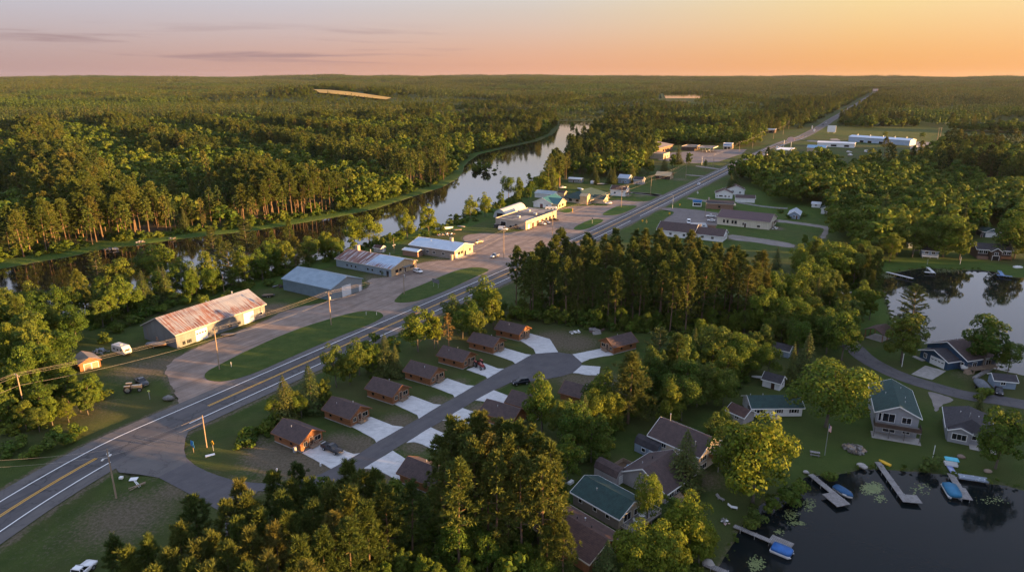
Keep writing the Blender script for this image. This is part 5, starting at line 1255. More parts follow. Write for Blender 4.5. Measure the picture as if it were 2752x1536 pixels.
# ---------------------------------------------------------------- log cabins of the dead end street
def make_cabin(N_, ang, label, i, side=-1, simple=False):
    b = Bld('log_cabin', N_, ang, 8.7, 6.2, side, 2.45, 1.75, LOG, SHB, label, 'cabin', .5, mat_trim_brown, CONCF, group='log cabins on the dead end street')
    b.window('g', 1.35, .95, .95, 1.0, TANT); b.window('g', 4.75, .95, 1.7, 1.05, TANT); b.door('g', 2.95, .92, 2.0, DOORB, .35, TANT)
    b.window('e', 6.6, 1.0, .75, .8, LOG, 0); b.window('e', 3.0, 1.0, .75, .8, LOG, 0)
    b.deck('g', 2.2, 4.1, 1.25, .42, WOOD, True, WOOD, False); b.steps('g', 4.1, 4.9, .25, .42, 3)
    b.pipe(3.4 if i % 2 else 5.0, 4.4 if i % 3 else 2.0, .4)
    if i % 3 == 1: b.pipe(6.2, 1.8, .35, .05)
    return b
mat_trim_brown = mat('brown_fascia', (.19, .085, .04), rough=.7)
CABS = [(-46.0, 131.9), (-37.7, 143.1), (-29.8, 154.6), (-21.7, 165.5), (-13.8, 176.4), (-5.7, 187.3), (2.2, 197.8)]
CL = ['log cabin nearest the highway junction, black pickup on its drive', 'second log cabin of the row, counted from the black pickup', 'third log cabin of the row, counted from the black pickup', 'log cabin in the middle of the row of seven, empty drive', 'log cabin with a tractor parked on its drive', 'second to last log cabin of the row towards the circle', 'last log cabin of the row, at the turning circle']
for i, (c, l) in enumerate(zip(CABS, CL)): make_cabin(c, 147, l, i)
make_cabin(q('B2', 2040, 985), 32, 'log cabin across the turning circle, below the dark grove', 2, 1)
make_cabin(q('B2', 1640, 1330), -33, 'log cabin behind the conical tree, its red gable end showing', 4, 1)
make_cabin(q('B2', 1238, 1405), -33, 'log cabin half hidden left of the conical tree', 1, 1)
make_cabin(q('C2', 1045, 300), -33, 'log cabin with only its roof showing over the tall pines', 3, 1)
make_cabin(q('C2', 435, 765), -33, 'log cabin nearest the young pine stand, dark roof over the drive', 5, 1)
# ---------------------------------------------------------------- all other buildings
def along(N_, ang, p): return float((p[0] - N_[0]) * math.cos(R(ang)) + (p[1] - N_[1]) * math.sin(R(ang)))
def join(main, wing):
    M_ = Matrix.Translation(main.root.location) @ Matrix.Rotation(main.root.rotation_euler[2], 4, 'Z')
    W_ = Matrix.Translation(wing.root.location) @ Matrix.Rotation(wing.root.rotation_euler[2], 4, 'Z')
    for ch in list(wing.root.children): ch.parent = main.root; ch.matrix_local = M_.inverted() @ W_
    r = wing.root; wing.root = main.root; bpy.data.objects.remove(r)

def streaked_roof():
    m, t, bb = nt('streaked_rusty_roof_sheet'); k = N(t); o = k.obj(); s = k.sep(o)
    rib_ = k.math('ABSOLUTE', k.math('SUBTRACT', k.math('MULTIPLY', k.math('FRACT', k.math('DIVIDE', s[0], .85)), 2.0), 1.0))
    fine = k.noise(k.mapping(o, (3.2, .12, .12)), 1.0, 4, .65); wide = k.noise(k.mapping(o, (.45, .05, .05), loc=(3, 0, 0)), 1.0, 3, .6); blot = k.noise(o, .28, 4, .6)
    grey = k.mix(k.ramp(blot, .3, .7), (.20, .21, .245), (.28, .29, .32)); rust = k.mix(k.ramp(wide, .35, .65), (.10, .036, .026), (.19, .082, .05))
    right = k.ramp(s[0], -2.0, 9.0)                      # the far third is mostly bare metal, rusting from the eave up
    low = k.ramp(s[1], -2.0, -8.0)
    amt = k.math('ADD', k.math('SUBTRACT', k.math('MULTIPLY_ADD', blot, .5, fine), k.math('MULTIPLY', right, .16)), k.math('MULTIPLY', k.math('MULTIPLY', low, right), .2))
    c = k.mix(k.ramp(amt, .70, .82), grey, rust); c = k.mix(k.math('MULTIPLY', k.ramp(rib_, .8, .98), .4), c, (.30, .30, .32))
    t.links.new(c, bb.inputs['Base Color']); bb.inputs['Roughness'].default_value = .6; bb.inputs['Metallic'].default_value = .15; t.links.new(k.bump(rib_, .7, .04), bb.inputs['Normal']); return m
# long rusty shed by the gravel lot
n = (-101.1, 191.8)
b = Bld('metal_shed', n, 60, 33.4, 16.2, 1, 4.6, 3.8, RUSTW, streaked_roof(), 'long metal shed with a rust streaked roof and two white doors', 'shed', .5, mat('dull_sheet_trim', (.34, .33, .32), rough=.6))
b.bigdoor('e', 8.6, 3.9, 3.5, DOORW, True); b.bigdoor('e', 26.6, 3.8, 3.6, DOORW)
b.window('e', 4.2, .5, 1.5, 1.1, RUSTW, 2); b.window('e', 2.4, .5, .9, 1.1, RUSTW, 1); b.window('e', 19.0, .6, 1.3, .9, RUSTW, 1); b.window('e', 22.6, .6, 1.1, .8, RUSTW, 1); b.window('e', 31.5, 1.2, 1.4, 1.0, TRIM, 1)
b.door('g', 9.5, 1.2, 2.1, mat('rusty_door', (.26, .12, .06), (.3, .3, .3), 1.5), 0, RUSTW); b.slab(MB(), 'e', 7.5, 11.6, 3.9, 4.2, .05, .5).build('canopy', GAL, b.root)
b.pipe(28, 9, .9, .16); b.pipe(20, 12, .7, .12)
# blue-grey shed
n = (-66.1, 237.9)
b = Bld('metal_shed', n, 148, 26, 16, -1, 4.6, 2.8, BLUEG, BLUER, 'blue-grey metal shed with one big white door in its gable', 'shed', .35, mat('blue_grey_trim', (.25, .33, .40), rough=.5), gmat=mat('grey_gable_sheet', (.24, .275, .295), (.21, .24, .26), .5, rough=.55, metal=.1, rib=('xy', .6, .35), ribd=.03))
b.bigdoor('g', 7.6, 4.3, 4.0, DOORW); b.door('g', 14.7, 1.1, 2.3, DOORW); b.slab(MB(), 'g', .1, 15.9, 2.9, 2.98, 0, .04).build('wall_band', GAL, b.root)
# barn with the half rusted roof
n = (-49.5, 269.4)
def half_rust():
    m, t, bb = nt('half_rusted_roof_sheet'); k = N(t); o = k.obj(); s = k.sep(o)
    rib_ = k.math('ABSOLUTE', k.math('SUBTRACT', k.math('MULTIPLY', k.math('FRACT', k.math('DIVIDE', s[0], .7)), 2.0), 1.0))
    st = k.noise(k.mapping(o, (1.9, .09, .09)), 1.0, 4, .6)
    st2 = k.noise(k.mapping(o, (1.1, .06, .06), loc=(4, 1, 0)), 1.0, 3, .6)
    farp = k.ramp(k.math('ADD', s[0], k.math('MULTIPLY', s[1], -.12)), -2.7, -2.5)
    blue = k.mix(k.ramp(k.noise(o, .5, 4, .6), .3, .7), (.38, .48, .60), (.30, .40, .52)); rust = k.mix(k.ramp(st2, .35, .65), (.13, .045, .035), (.20, .085, .06)); pale = (.42, .42, .44)
    eave = k.math('MULTIPLY', k.ramp(s[1], 4.6, 7.6), k.ramp(st, .44, .56)); blue = k.mix(eave, blue, (.19, .075, .05))
    old = k.mix(k.ramp(st, .52, .60), rust, pale)
    c = k.mix(farp, blue, old); c = k.mix(k.math('MULTIPLY', k.ramp(rib_, .75, .98), .4), c, (.02, .02, .02))
    t.links.new(c, bb.inputs['Base Color']); bb.inputs['Roughness'].default_value = .55; bb.inputs['Metallic'].default_value = .2
    t.links.new(k.bump(rib_, .6, .03), bb.inputs['Normal']); return m
b = Bld('metal_barn', n, 148, 31.5, 16, -1, 3.5, 2.5, mat('pale_blue_sheet_wall', (.27, .33, .38), (.22, .275, .32), .5, rough=.55, metal=.1, rib=('xy', .5, .35), ribd=.03, col3=(.06, .08, .03), sc3=.25, lo3=.6, hi3=.75), half_rust(), 'low barn with a half rusted, half blue roof and wooden front', 'barn', .45, mat('pale_roof_trim', (.55, .50, .43), rough=.6), gmat=TANB)
b.window('g', 3.4, 1.1, 1.6, 1.2, DOORB, 2); b.window('g', 5.6, 1.1, 1.2, 1.2, DOORB, 1); b.window('g', 13.2, 1.0, 2.4, 1.1, DOORB, 2); b.door('g', 8.6, 1.1, 2.2, DOORB); b.door('e', 2.0, 1.1, 2.2, DARKIN, 0, DKBR)
b.slab(MB(), 'g', 6.9, 11.8, 2.6, 2.75, .05, 1.6).build('porch_roof', GAL, b.root)
for t in (6.0, 10.5, 13, 20, 22.5, 25): b.window('e', t, 1.1, .8, .8, GREYS, 0)
b.chimney(27.5, 9.4, 1.5, 2.2, TANW); b.pipe(9, 9.5, 1.1, .12); b.pipe(20.5, 10, 1.3, .14)
# tan building with the pale metal roof
n = (-25.8, 298.0)
b = Bld('workshop', n, 150, 25.5, 15, -1, 3.9, 2.0, TAUPE, PALER, 'tan workshop with a smooth pale blue metal roof', 'building', .45, TRIM, gmat=TANW)  # lighter tan gable beside the duller near wall: sunlight put into its colour
for t in (6.2, 11.6, 15.2): b.window('e', t, 1.2, 1.4, 1.2, TRIM, 1)
b.door('e', 21.5, 1, 2.1, DOORW); b.window('g', 3.5, 1.6, 1.6, 1.1, DOORB, 1); b.window('g', 5.8, 1.6, 1.4, 1.1, DOORB, 1); b.door('g', 8.6, 1.3, 2.3, DOORB, 0, TANT, True); b.window('g', 12.4, 1.6, 1.0, 1.0, DOORB, 0); b.door('g', 1.6, 1, 2.1, DOORW)
b.slab(MB(), 'g', .3, 14.6, 0, .14, .02, 1.7).build('step', CONCF, b.root); b.chimney(8, 9.2, 1.3, 1.6, TANW); b.pipe(17, 5.5, .4)
w = Bld('x', q('E1', 1215, 672), 150 - 180, 8.5, 4, -1, 2.6, .5, BRICK, PALER, None, None, .2, TRIM); join(b, w)
o = MB().obox((0, 0, 1.2), (.6, 0, 0), (0, .5, 0), (0, 0, 1.2)).obox((0, 0, 2.45), (.7, 0, 0), (0, .6, 0), (0, 0, .06)); o = o.build('storage_cabinet', TANW); tag(o, 'tan storage cabinet standing against the tan workshop corner', 'cabinet'); o.location = (*q('E1', 1870, 775), 0); o.rotation_euler[2] = R(60)
# little sheds
b = Bld('garden_shed', q('E1', 805, 668), 150, 4.4, 3.4, -1, 2.1, 1.0, LGREY, SHR, 'little grey shed on the grass behind the half rusted barn', 'shed', .25, TRIM); b.door('g', 1.7, .9, 1.8, DOORW); b.window('e', 2.2, 1, .7, .6)
b = Bld('wood_shed', (-120.0, 174.7), 137, 6.4, 5.2, -1, 2.2, 1.25, RWOOD, mat('shed_roof_sheet', (.25, .21, .18), (.19, .165, .15), 1, rough=.5, metal=.3, rib=('x', .6, .3), ribd=.03), 'small orange-brown wood shed with a metal roof beside the old camper', 'shed', .35, mat_trim_brown)
b.bigdoor('g', 1.9, 1.7, 1.8, WOOD, False, 'plank_door'); b.bigdoor('g', 3.8, 1.5, 1.8, WOOD, False, 'plank_door'); b.window('e', 3, 1, .7, .7, RWOOD, 0)
# flat roofed tan building and its half round hut
n = (7.4, 360.5)
b = Bld('garage_building', n, 150, 19, 37, -1, 4.4, 0, mat('tan_block_wall', (.40, .335, .28), (.35, .29, .245), .5, rough=.85), FLATR, 'flat roofed tan repair garage with cars along its lit front', 'building', 0, TANT, kind='flat', gmat=TANW)
for t, wd in ((3.4, 1.8), (8.0, 3.0), (13.5, 3.0), (19.0, 3.0)): b.bigdoor('g', t, wd, 2.9, DKBR if wd > 2 else DOORW)
for t in (24, 28.5, 33): b.window('g', t, 1.0, 2.2, 1.5, DOORB, 2)
b.slab(MB(), 'g', 1.2, 6.2, 3.1, 3.3, .05, 1.4).build('awning', TANT, b.root); b.window('e', 6, 1.6, 1.3, .9, DOORB, 1); b.bigdoor('e', 14, 3.2, 3.2, DARKIN, False, 'open_door')
for x, y in ((9, 8), (5, 20), (13, 27)): MB().obox(b.pt(x, y, 5.0), b.v(.9, 0), b.v(0, .7), (0, 0, .5)).build('roof_unit', METP, b.root)
def quonset(N_, ang, L, W, H, label):
    a = R(ang); c = np.array(N_) + np.array([math.cos(a), math.sin(a)]) * L / 2 + np.array([-math.sin(a), math.cos(a)]) * W / 2
    r = empty('quonset_hut', c, a, label, 'hut'); k = 14; mb = MB()
    arc = [(math.cos(math.pi * i / k) * W / 2, math.sin(math.pi * i / k) * H) for i in range(k + 1)]
    for i in range(k):
        (y0, z0), (y1, z1) = arc[i], arc[i + 1]
        mb.quad((-L / 2, y0, z0), (L / 2, y0, z0), (L / 2, y1, z1), (-L / 2, y1, z1))
    mb.build('shell', SHEETW, r)
    for x, s in ((-L / 2 + .15, -1), (L / 2 - .15, 1)):
        e = MB(); e.quad(*[(x, y, z) for y, z in arc]); e = e.build('end_wall', mat('quonset_end', (.42, .44, .46), (.35, .37, .39), 1, rough=.6), r)
        d = MB(); d.obox((x + s * .06, 0, 1.4), (.05, 0, 0), (0, W * .22, 0), (0, 0, 1.4)); d.build('door', DARKIN if s < 0 else TANW, e)
quonset(q('D1', 225, 880), 63, 27, 8.5, 5.0, 'half round metal hut behind the flat tan garage')
# white building with teal roof
b = Bld('shop_building', (24.7, 423.9), 62, 19, 12.5, 1, 3.2, 2.9, WHITE, TEAL, 'white gabled shop with a teal metal roof', 'building', .4, TRIM)
b.bigdoor('g', 6.9, 2.0, 2.4, mat('maroon_door', (.12, .05, .05), rough=.6)); b.window('g', 3.0, .9, 1.2, 1.1, TRIM, 0); b.door('e', 2, 1, 2.1, DOORW)
w = Bld('x', (28.8, 422.3), 152, 9.5, 12.0, -1, 3.0, 2.7, mat('cream_board', (.55, .45, .29), (.48, .39, .25), .8, rough=.7, rib=('z', .2, .3), ribd=.02), TEAL, None, None, .45, TANT)
w.window('g', 2.6, .9, 2.0, 1.4, DOORB, 2); w.window('g', 7.0, .9, 2.6, 1.4, DOORB, 2); w.door('g', 10.4, 1.1, 2.2, DOORB); join(b, w)
w = Bld('x', q('D1', 930, 585), 150, 14, 9, -1, 3.0, 1.5, WHITE, mat('pale_grey_sheet_roof', (.30, .36, .38), (.25, .31, .33), .5, rough=.5, metal=.2, rib=('x', .5, .3)), None, None, .3, TRIM); join(b, w)
# long restaurant
b = Bld('restaurant', (50.3, 438.8), 58, 30, 21, 1, 3.0, 4.0, mat('tan_rendered_wall', (.40, .36, .29), (.34, .31, .25), .7, rough=.8), SHG, 'long restaurant under a broad dark green hipped roof', 'building', 1.0, TANT, hip=.45)
for t in (3, 6.5, 12, 16): b.window('e', t, .8, 1.6, 1.5, DOORB, 1)
b.door('e', 9.2, 1.6, 2.2, DOORB, 0, TANT, True)
for t in (4, 9, 14): b.window('g', t, .9, 2.0, 1.4, DOORB, 1)
w = Bld('x', q('D1', 1690, 660), 150, 8, 7.5, -1, 3.0, 1.9, BEIGE, SHG, None, None, .6, TANT); w.window('g', 2.3, .8, 1.7, 1.5, DOORB, 1); w.door('g', 5.2, 1.3, 2.2, DOORB, 0, TANT, True); join(b, w)
for (px, py, cm) in ((1445, 545, 'tan_dormer'), (1100, 500, 'brown_dormer')):
    p = q('D1', px, py, 5.6); w = Bld('x', p, 150, 5.0, 4.4, -1, 5.6, 1.2, TANB, SHR if px < 1200 else TANB, None, None, .3, TANT); 
    for ch in list(w.root.children):
        if ch.name.split('.')[0] == 'wall': ch.name = 'dormer'
        elif ch.name.split('.')[0] == 'roof': ch.name = 'dormer_roof'
    join(b, w)
# white house behind
b = Bld('house', (78.1, 468.8), 152, 10.8, 8.0, -1, 4.3, 2.4, WHITE, SHR, 'two storey white house with a red-brown roof beside the highway', 'house', .4, TRIM)
b.window('e', 7.6, 1.6, 1.3, 1.2); b.window('e', 2.2, 2.6, 1.1, 1.1); b.window('g', 2.2, 2.7, 1.0, 1.1); b.window('g', 5.8, 2.7, 1.0, 1.1); b.door('g', 4, 1, 2.1, DOORB)
b.slab(MB(), 'g', .4, 7.6, 2.35, 2.5, .02, 2.2).build('porch_roof', SHR, b.root); b.slab(MB(), 'g', .4, 7.6, 0, .35, .02, 2.2).build('porch', WOOD, b.root)
def cottage(k, p, ang, L, W, side, h, rise, wall, roof, label, wins=(('e', .3), ('e', .7), ('g', .5)), cat='house', name='cottage', trim=TRIM, door=None, fac=1):
    b = Bld(name, q(k, *p), ang, L, W, side, h, rise, wall, roof, label, cat, .35, trim)
    for wl, t in wins: b.window(wl, t * (L if wl in 'eE' else W), 1.0, 1.0, 1.0, trim or TRIM, 1)
    if door: b.door(door[0], door[1] * (L if door[0] in 'eE' else W), .95, 2.05, DOORB)
    return b
cottage('D1', (2062, 358), 150, 8.5, 8, -1, 4.2, 2.2, SKYBL, mat('pale_cottage_roof', (.34, .40, .48), rough=.7), 'pale blue cottage behind the spruces above the white house', (('e', .25), ('e', .75), ('g', .3), ('g', .7)), door=('e', .5))
cottage('D1', (2270, 372), 150, 7, 6, -1, 3.6, 1.8, LGREY, SHK, 'pale grey cottage half hidden behind trees right of the blue one', (('e', .3), ('g', .5)), door=('e', .6))
cottage('D1', (1352, 345), 155, 10.5, 5.5, -1, 2.8, .8, GREYS, mat('white_sheet_roof', (.62, .65, .68), (.56, .59, .62), .6, rough=.5, rib=('x', .5, .2)), 'long white roofed shed behind the restaurant', (('e', .2),), 'shed', 'storage_shed', door=('e', .6))
b = Bld('hut', q('D2', 560, 855), 150, 12, 9, -1, 2.8, 2.6, DKBR, TANB, 'dark brown hut with a tan gable beside the highway lawn', 'hut', .5, mat_trim_brown, gmat=TANB); b.window('e', 3, .9, 1.3, 1, DOORB); b.door('e', 8, 1, 2.1, DOORB)
# big store and fuel station
b = Bld('grocery_store', q('D2', 330, 480), 60, 62, 44, 1, 6.0, 3.0, BRICK, MEMBR, 'large brown store with a low spreading roof', 'store', 1.2, MEMBR)
for t in (30, 38, 46): b.window('e', t, .8, 5, 2.2, DOORB, 2)
w = Bld('x', q('D2', 462, 548), 60, 20, 14, 1, 5.0, 0, TANW, MEMBR, None, None, 0, TANT, kind='flat'); w.window('e', 14, 1, 2.4, 1.6, DOORB, 1); w.bigdoor('e', 6, 3, 3, DKBR); join(b, w)
def canopy(name, c, ang, L, W, z, label, roofm, edgem, nx_=2, ny_=2):
    r = empty(name, c, R(ang), label, 'canopy'); MB().box(-L / 2, L / 2, -W / 2, W / 2, z, z + .9).build('roof', roofm, r)
    e = MB()
    for x0, x1, y0, y1 in ((-L / 2 - .08, L / 2 + .08, -W / 2 - .08, -W / 2 + .0), (-L / 2 - .08, L / 2 + .08, W / 2, W / 2 + .08), (-L / 2 - .08, -L / 2, -W / 2, W / 2), (L / 2, L / 2 + .08, -W / 2, W / 2)): e.box(x0, x1, y0, y1, z + .12, z + .95)
    e.build('fascia', edgem, r)
    for i in range(nx_):
        for j in range(ny_):
            x = (-.5 + (i + .5) / nx_) * L; y = (-.5 + (j + .5) / ny_) * W; MB().box(x - .2, x + .2, y - .2, y + .2, 0, z).build('column', METP, r)
            if j == 0: MB().box(x - .4, x + .4, y + W / ny_ / 2 - .3, y + W / ny_ / 2 + .3, 0, 1.8).build('fuel_pump', TRIM, r)
canopy('fuel_canopy', q('D2', 1130, 432), 62, 24, 17, 4.6, 'flat fuel station canopy on the store lot', FLATR, CREAM)
b = Bld('fuel_shop', q('D2', 930, 425), 62, 26, 15, 1, 4.4, 0, DKBR, FLATR, 'low dark shop behind the fuel station canopy', 'store', 0, TANT, kind='flat'); b.window('e', 8, .8, 5, 1.8, DOORB, 2); b.window('e', 18, .8, 5, 1.8, DOORB, 2)
b = Bld('kiosk_building', q('D2', 1490, 398), 152, 10, 9, -1, 6.2, 0, TANB, mat('blue_white_roof', (.45, .50, .56), rough=.6), 'tall kiosk building with a blue and white front at the wood edge', 'building', 0, TRIM, kind='flat')
b.slab(MB(), 'e', .2, 9.8, 3.0, 5.9, 0, .2).build('sign_board', TRIM, b.root); b.slab(MB(), 'e', .8, 9.2, 4.2, 5.2, .2, .26).build('sign_band', mat('blue_sign_band', (.05, .20, .50), rough=.5), b.root); b.bigdoor('e', 3, 3, 2.6, DARKIN); b.bigdoor('e', 7, 3, 2.6, DARKIN)
b = Bld('pole_barn', q('D2', 2135, 155), 150, 24, 13, -1, 4.6, 1.4, DKBR, PALER, 'pole barn with a pale blue roof on the grassy slope', 'barn', .5, TRIM)
b.bigdoor('e', 6, 5, 3.6, DARKIN, False, 'open_bay'); b.bigdoor('e', 15, 5, 3.6, DARKIN, False, 'open_bay')
canopy('fuel_canopy', q('D3', 55, 1030), 60, 24, 15, 5.0, 'white fuel canopy beside the round sign, hidden by trees', TRIM, TRIM)
b = Bld('warehouse', (481.7, 840.8), 128, 75, 17, -1, 6.2, 1.7, mat('pale_blue_wall_sheet', (.33, .42, .54), (.29, .37, .48), .3, rough=.5, rib=('xy', 1.2, .2)), mat('white_blue_roof_sheet', (.52, .60, .72), (.47, .55, .66), .2, rough=.45, rib=('x', 1.2, .2)), 'very long pale blue warehouse on the meadow', 'warehouse', .5, TRIM)
for t in (22, 34, 48, 58): b.bigdoor('e', t, 5, 2.6, DARKIN, False, 'low_opening')
for t in (8, 22, 36, 52, 68): b.pipe(t, 8.5, 1.4, .4)
b = Bld('showroom', q('D3', 1090, 938), 150, 40, 18, -1, 4.6, 1.2, WHITE, mat('white_roof_sheet', (.66, .64, .62), rough=.5), 'low white showroom in front of the long warehouse', 'building', .5, TRIM); b.window('e', 8, .8, 5, 2, DOORB, 2); b.window('e', 22, .8, 6, 2, DOORB, 2); b.window('g', 9, .8, 5, 2, DOORB, 2)
b = Bld('office_building', q('D3', 650, 1030), 150, 18, 15, -1, 6.2, 2.2, TANW, mat('bright_blue_roof_sheet', (.14, .30, .46), (.12, .26, .40), .4, rough=.4, metal=.2, rib=('x', .8, .25)), 'tan building with a bright blue roof among the trees', 'building', .6, TRIM)
for t in (3, 7, 11, 15): b.window('e', t, 1, 1.5, 1.8, TRIM, 1)
# white farmhouse
b = Bld('farmhouse', q('D2', 1500, 1142), 75, 10, 11, 1, 3.3, 2.3, WHITE, SHR, 'white farmhouse with three gabled wings and brown roofs', 'house', .4, TRIM)
b.window('g', 7.6, 1.1, 2.4, 1.1, None, 2); b.window('g', 4.6, 1.0, 1.2, 1.1); b.window('g', 2.2, 1.0, .9, 1.0); b.window('g', 10.0, 1.0, .7, 1.0)
w = Bld('x', q('D2', 1680, 1085), 75, 10, 12, 1, 3.5, 2.5, WHITE, SHR, None, None, .4, TRIM); w.window('g', 8, 1.4, 1.6, 1.3, None, 1); w.window('g', 3, 1.1, 1.2, 1.1); join(b, w)
w = Bld('x', q('D2', 1548, 1192), -14, 12, 7, 1, 2.8, 1.6, WHITE, SHB, None, None, .4, TRIM); w.door('G', 3.5, 1, 2.05, DOORB); join(b, w)
b = Bld('brick_store', (137.1, 418.8), 163, 16, 10.4, -1, 3.5, 1.3, BRICK, SHK, 'brown brick store beside the cream hall, blue sign at its corner', 'store', .35, TANT); b.window('e', 8.3, 1.0, 1.2, 1.1, DOORB, 1); b.door('g', 4, 1.2, 2.2, DOORB, 0, TANT, True); b.window('g', 7.5, .9, 2, 1.4, DOORB, 1); b.chimney(15, 5, .8, 1.2, CONCF)
b.slab(MB(), 'g', 1.5, 9, 2.5, 2.7, .03, 1.5).build('awning', TANT, b.root)
# cream hall
n = (138.4, 360.7)
b = Bld('hall', n, 148, 28, 18, -1, 4.2, 2.9, CREAM, DKRED, 'long cream hall with a maroon metal roof', 'building', .45, TANT)
for t, wd in ((24.2, .9), (22.2, .9), (19.5, .9), (17.8, 1.1)): b.window('e', t, 1.4, wd, 1.6, DKBR, 1)
b.door('e', 12.6, 1.1, 2.2, DOORB); b.window('e', 13.7, 1.2, .5, 1.2, DKBR, 0); b.window('e', 5.5, .9, 1.4, .8, DKBR, 0)
b.bigdoor('g', 7, 3.4, 3.4, WOOD, False, 'plank_door'); b.window('g', 13, 1.2, 1.4, 1.2, DKBR); b.slab(MB(), 'g', 10, 16.5, 2.6, 2.75, .03, 1.7).build('porch_roof', DKRED, b.root)
# pair of white buildings behind the grove
b = Bld('church_hall', (104.8, 331.8), 150, 14, 10, -1, 2.9, 2.6, WHITE, SHB, 'white walled house with two stepped brown roofs behind the grove', 'house', .5, TRIM)
b.window('g', 3, 1, .8, 1.4, DOORB, 0); b.window('g', 7, 1, .8, 1.4, DOORB, 0); b.window('e', 5, 1, 1.2, 1.2); b.window('e', 10, 1, 1.2, 1.2)
w = Bld('x', np.array((104.8, 331.8)) + 14.2 * np.array([math.cos(R(150)), math.sin(R(150))]) - 1.0 * np.array([math.cos(R(60)), math.sin(R(60))]), 150, 19, 12, -1, 3.2, 3.2, WHITE, SHB, None, None, .5, TRIM); w.window('e', 5, 1, 1.2, 1.2); w.window('e', 12, 1, 1.2, 1.2); join(b, w)
b.chimney(13.2, 6.5, .9, 1.6, TANW)
cottage('D4', (2060, 667), 64, 13, 6.2, 1, 2.5, 1.9, SKYBL, mat('pale_metal_roof', (.42, .48, .56), (.36, .41, .49), .6, rough=.45, metal=.3, rib=('x', .5, .25)), 'white gabled shed with a pale metal roof on the mown lawn', (('g', .5),), 'shed', 'lawn_shed', door=('g', .25))
cottage('D4', (2600, 600), 62, 10, 8, 1, 3.0, 2.2, WHITE, SHG, 'white cottage with a grey-green roof at the wood edge', (('g', .3), ('g', .7)), door=('g', .5))
cottage('D4', (2370, 495), 150, 5, 4, -1, 2.3, 1.0, WHITE, mat('white_shed_roof', (.55, .58, .62), rough=.6), 'tiny white shed at the wood edge beyond the lawn shed', (('e', .5),), 'shed', 'tiny_shed')
# houses on the upper lake
p0, p1 = q('E3', 2200, 437), q('E3', 1975, 432); dd = p1 - p0; ab = math.degrees(math.atan2(dd[1], dd[0]))
b = Bld('garage', p0, ab - 90, 8, float(np.hypot(*dd)), 1, 2.7, 1.7, mat('dark_teal_siding', (.045, .085, .11), rough=.7), SHG, 'dark teal garage with a wide white door above the upper lake', 'garage', .4, TRIM)
b.bigdoor('g', 4.0, 5.4, 2.2, DOORW); b.door('g', 8.6, .9, 2, DOORB); b.slab(MB(), 'g', .6, 9, 2.75, 2.85, .02, .5).build('awning', TRIM, b.root)
p0, p1 = q('E3', 2365, 775), q('E3', 1850, 745); dd = p1 - p0; aa = math.degrees(math.atan2(dd[1], dd[0])); Lh = float(np.hypot(*dd))
b = Bld('lake_house', p0, aa, Lh, 8.5, -1, 4.3, 1.9, DKBR, SHK, 'dark brown lake house with white trimmed windows and a front porch gable', 'house', .5, TRIM)
for t in (.08, .2, .76, .88): b.window('e', t * Lh, 2.4, 1.7, 1.3, TRIM, 1)
w = Bld('x', p0 + dd * .36 - np.array([math.cos(R(aa - 90)), math.sin(R(aa - 90))]) * 2.6, aa - 90, 4.5, Lh * .28, 1, 4.2, 1.3, DKBR, SHK, None, None, .4, TRIM); w.window('g', Lh * .14, 2.4, 1.4, 1.2, TRIM, 1); w.bigdoor('g', Lh * .14, 2.6, 2.0, DARKIN, False, 'porch_opening'); join(b, w)
b.deck('e', .2, Lh * .34, 2.2, 1.0, RWOOD, True, RWOOD, True, True, 'deck', True); b.slab(MB(), 'e', Lh * .68, Lh, 0, 1.2, .3, 1.6).build('stone_terrace', BRICK, b.root)
b = Bld('boathouse', q('E3', 1275, 745), 158, 6.6, 5, -1, 3.2, 1.5, SKYBL, SHK, 'small boathouse with a white deck on the upper lake shore', 'house', .35, TRIM); b.window('e', 2, 1.6, 1.3, 1.1, TRIM, 1); b.window('e', 4.6, 1.6, 1.3, 1.1, TRIM, 1); b.deck('e', .1, 6.5, 2.0, .8, TRIM, True, TRIM)
# navy house by the lake road
n = q('E4', 1408, 640)
b = Bld('navy_house', n, 17, 5.5, 9.0, 1, 2.6, 1.7, BLUES, SHK, 'navy blue house with a white garage door beside the lake road', 'house', .5, TRIM)
b.bigdoor('g', 3.2, 4.4, 2.25, DOORW, True); b.window('g', 7.3, .9, .9, 1.3, TRIM, 1)
nm_ = np.array(n) + np.array([math.cos(R(17)), math.sin(R(17))]) * 4.2 + np.array([math.cos(R(107)), math.sin(R(107))]) * -2.2
w = Bld('x', nm_, 17, 11, 13, 1, 3.5, 2.9, BLUES, SHB, None, None, .55, TRIM); w.window('e', 3, 1.1, 1.4, 1.3, TRIM, 1); w.window('e', 8, 1.1, 1.8, 1.4, TRIM, 1); w.window('g', 1.2, 1.5, .8, .8, TRIM, 0); w.pipe(4, 7.2, .3); w.pipe(8, 8.4, .35); w.deck('e', .5, 9, 2.2, 1.2, WOOD); w.steps('e', -1.4, .5, .6, 1.2, 5, WOOD); join(b, w)
b.slab(MB(), 'g', 7.0, 10.4, 0, .25, .02, 1.3).build('porch', CONCF, b.root)
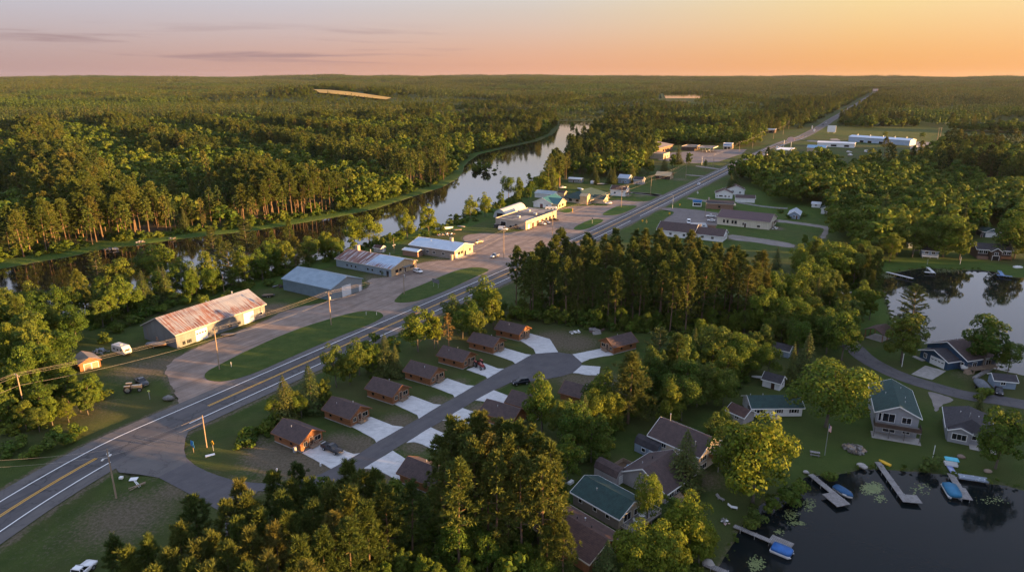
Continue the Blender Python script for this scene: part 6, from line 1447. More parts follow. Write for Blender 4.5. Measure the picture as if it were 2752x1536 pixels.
# green roofed grey house with the deck
b = Bld('deck_house', (83.6, 141.3), 68, 15, 8.6, -1, 5.2, 2.0, GREYS, SHG, 'tall grey house with a green roof and a deck on posts', 'house', .5, TRIM)
b.window('g', 2.6, 3.0, 2.4, 2.0, TRIM, 1); b.window('g', 6.2, 3.2, 1.8, 1.4, TRIM, 1); b.window('g', .8, 3.0, .5, 1.9, TRIM, 0); b.window('g', 3, .5, 2.4, 1.6, TRIM, 1); b.window('g', 6.5, .7, 1.4, 1.2, TRIM, 1); b.window('e', 7, 2.8, 1.2, 1.1); b.window('E', 5, 2.8, 1.2, 1.1); b.window('E', 10, 2.8, 1.2, 1.1)
b.deck('g', -.4, 9.0, 2.8, 2.65, GWOOD, True, DKBR, True, True, 'deck', True); b.slab(MB(), 'g', -.6, 9.2, -.02, .1, .1, 3.4).build('patio', CONCF, b.root)
for x, y in ((4, 6), (7, 6.4), (10, 2), (8, 2.4), (12, 6)): b.pipe(x, y, .25, .06)
# grey house with the cut corners
b = Bld('hipped_house', (98.1, 137.7), 62, 10.5, 8.6, -1, 3.2, 2.0, GREYS, SHK, 'grey house with a half hipped charcoal roof and a white bay window', 'house', .5, TRIM, hip=.3)
b.window('g', 2.3, .9, 2.8, 1.4, TRIM, 2, .14); b.window('g', 5.2, 1.2, .8, .9, TRIM, 0); b.window('g', 7.6, 1.1, .8, 1.2, TRIM, 0); b.window('e', 4, 1.2, 1.0, 1.0); b.window('e', 7.6, 1.2, 1, 1)
w = Bld('x', np.array((98.1, 137.7)) - .9 * np.array([math.cos(R(62)), math.sin(R(62))]) + .2 * np.array([math.cos(R(-28)), math.sin(R(-28))]), 62, 3.2, 4.2, -1, 2.9, .9, GREYS, SHK, None, None, .3, TRIM); w.window('g', 2.1, .9, 2.7, 1.35, TRIM, 2, .14); join(b, w)
b.pipe(3, 4, .9, .06); b.pipe(5, 6, .3, .09); b.pipe(6, 2.6, .3, .09); b.slab(MB(), 'g', 4.4, 9.4, 0, .12, .1, 2.6).build('patio', CONCF, b.root)
# ranch
b = Bld('ranch_house', (57.8, 148.5), 1, 12.2, 6.4, 1, 2.35, 1.6, WHITE, SHG, 'long white ranch house with a dark green roof and shutters', 'house', .4, TRIM)
for t, wd in ((1.9, 1.5), (6.5, 1.0), (10.2, 1.3)): b.window('e', t, .95, wd, 1.0, TRIM, 1, .09, BLACK)
b.door('e', 5.0, .95, 2.0, DOORW); b.window('g', 2, 1, .9, 1.0, TRIM, 0, .09, BLACK); b.slab(MB(), 'e', 4.2, 6.6, .0, .35, .02, 1.6).build('porch', CONCF, b.root); b.pipe(4, 4.3, .3); b.pipe(1.2, 5, .3)
cottage('C3', (462, 335), 128, 4.6, 4.2, -1, 2.1, 1.2, LGREY, SHR, 'low house with a brown roof behind the small blue-green trees', (('e', .4),), 'house', 'low_house')
cottage('B3', (735, 1258), 140, 4.6, 3.6, -1, 2.2, 1.3, WHITE, SHK, 'small white shed with a black roof above the ranch house', (('g', .5),), 'shed', 'white_shed', door=('e', .4))
cottage('B3', (800, 1012), 140, 5, 4, -1, 2.1, 1.1, SKYBL, SHK, 'small blue-grey shed hidden in the trees above the ranch house', (('e', .5),), 'shed', 'tree_shed')
# beige house with the high deck
b = Bld('beige_house', (38.3, 123.4), 134, 12, 8.6, -1, 4.3, 2.4, BEIGE, SHB, 'beige two storey house with a brown roof and high wooden deck', 'house', .5, TRIM)
b.window('g', 1.7, 2.5, 2.2, 1.0, TRIM, 2); b.window('g', 1.9, .5, 2.4, 1.1, TRIM, 2); b.door('g', 5.0, 1.3, 2.1, TRIM, 2.55, TRIM, True); b.window('e', 4, 2.7, 1, 1); b.window('e', 8.5, 2.7, 1, 1)
b.deck('g', 3.6, 8.9, 2.6, 2.5, GWOOD, True, RWOOD, True, True, 'deck', True); b.pipe(10, 4.3, 1.6, .08); b.pipe(2, 1.6, .8, .07)
# brown roofed lake house, roof turned across
b = Bld('brown_roof_house', (29.3, 113.1), 44, 9.5, 10.4, 1, 2.5, 2.9, LGREY, SHB, 'lavender grey house under a large brown roof, screened by a narrow tree', 'house', .5, TRIM)
for t in (2.2, 4.6, 7.2): b.window('e', t, .6, 1.4, 1.5, TRIM, 1)
b.steps('e', 2.0, 4.2, .6, 1.0, 5, WOOD); b.pipe(5.5, 7, .4, .09, BLACK); b.pipe(3, 7.6, .3); b.pipe(7, 3, .35)
# green roofed house with the furnished deck
b = Bld('lake_cottage', (19.2, 105.0), 133, 11, 7.4, -1, 2.75, 1.65, TAUPE, SHG, 'taupe cottage with a green roof and a furnished deck', 'house', .45, TRIM, gmat=BEIGE)  # gable in lighter beige: the warm sunlight on it is put into the siding colour
for t in (2.6, 5.6, 9.2): b.window('e', t, 1.3, .8, .9, TRIM, 0)
b.window('g', 2.4, 1.05, 2.0, 1.5, TRIM, 1); b.window('g', 5.4, 1.1, 1.9, 1.2, TRIM, 1)
b.deck('g', .3, 8.9, 3.0, .9, GWOOD, True, TANT); b.pipe(7.2, 2.3, .4, .07); DECKB = b
# lowest brown roof
pk = q('C2', 1990, 1195, 4.5); Bd = np.array([math.cos(R(43)), math.sin(R(43))])
b = Bld('brown_house', pk - Bd * 4.4, 133, 12, 8.8, -1, 2.6, 1.9, RWOOD, SHR, 'house with a broad red-brown roof at the bottom, partly behind trees', 'house', .5, TANT); b.window('g', 2.4, 1, 1.5, 1.1, TANT, 1); b.window('g', 6, 1, 1.5, 1.1, TANT, 1); b.window('e', 5, 1, 1, 1, TANT)
for x, y in ((9, 5), (7.5, 5.4), (4, 5.2)): b.pipe(x, y, .3, .08, BLACK)
b.pipe(6.5, 6.4, .5, .1)
def barn_shed(k, p, ang, L, W, wall, roof, label):
    N_ = q(k, *p); b = Bld('gambrel_shed', N_, ang, L, W, -1, 1.9, .01, wall, roof, label, 'shed', .15, TRIM, kind='none')
    prof = [(0, 1.9), (W * .2, 3.0), (W * .5, 3.5), (W * .8, 3.0), (W, 1.9)]
    wl = MB(); P = b.pt
    for x in (0, L): wl.quad(P(x, 0, -.2), P(x, W, -.2), *[P(x, y, z) for y, z in prof[::-1]])
    for y in (0, W): wl.quad(P(0, y, -.2), P(L, y, -.2), P(L, y, 1.9), P(0, y, 1.9))
    wl.build('wall', wall, b.root); rf = MB()
    for (y0, z0), (y1, z1) in zip(prof[:-1], prof[1:]): rf.hexa([P(-.2, y0, z0 + .03), P(L + .2, y0, z0 + .03), P(L + .2, y1, z1 + .03), P(-.2, y1, z1 + .03), P(-.2, y0, z0 + .12), P(L + .2, y0, z0 + .12), P(L + .2, y1, z1 + .12), P(-.2, y1, z1 + .12)])
    b.roof = rf.build('roof', roof, b.root); b.h, b.rise = 1.9, 1.5
    return b
b = barn_shed('E5', (862, 715), 133, 5.6, 3.4, LGREY, SHB, 'small barn shaped shed with a brown roof beside the taupe cottage'); b.door('g', 1.7, 1.2, 1.8, DOORW)
b = barn_shed('E5', (1462, 318), 133, 5.6, 3.2, SKYBL, SHK, 'pale blue barn shaped shed against the beige house'); b.window('e', 3.2, .8, .9, .8, TRIM, 0); b.door('e', 1.2, .9, 1.7, SKYBL); b.door('g', 1.6, 1.2, 1.7, SKYBL)
# picnic shelter
c = q('B3', 1478, 860); r = empty('picnic_shelter', c, R(35), 'open picnic shelter with a brown roof at the upper lake', 'shelter')
mb = MB()
for s in (-1, 1): mb.hexa([(-3.6, s * 3.2, 2.5), (3.6, s * 3.2, 2.5), (3.6, 0, 3.9), (-3.6, 0, 3.9), (-3.6, s * 3.2, 2.65), (3.6, s * 3.2, 2.65), (3.6, 0, 4.05), (-3.6, 0, 4.05)])
mb.build('roof', SHR, r)
for x in (-3, 0, 3):
    for y in (-2.7, 2.7): MB().box(x - .1, x + .1, y - .1, y + .1, 0, 2.7).build('post', RWOOD, r)
MB().box(-3, 3, -2.5, 2.5, -.05, .12).build('floor_slab', CONCF, r)
cottage('E4', (2440, 930), 165, 5, 4, -1, 2.2, 1.0, SKYBL, SHK, 'low shed with a black white-edged roof by the lake road bend', (('e', .6),), 'shed', 'road_shed', door=('g', .5))
# ---------------------------------------------------------------- vehicles
def paint(name, c, metal=.25): return mat(name, c, rough=.28, metal=metal, spec=.4, coat=.3)
PT = dict(black=paint('black_paint', (.012, .014, .022)), white=paint('white_paint', (.74, .75, .77), 0), silver=paint('silver_paint', (.42, .44, .47), .6), dark=paint('dark_grey_paint', (.04, .042, .05)), red=paint('red_paint', (.30, .03, .025)), blue=paint('blue_paint', (.04, .10, .24)), tan=paint('tan_paint', (.36, .30, .22)))
TYRE = mat('tyre_rubber', (.018, .018, .018), rough=.9); RIM = mat('wheel_rim', (.45, .46, .48), rough=.35, metal=.7); LAMP = mat('lamp_lens', (.62, .62, .60), rough=.15); TAIL = mat('tail_lens', (.35, .02, .02), rough=.2)
def wheel(parent, x, y, r, wd=.24):
    o = MB().tube([(0, -wd / 2, 0), (0, wd / 2, 0)], r, 16).build('wheel', TYRE, parent, loc=(x, y, r))
    MB().tube([(0, -wd / 2 - .012, 0), (0, wd / 2 + .012, 0)], r * .6, 12).build('rim', RIM, o); return o
def vehicle(k, rear, front, typ, col, label, group=None, name=None, scale=1.0):
    a, b_ = q(k, *rear), q(k, *front); ang = math.atan2(b_[1] - a[1], b_[0] - a[0]); return vehicle_at((a + b_) / 2, ang, typ, col, label, group, name, scale)
def vehicle_at(c, ang, typ, col, label, group=None, name=None, scale=1.0, z=0.0):
    nm_ = name or dict(pickup='pickup_truck', suv='suv', sedan='car', van='van')[typ]
    r = empty(nm_, (c[0], c[1], z + .1), ang, label, dict(pickup='pickup', suv='car', sedan='car', van='van')[typ], group); r.scale = (scale,) * 3
    Wd = .94; L = dict(pickup=2.8, suv=2.35, sedan=2.3, van=2.6)[typ]; P = PT[col]
    # body: cross sections from the tail to the nose: x, half width, bottom, belt height
    sec = dict(pickup=[(-L, .86, .55, 1.05), (-L + .1, Wd, .48, 1.12), (-.75, Wd, .42, 1.12), (.9, Wd, .42, 1.12), (1.25, Wd, .45, 1.08), (L - .35, .90, .45, .98), (L, .74, .5, .82)],
               suv=[(-L, .80, .5, .98), (-L + .15, .92, .42, 1.08), (-1.0, Wd, .36, 1.08), (.85, Wd, .36, 1.06), (1.2, .92, .38, 1.02), (L - .3, .86, .4, .9), (L, .66, .45, .72)],
               sedan=[(-L, .74, .45, .82), (-L + .2, .86, .38, .92), (-1.2, .9, .33, .95), (.75, .9, .33, .93), (1.15, .88, .35, .88), (L - .3, .82, .38, .76), (L, .6, .42, .6)],
               van=[(-L, .88, .5, 1.2), (-L + .08, .98, .42, 1.25), (0, .98, .4, 1.25), (1.3, .98, .4, 1.2), (1.7, .95, .42, 1.08), (L - .25, .88, .45, .95), (L, .7, .5, .78)])[typ]
    ring = lambda x, w, z0, z1: [(x, -w * .92, z0), (x, w * .92, z0), (x, w, z0 + .18), (x, w, z1 - .12), (x, w * .93, z1), (x, -w * .93, z1), (x, -w, z1 - .12), (x, -w, z0 + .18)]
    MB().loft([ring(*s) for s in sec]).build('body', P, r, True)
    cab = dict(pickup=[(-.72, .80, 1.1), (-.5, .70, 1.68), (.35, .70, 1.70), (1.2, .82, 1.08)], suv=[(-2.2, .84, 1.05), (-1.95, .72, 1.62), (.15, .72, 1.66), (1.1, .82, 1.04)], sedan=[(-1.75, .78, .92), (-.95, .64, 1.38), (.05, .64, 1.40), (1.0, .78, .9)], van=[(-2.55, .92, 1.22), (-2.5, .84, 2.05), (.9, .84, 2.08), (1.65, .90, 1.15)])[typ]
    (x0, w0, z0), (x1, w1, z1), (x2, w2, z2), (x3, w3, z3) = cab
    MB().hexa([(x0, -w0, z0 - .03), (x3, -w3, z3 - .03), (x3, w3, z3 - .03), (x0, w0, z0 - .03), (x1, -w1, z1), (x2, -w2, z2), (x2, w2, z2), (x1, w1, z1)]).build('glass', GLASS, r)
    rf = MB(); rf.hexa([(x1 - .05, -w1 - .02, z1 - .06), (x2 + .05, -w2 - .02, z2 - .06), (x2 + .05, w2 + .02, z2 - .06), (x1 - .05, w1 + .02, z1 - .06), (x1, -w1 + .08, z1 + .06), (x2 - .06, -w2 + .08, z2 + .06), (x2 - .06, w2 - .08, z2 + .06), (x1, w1 - .08, z1 + .06)])
    for s in (-1, 1):
        for xa, wa, za, xb, wb, zb in ((x0, w0, z0, x1, w1, z1), (x3, w3, z3, x2, w2, z2), ((x0 + x3) / 2 - .1, (w0 + w3) / 2, (z0 + z3) / 2, (x1 + x2) / 2 - .1, w1, z1)): rf.beam((xa, s * (wa + .01), za - .02), (xb, s * (wb + .01), zb), .07, .09)
    if typ == 'van': rf.box(-2.4, .2, -.95, -.90, 1.2, 1.95); rf.box(-2.4, .2, .90, .95, 1.2, 1.95)
    rf.build('roof', P, r)
    if typ == 'pickup': MB().box(-L + .2, -.85, -.74, .74, 1.0, 1.135).build('cargo_bed', BLACK, r)
    rw = .40 if typ == 'pickup' else .34
    for x in (-L * .62, L * .60):
        for s in (-1, 1): wheel(r, x, s * (Wd - .1), rw)
    for s in (-1, 1):
        MB().box(L - .18, L - .02, s * .62 - .15, s * .62 + .15, .66, .80).build('headlight', LAMP, r); MB().box(-L - .02, -L + .12, s * .74 - .1, s * .74 + .1, .7, .95).build('taillight', TAIL, r)
    MB().box(L - .1, L + .08, -.7, .7, .42, .56).box(-L - .08, -L + .1, -.75, .75, .45, .58).build('bumper', RIM if typ == 'pickup' else BLACK, r)
    return r
vehicle('E2', (1300, 690), (1535, 790), 'pickup', 'black', 'black pickup with a covered bed parked by the first cabin')
vehicle('E1', (1285, 945), (1440, 985), 'suv', 'white', 'white car parked in front of the half rusted barn', name='car')
vehicle('E1', (2565, 715), (2465, 752), 'pickup', 'silver', 'pale pickup standing where the gravel lot meets the highway')
vehicle('E1', (2195, 540), (2345, 505), 'pickup', 'tan', 'tan truck loaded with gear beside the tan workshop', name='work_truck')
vehicle('D2', (1010, 925), (975, 950), 'suv', 'white', 'white car driving towards us on the highway', name='car')
G1 = 'cars in front of the repair garage'
vehicle('D1', (690, 950), (770, 1000), 'sedan', 'dark', 'dark car nearest the corner at the garage front', G1); vehicle('D1', (745, 960), (820, 985), 'sedan', 'white', 'white car second from the corner at the garage front', G1); vehicle('D1', (800, 945), (875, 962), 'suv', 'silver', 'silver car third from the corner at the garage front', G1, 'car')
vehicle('D1', (890, 915), (1000, 915), 'pickup', 'black', 'black pickup at the far end of the garage front'); vehicle('D1', (270, 1010), (345, 1035), 'sedan', 'black', 'black car beside the shaded garage wall'); vehicle('D1', (350, 1030), (435, 1040), 'suv', 'dark', 'dark car at the shaded corner of the garage', None, 'car')
vehicle('D1', (60, 1020), (170, 1030), 'van', 'dark', 'dark box van on the grass beside the garage'); vehicle('D1', (120, 1055), (240, 1060), 'van', 'white', 'white van with dark windows beside the garage')
vehicle('D1', (1805, 660), (1715, 668), 'suv', 'white', 'white car with a dark front by the restaurant entrance', None, 'car')
vehicle('D4', (790, 640), (665, 635), 'pickup', 'white', 'white pickup behind the other white car at the cream hall'); vehicle('D4', (805, 705), (660, 695), 'sedan', 'white', 'low white car nearest the cream hall wall'); vehicle('D4', (395, 700), (395, 755), 'van', 'white', 'white van alone on the open lot by the cream hall')
vehicle('B2', (1390, 1200), (1290, 1215), 'suv', 'black', 'black car half hidden by the conical tree across the street', None, 'car')
vehicle('C1', (555, 1520), (650, 1435), 'pickup', 'white', 'white pickup on the grass at the lower corner', scale=1.1)
vehicle('D1', (1040, 430), (1105, 425), 'pickup', 'white', 'white pickup parked at the river side of the restaurant')
vehicle('B1', (1040, 1190), (1095, 1225), 'pickup', 'dark', 'dark old pickup behind the vintage tractor on the grass')
vehicle('E4', (2180, 930), (2200, 1040), 'sedan', 'black', 'black car beside the low shed at the lake road bend')
vehicle('B3', (1205, 535), (1250, 530), 'sedan', 'silver', 'pale car on the sunlit grass by the large golden tree')
for i, (k, a, b_, t, c, l) in enumerate([('D3', (735, 425), (765, 415), 'suv', 'white', 'white car parked beside the far highway at the wood edge'), ('D3', (760, 430), (790, 412), 'van', 'white', 'white van parked beside the far highway at the wood edge'), ('D3', (885, 350), (860, 352), 'suv', 'white', 'single white car farther along the highway verge'), ('D3', (635, 600), (615, 585), 'sedan', 'dark', 'dark car driving away on the far highway'), ('D3', (680, 560), (665, 572), 'sedan', 'white', 'pale car coming along the far highway'), ('D3', (735, 880), (780, 880), 'suv', 'white', 'white car on the lane left of the white showroom'), ('D3', (1000, 1010), (1040, 1010), 'suv', 'white', 'white car in the yard below the white showroom'), ('D3', (1010, 1060), (1060, 1055), 'van', 'white', 'white van among trees below the white showroom'), ('D3', (1250, 1000), (1310, 1010), 'van', 'white', 'white van behind trees in front of the warehouse'), ('D2', (2035, 460), (2010, 475), 'suv', 'white', 'white car turning off the highway by the round sign'), ('D2', (1990, 495), (2025, 490), 'sedan', 'white', 'low white car parked below the round sign'), ('D3', (1990, 935), (2050, 930), 'van', 'white', 'white van on the gravel beyond the warehouse end')]):
    vehicle(k, a, b_, t, c, l, None, 'car' if t != 'van' else None, 1.15)
# vintage tractors
def tractor(c, ang, label, bodym, wheelm, s=1.0):
    r = empty('tractor', (*c, .05), ang, label, 'tractor'); r.scale = (s,) * 3
    mb = MB(); mb.box(-.2, 1.5, -.28, .28, .75, 1.25).box(1.45, 1.6, -.3, .3, .7, 1.3).box(-.9, -.1, -.22, .22, .6, .95); mb.build('engine_hood', bodym, r)
    MB().box(-1.0, -.5, -.25, .25, 1.05, 1.12).box(-1.05, -.97, -.25, .25, 1.1, 1.45).build('seat', BLACK, r)
    MB().tube([(1.0, .15, 1.2), (1.0, .15, 1.8)], .04, 8).build('exhaust_pipe', BLACK, r); MB().tube([(-.1, 0, 1.1), (-.35, 0, 1.4)], .03, 6).tube([(-.36, 0, 1.38), (-.42, 0, 1.45)], .22, 12).build('steering_wheel', BLACK, r)
    for s_ in (-1, 1):
        w_ = wheel(r, -.75, s_ * .75, .72, .34); wheel(r, 1.25, s_ * .5, .4, .2)
        MB().obox((-.75, s_ * .75, 1.5), (.55, 0, 0), (0, .19, 0), (0, 0, .04)).build('fender', bodym, r)
    return r
tractor(q('B1', 1003, 1262), R(15), 'vintage tractor with a pale hood on the grass by the thicket', PT['tan'], None, 1.35)
tractor(q('B2', 1035, 1085), R(-60), 'red tractor standing on a cabin driveway', PT['red'], None, 1.25)
# camper trailers
def camper(c, ang, L, label, side=(.62, .60, .57), h=2.5, w=2.4, name='camper_trailer'):
    r = empty(name, (*c, 0), ang, label, 'camper'); m1 = mat('camper_skin', side, tuple(v * .8 for v in side), 1.2, rough=.5, rib=('z', .35, .2)); hw = w / 2
    pr = [(-L / 2, .55), (-L / 2 - .05, h * .6), (-L / 2 + .3, h + .25), (L / 2 - .9, h + .3), (L / 2 - .15, h * .75), (L / 2, .9), (L / 2 - .3, .5)]
    mb = MB().loft([[(x, -hw, z) for x, z in pr], [(x, hw, z) for x, z in pr]]); mb.build('body', m1, r)
    MB().box(-L / 2 + .6, L / 2 - 1.3, -hw * .8, hw * .8, h + .26, h + .33).box(-.4, .4, -.35, .35, h + .3, h + .5).build('roof_skin', mat('camper_roof', (.50, .49, .47), (.40, .39, .38), 1, rough=.7), r)
    for x in (-L * .28, .1, L * .28):
        for s in (-1, 1): MB().box(x - .42, x + .42, s * hw - .02, s * hw + .03, 1.4, 1.95).build('window', GLASS, r)
    MB().box(L / 2 - .19, L / 2 - .06, -.7, .7, 1.5, 1.95).build('window', GLASS, r); MB().box(L * .02, L * .02 + .6, hw - .01, hw + .035, .6, 2.2).build('door', TRIM, r)
    for x in (-.45, .35):
        for s in (-1, 1): wheel(r, x, s * (hw - .12), .33)
    MB().beam((L / 2 - .4, .5, .5), (L / 2 + 1.1, 0, .5), .1, .1).beam((L / 2 - .4, -.5, .5), (L / 2 + 1.1, 0, .5), .1, .1).tube([(L / 2 + .5, 0, .5), (L / 2 + .5, 0, .95)], .2, 8).build('hitch', BLACK, r)
a, b_ = q('B1', 850, 955), q('B1', 990, 1000); camper((a + b_) / 2, math.atan2(*(b_ - a)[::-1]), 6.2, 'stained old white camper trailer on the grass between the sheds')
camper(q('D1', 1532, 362), R(60), 5.0, 'small white camper trailer by the spruces behind the restaurant', (.66, .68, .72))
camper(q('D1', 905, 768), R(-8), 7.5, 'long white camper trailer in front of the teal roofed shop', (.72, .70, .66))
a, b_ = q('D4', 480, 800), q('D4', 608, 803); camper((a + b_) / 2, math.atan2(*(b_ - a)[::-1]), 9, 'white trailer with dark marks beside the brown stepped roofs', (.66, .70, .76))
# boats, trailers, loads
def hull(mb, L, W, H, m=0, bow=.35, z=0.0):
    st = [(-L / 2, .85, 0), (-L / 6, 1, 0), (L / 6, .98, .02), (L * .36, .62, .1), (L / 2, .06, .28)]
    mb.loft([[(x, -W / 2 * k, z + H), (x, -W / 2 * k * .8, z + u * H + .12 * H), (x, 0, z + u * H), (x, W / 2 * k * .8, z + u * H + .12 * H), (x, W / 2 * k, z + H)] for x, k, u in st], m); return mb
def tarp_boat(c, ang, L, W, z, label, coverm, hullm, trailer=True, peak=.55, name='covered_boat'):
    r = empty(name, (*c, z), ang, label, 'boat'); b0 = .55 if trailer else 0.0
    hull(MB(), L, W, .75, 0, z=b0).build('hull', hullm, r, True)
    st = [(-L / 2, .88, .25), (-L / 4, 1.03, peak), (L / 10, 1.0, peak * .85), (L * .36, .64, .3), (L / 2 + .05, .08, .12)]
    MB().loft([[(x, -W / 2 * k, b0 + .62), (x, -W / 2 * k * .99, b0 + .78), (x, -W / 4 * k, b0 + .76 + p * .75), (x, 0, b0 + .76 + p), (x, W / 4 * k, b0 + .76 + p * .75), (x, W / 2 * k * .99, b0 + .78), (x, W / 2 * k, b0 + .62)] for x, k, p in st]).build('cover', coverm, r, True)
    if trailer:
        for s in (-1, 1): wheel(r, -.5, s * W * .42, .3)
        MB().beam((-L * .4, 0, .45), (L * .62, 0, .45), .12, .12).build('trailer_frame', BLACK, r)
    return r
TARPG = mat('grey_tarp', (.14, .15, .17), (.10, .11, .125), 1.4, rough=.7); TARPB = mat('blue_boat_cover', (.015, .085, .20), (.012, .065, .16), 1.2, rough=.55); TARPL = mat('bright_blue_cover', (.03, .14, .42), (.025, .11, .34), 1, rough=.5); HULLW = mat('white_hull', (.66, .66, .66), rough=.3, coat=.3); TARPC = mat('teal_blue_cover', (.02, .16, .30), (.017, .13, .25), 1, rough=.55)
a, b_ = q('B1', 1125, 930), q('B1', 1240, 930); tarp_boat((a + b_) / 2, math.atan2(*(b_ - a)[::-1]), 6.0, 2.3, 0, 'boat under a dark grey tarp against the rusty shed', TARPG, mat('orange_hull', (.30, .16, .09), rough=.5))
tarp_boat(q('D1', 1335, 455), R(120), 6.5, 2.4, 0, 'white boat on a trailer behind the green roof', mat('pale_cover', (.5, .53, .57), rough=.6), HULLW)
tarp_boat(q('E4', 1915, 900), R(75), 6.5, 3.0, 0, 'bulky grey covered boat beside the lake road', TARPG, TARPG, True, 1.1)
tarp_boat(q('E4', 1660, 610), R(60), 5.0, 2.0, 0, 'white covered boat beside the navy house', mat('cream_cover', (.5, .48, .44), rough=.7), HULLW)
tarp_boat(q('E1', 1760, 310), R(28), 10, 2.6, 0, 'long hull under a white tarp on the grass by the river', mat('white_tarp', (.62, .62, .62), (.5, .5, .5), 1, rough=.7), HULLW, False, .5)
def skiff(c, ang, L, W, z, label, m, name='rowing_boat'):
    r = empty(name, (*c, z), ang, label, 'boat'); mb = hull(MB(), L, W, .5, 0); o = mb.build('hull', m, r, True)
    MB().box(-L * .25, -L * .2 + .2, -W * .4, W * .4, .36, .4).box(L * .12, L * .12 + .25, -W * .38, W * .38, .36, .4).build('bench', WOOD, r); return r
skiff(q('B1', 1720, 845), R(10), 4.5, 1.6, .25, 'old wooden rowing boat lying in front of the rusty shed', mat('grey_boat_wood', (.22, .18, .15), rough=.8))
skiff(q('E1', 1950, 330), R(10), 5, 1.8, .05, 'upturned tan hull beside the long white tarp', mat('tan_hull', (.35, .26, .17), rough=.7)); skiff(q('E1', 2015, 280), R(-20), 4.5, 1.7, .05, 'grey rowing boat behind the upturned tan hull', mat('grey_hull', (.28, .26, .25), rough=.7))
skiff(q('B3', 585, 1165), R(165), 4.2, .95, .1, 'white canoe lying beside the small white shed', HULLW, 'canoe')
def flat_trailer(c, ang, L, W, label, load=None):
    r = empty('trailer', (*c, 0), ang, label, 'trailer'); MB().box(-L / 2, L / 2, -W / 2, W / 2, .6, .72).beam((L / 2, 0, .6), (L / 2 + 1.3, 0, .6), .1, .1).build('bed', BLACK, r)
    for x in (-.4, .4):
        for s in (-1, 1): wheel(r, x, s * W * .5, .32)
    if load:
        mb = MB()
        for i in range(9): x = -L / 2 + .3 + rnd.random() * (L * .4); y = rnd.uniform(-W * .4, W * .4); mb.obox((x + L * .15, y, .82 + .1 * (i % 3)), (L * .28, rnd.uniform(-.2, .2), 0), (0, .11, 0), (0, 0, .07))
        mb.build('load', load, r)
flat_trailer(q('B1', 2020, 552), R(20), 4.5, 2.0, 'flat trailer loaded with boards between the two sheds', WOOD)
flat_trailer(q('D1', 1670, 372), R(5), 9, 2.4, 'long dark flat trailer with scrap behind the restaurant', METP)
# scrap heaps: each heap is one pile
def heap(c, rad, n, label, mats, name='scrap_pile', size=(.2, .8), zmul=.6, cat='pile'):
    mb = MB()
    for i in range(n):
        a = rnd.uniform(0, 6.28); d = rad * math.sqrt(rnd.random()); e = Vector((rnd.uniform(-1, 1), rnd.uniform(-1, 1), rnd.uniform(-.3, .3))).normalized(); s = rnd.uniform(*size); f = e.orthogonal().normalized(); g_ = e.cross(f)
        mb.obox((math.cos(a) * d, math.sin(a) * d, .15 + rnd.random() * zmul * (1 - d / rad)), e * s, f * s * rnd.uniform(.15, .5), g_ * s * rnd.uniform(.08, .35), rnd.randrange(len(mats)))
    o = mb.build(name, mats); o.location = (*c, 0); return tag(o, label, cat)
SCR = [GAL, RWOOD, BLACK, TRIM]
heap(q('B1', 2085, 480), 2.2, 26, 'dark junk pile at the corner of the blue-grey shed', [BLACK, GAL, DKBR]); heap(q('E1', 1750, 395), 3.6, 30, 'low row of orange and white scrap on the grass', [RWOOD, TRIM, TANB, BLACK]); heap(q('B1', 755, 965), 2.4, 16, 'scatter of pale boards behind the wood shed', [GAL, GWOOD]); heap(q('E1', 1890, 390), 1.6, 12, 'small heap of orange scrap behind the tan workshop chimney', [RWOOD, TANB, TRIM])
heap(q('B2', 1750, 825), 2.0, 14, 'pale rubble patch on the bare ground below the grove', [CONCF, TRIM]); heap(q('B2', 1910, 815), 2.0, 10, 'pile of dark boards in front of the grove', [GWOOD, DKBR], size=(.8, 1.6)); heap(q('D4', 1690, 800), 3.4, 22, 'heap of broken boards at the end of the cream hall', [WOOD, GWOOD, TRIM])
heap(q('C3', 1295, 520), 2.0, 60, 'grey brush pile on the lake lawn', [GWOOD, WOOD, BARK_G], 'brush_pile', (.3, .9), 1.1); heap(q('B1', 1060, 940 - 800), 2.0, 10, 'weathered drift logs on the far river bank', [BARK_G, GWOOD], 'driftwood', (.4, .9), .08); heap(q('B1', 830, 195), 3.0, 8, 'long weathered driftwood at the dark water edge', [BARK_G, GWOOD], 'driftwood', (.5, 1.2), .08)
heap(q('A1', 1290, 1375), 1.5, 7, 'weathered logs lying in the grass below the pines', [BARK_G, GWOOD], 'driftwood', (.4, .9), .08)
# ---------------------------------------------------------------- power poles, lamps, wires
POLEW = mat('weathered_pole_wood', (.33, .25, .175), (.24, .18, .13), 2, rough=.9, stretch=(1, 1, .15))
def pole(c, h, ang, label, arms=1, lamp=None, tr=False, r=.17, group=None):
    o = empty('power_pole', (c[0], c[1], float(hills(np.array(c[0]), np.array(c[1])))), ang, label, 'power pole', group)
    MB().tube([(0, 0, -.3), (0, 0, h)], [r, r * .7], 8).build('shaft', POLEW, o)
    for i in range(arms):
        z = h - .35 - 1.1 * i; a = MB().box(-.09, .02, -1.25, 1.25, z - .07, z + .07).build('crossarm', POLEW, o)
        mb = MB()
        for y in (-1.15, -.45, .45, 1.15): mb.tube([(-.03, y, z + .05), (-.03, y, z + .28)], .05, 6)
        mb.build('insulator_set', METP, a)
    if tr: MB().tube([(.42, 0, h - 2.6), (.42, 0, h - 1.6)], .28, 10).build('transformer', METP, o)
    if lamp:
        for (dx, dy, z) in lamp:
            l = MB().tube([(0, 0, z), (dx * .6, dy * .6, z + .25), (dx, dy, z + .2)], .05, 6).build('lamp_arm', METP, o); MB().obox((dx, dy, z + .18), (.35, 0, 0), (0, .16, 0), (0, 0, .08)).build('lamp_head', LAMP, l)
    return o
ra_ = math.atan2(RD[1], RD[0])
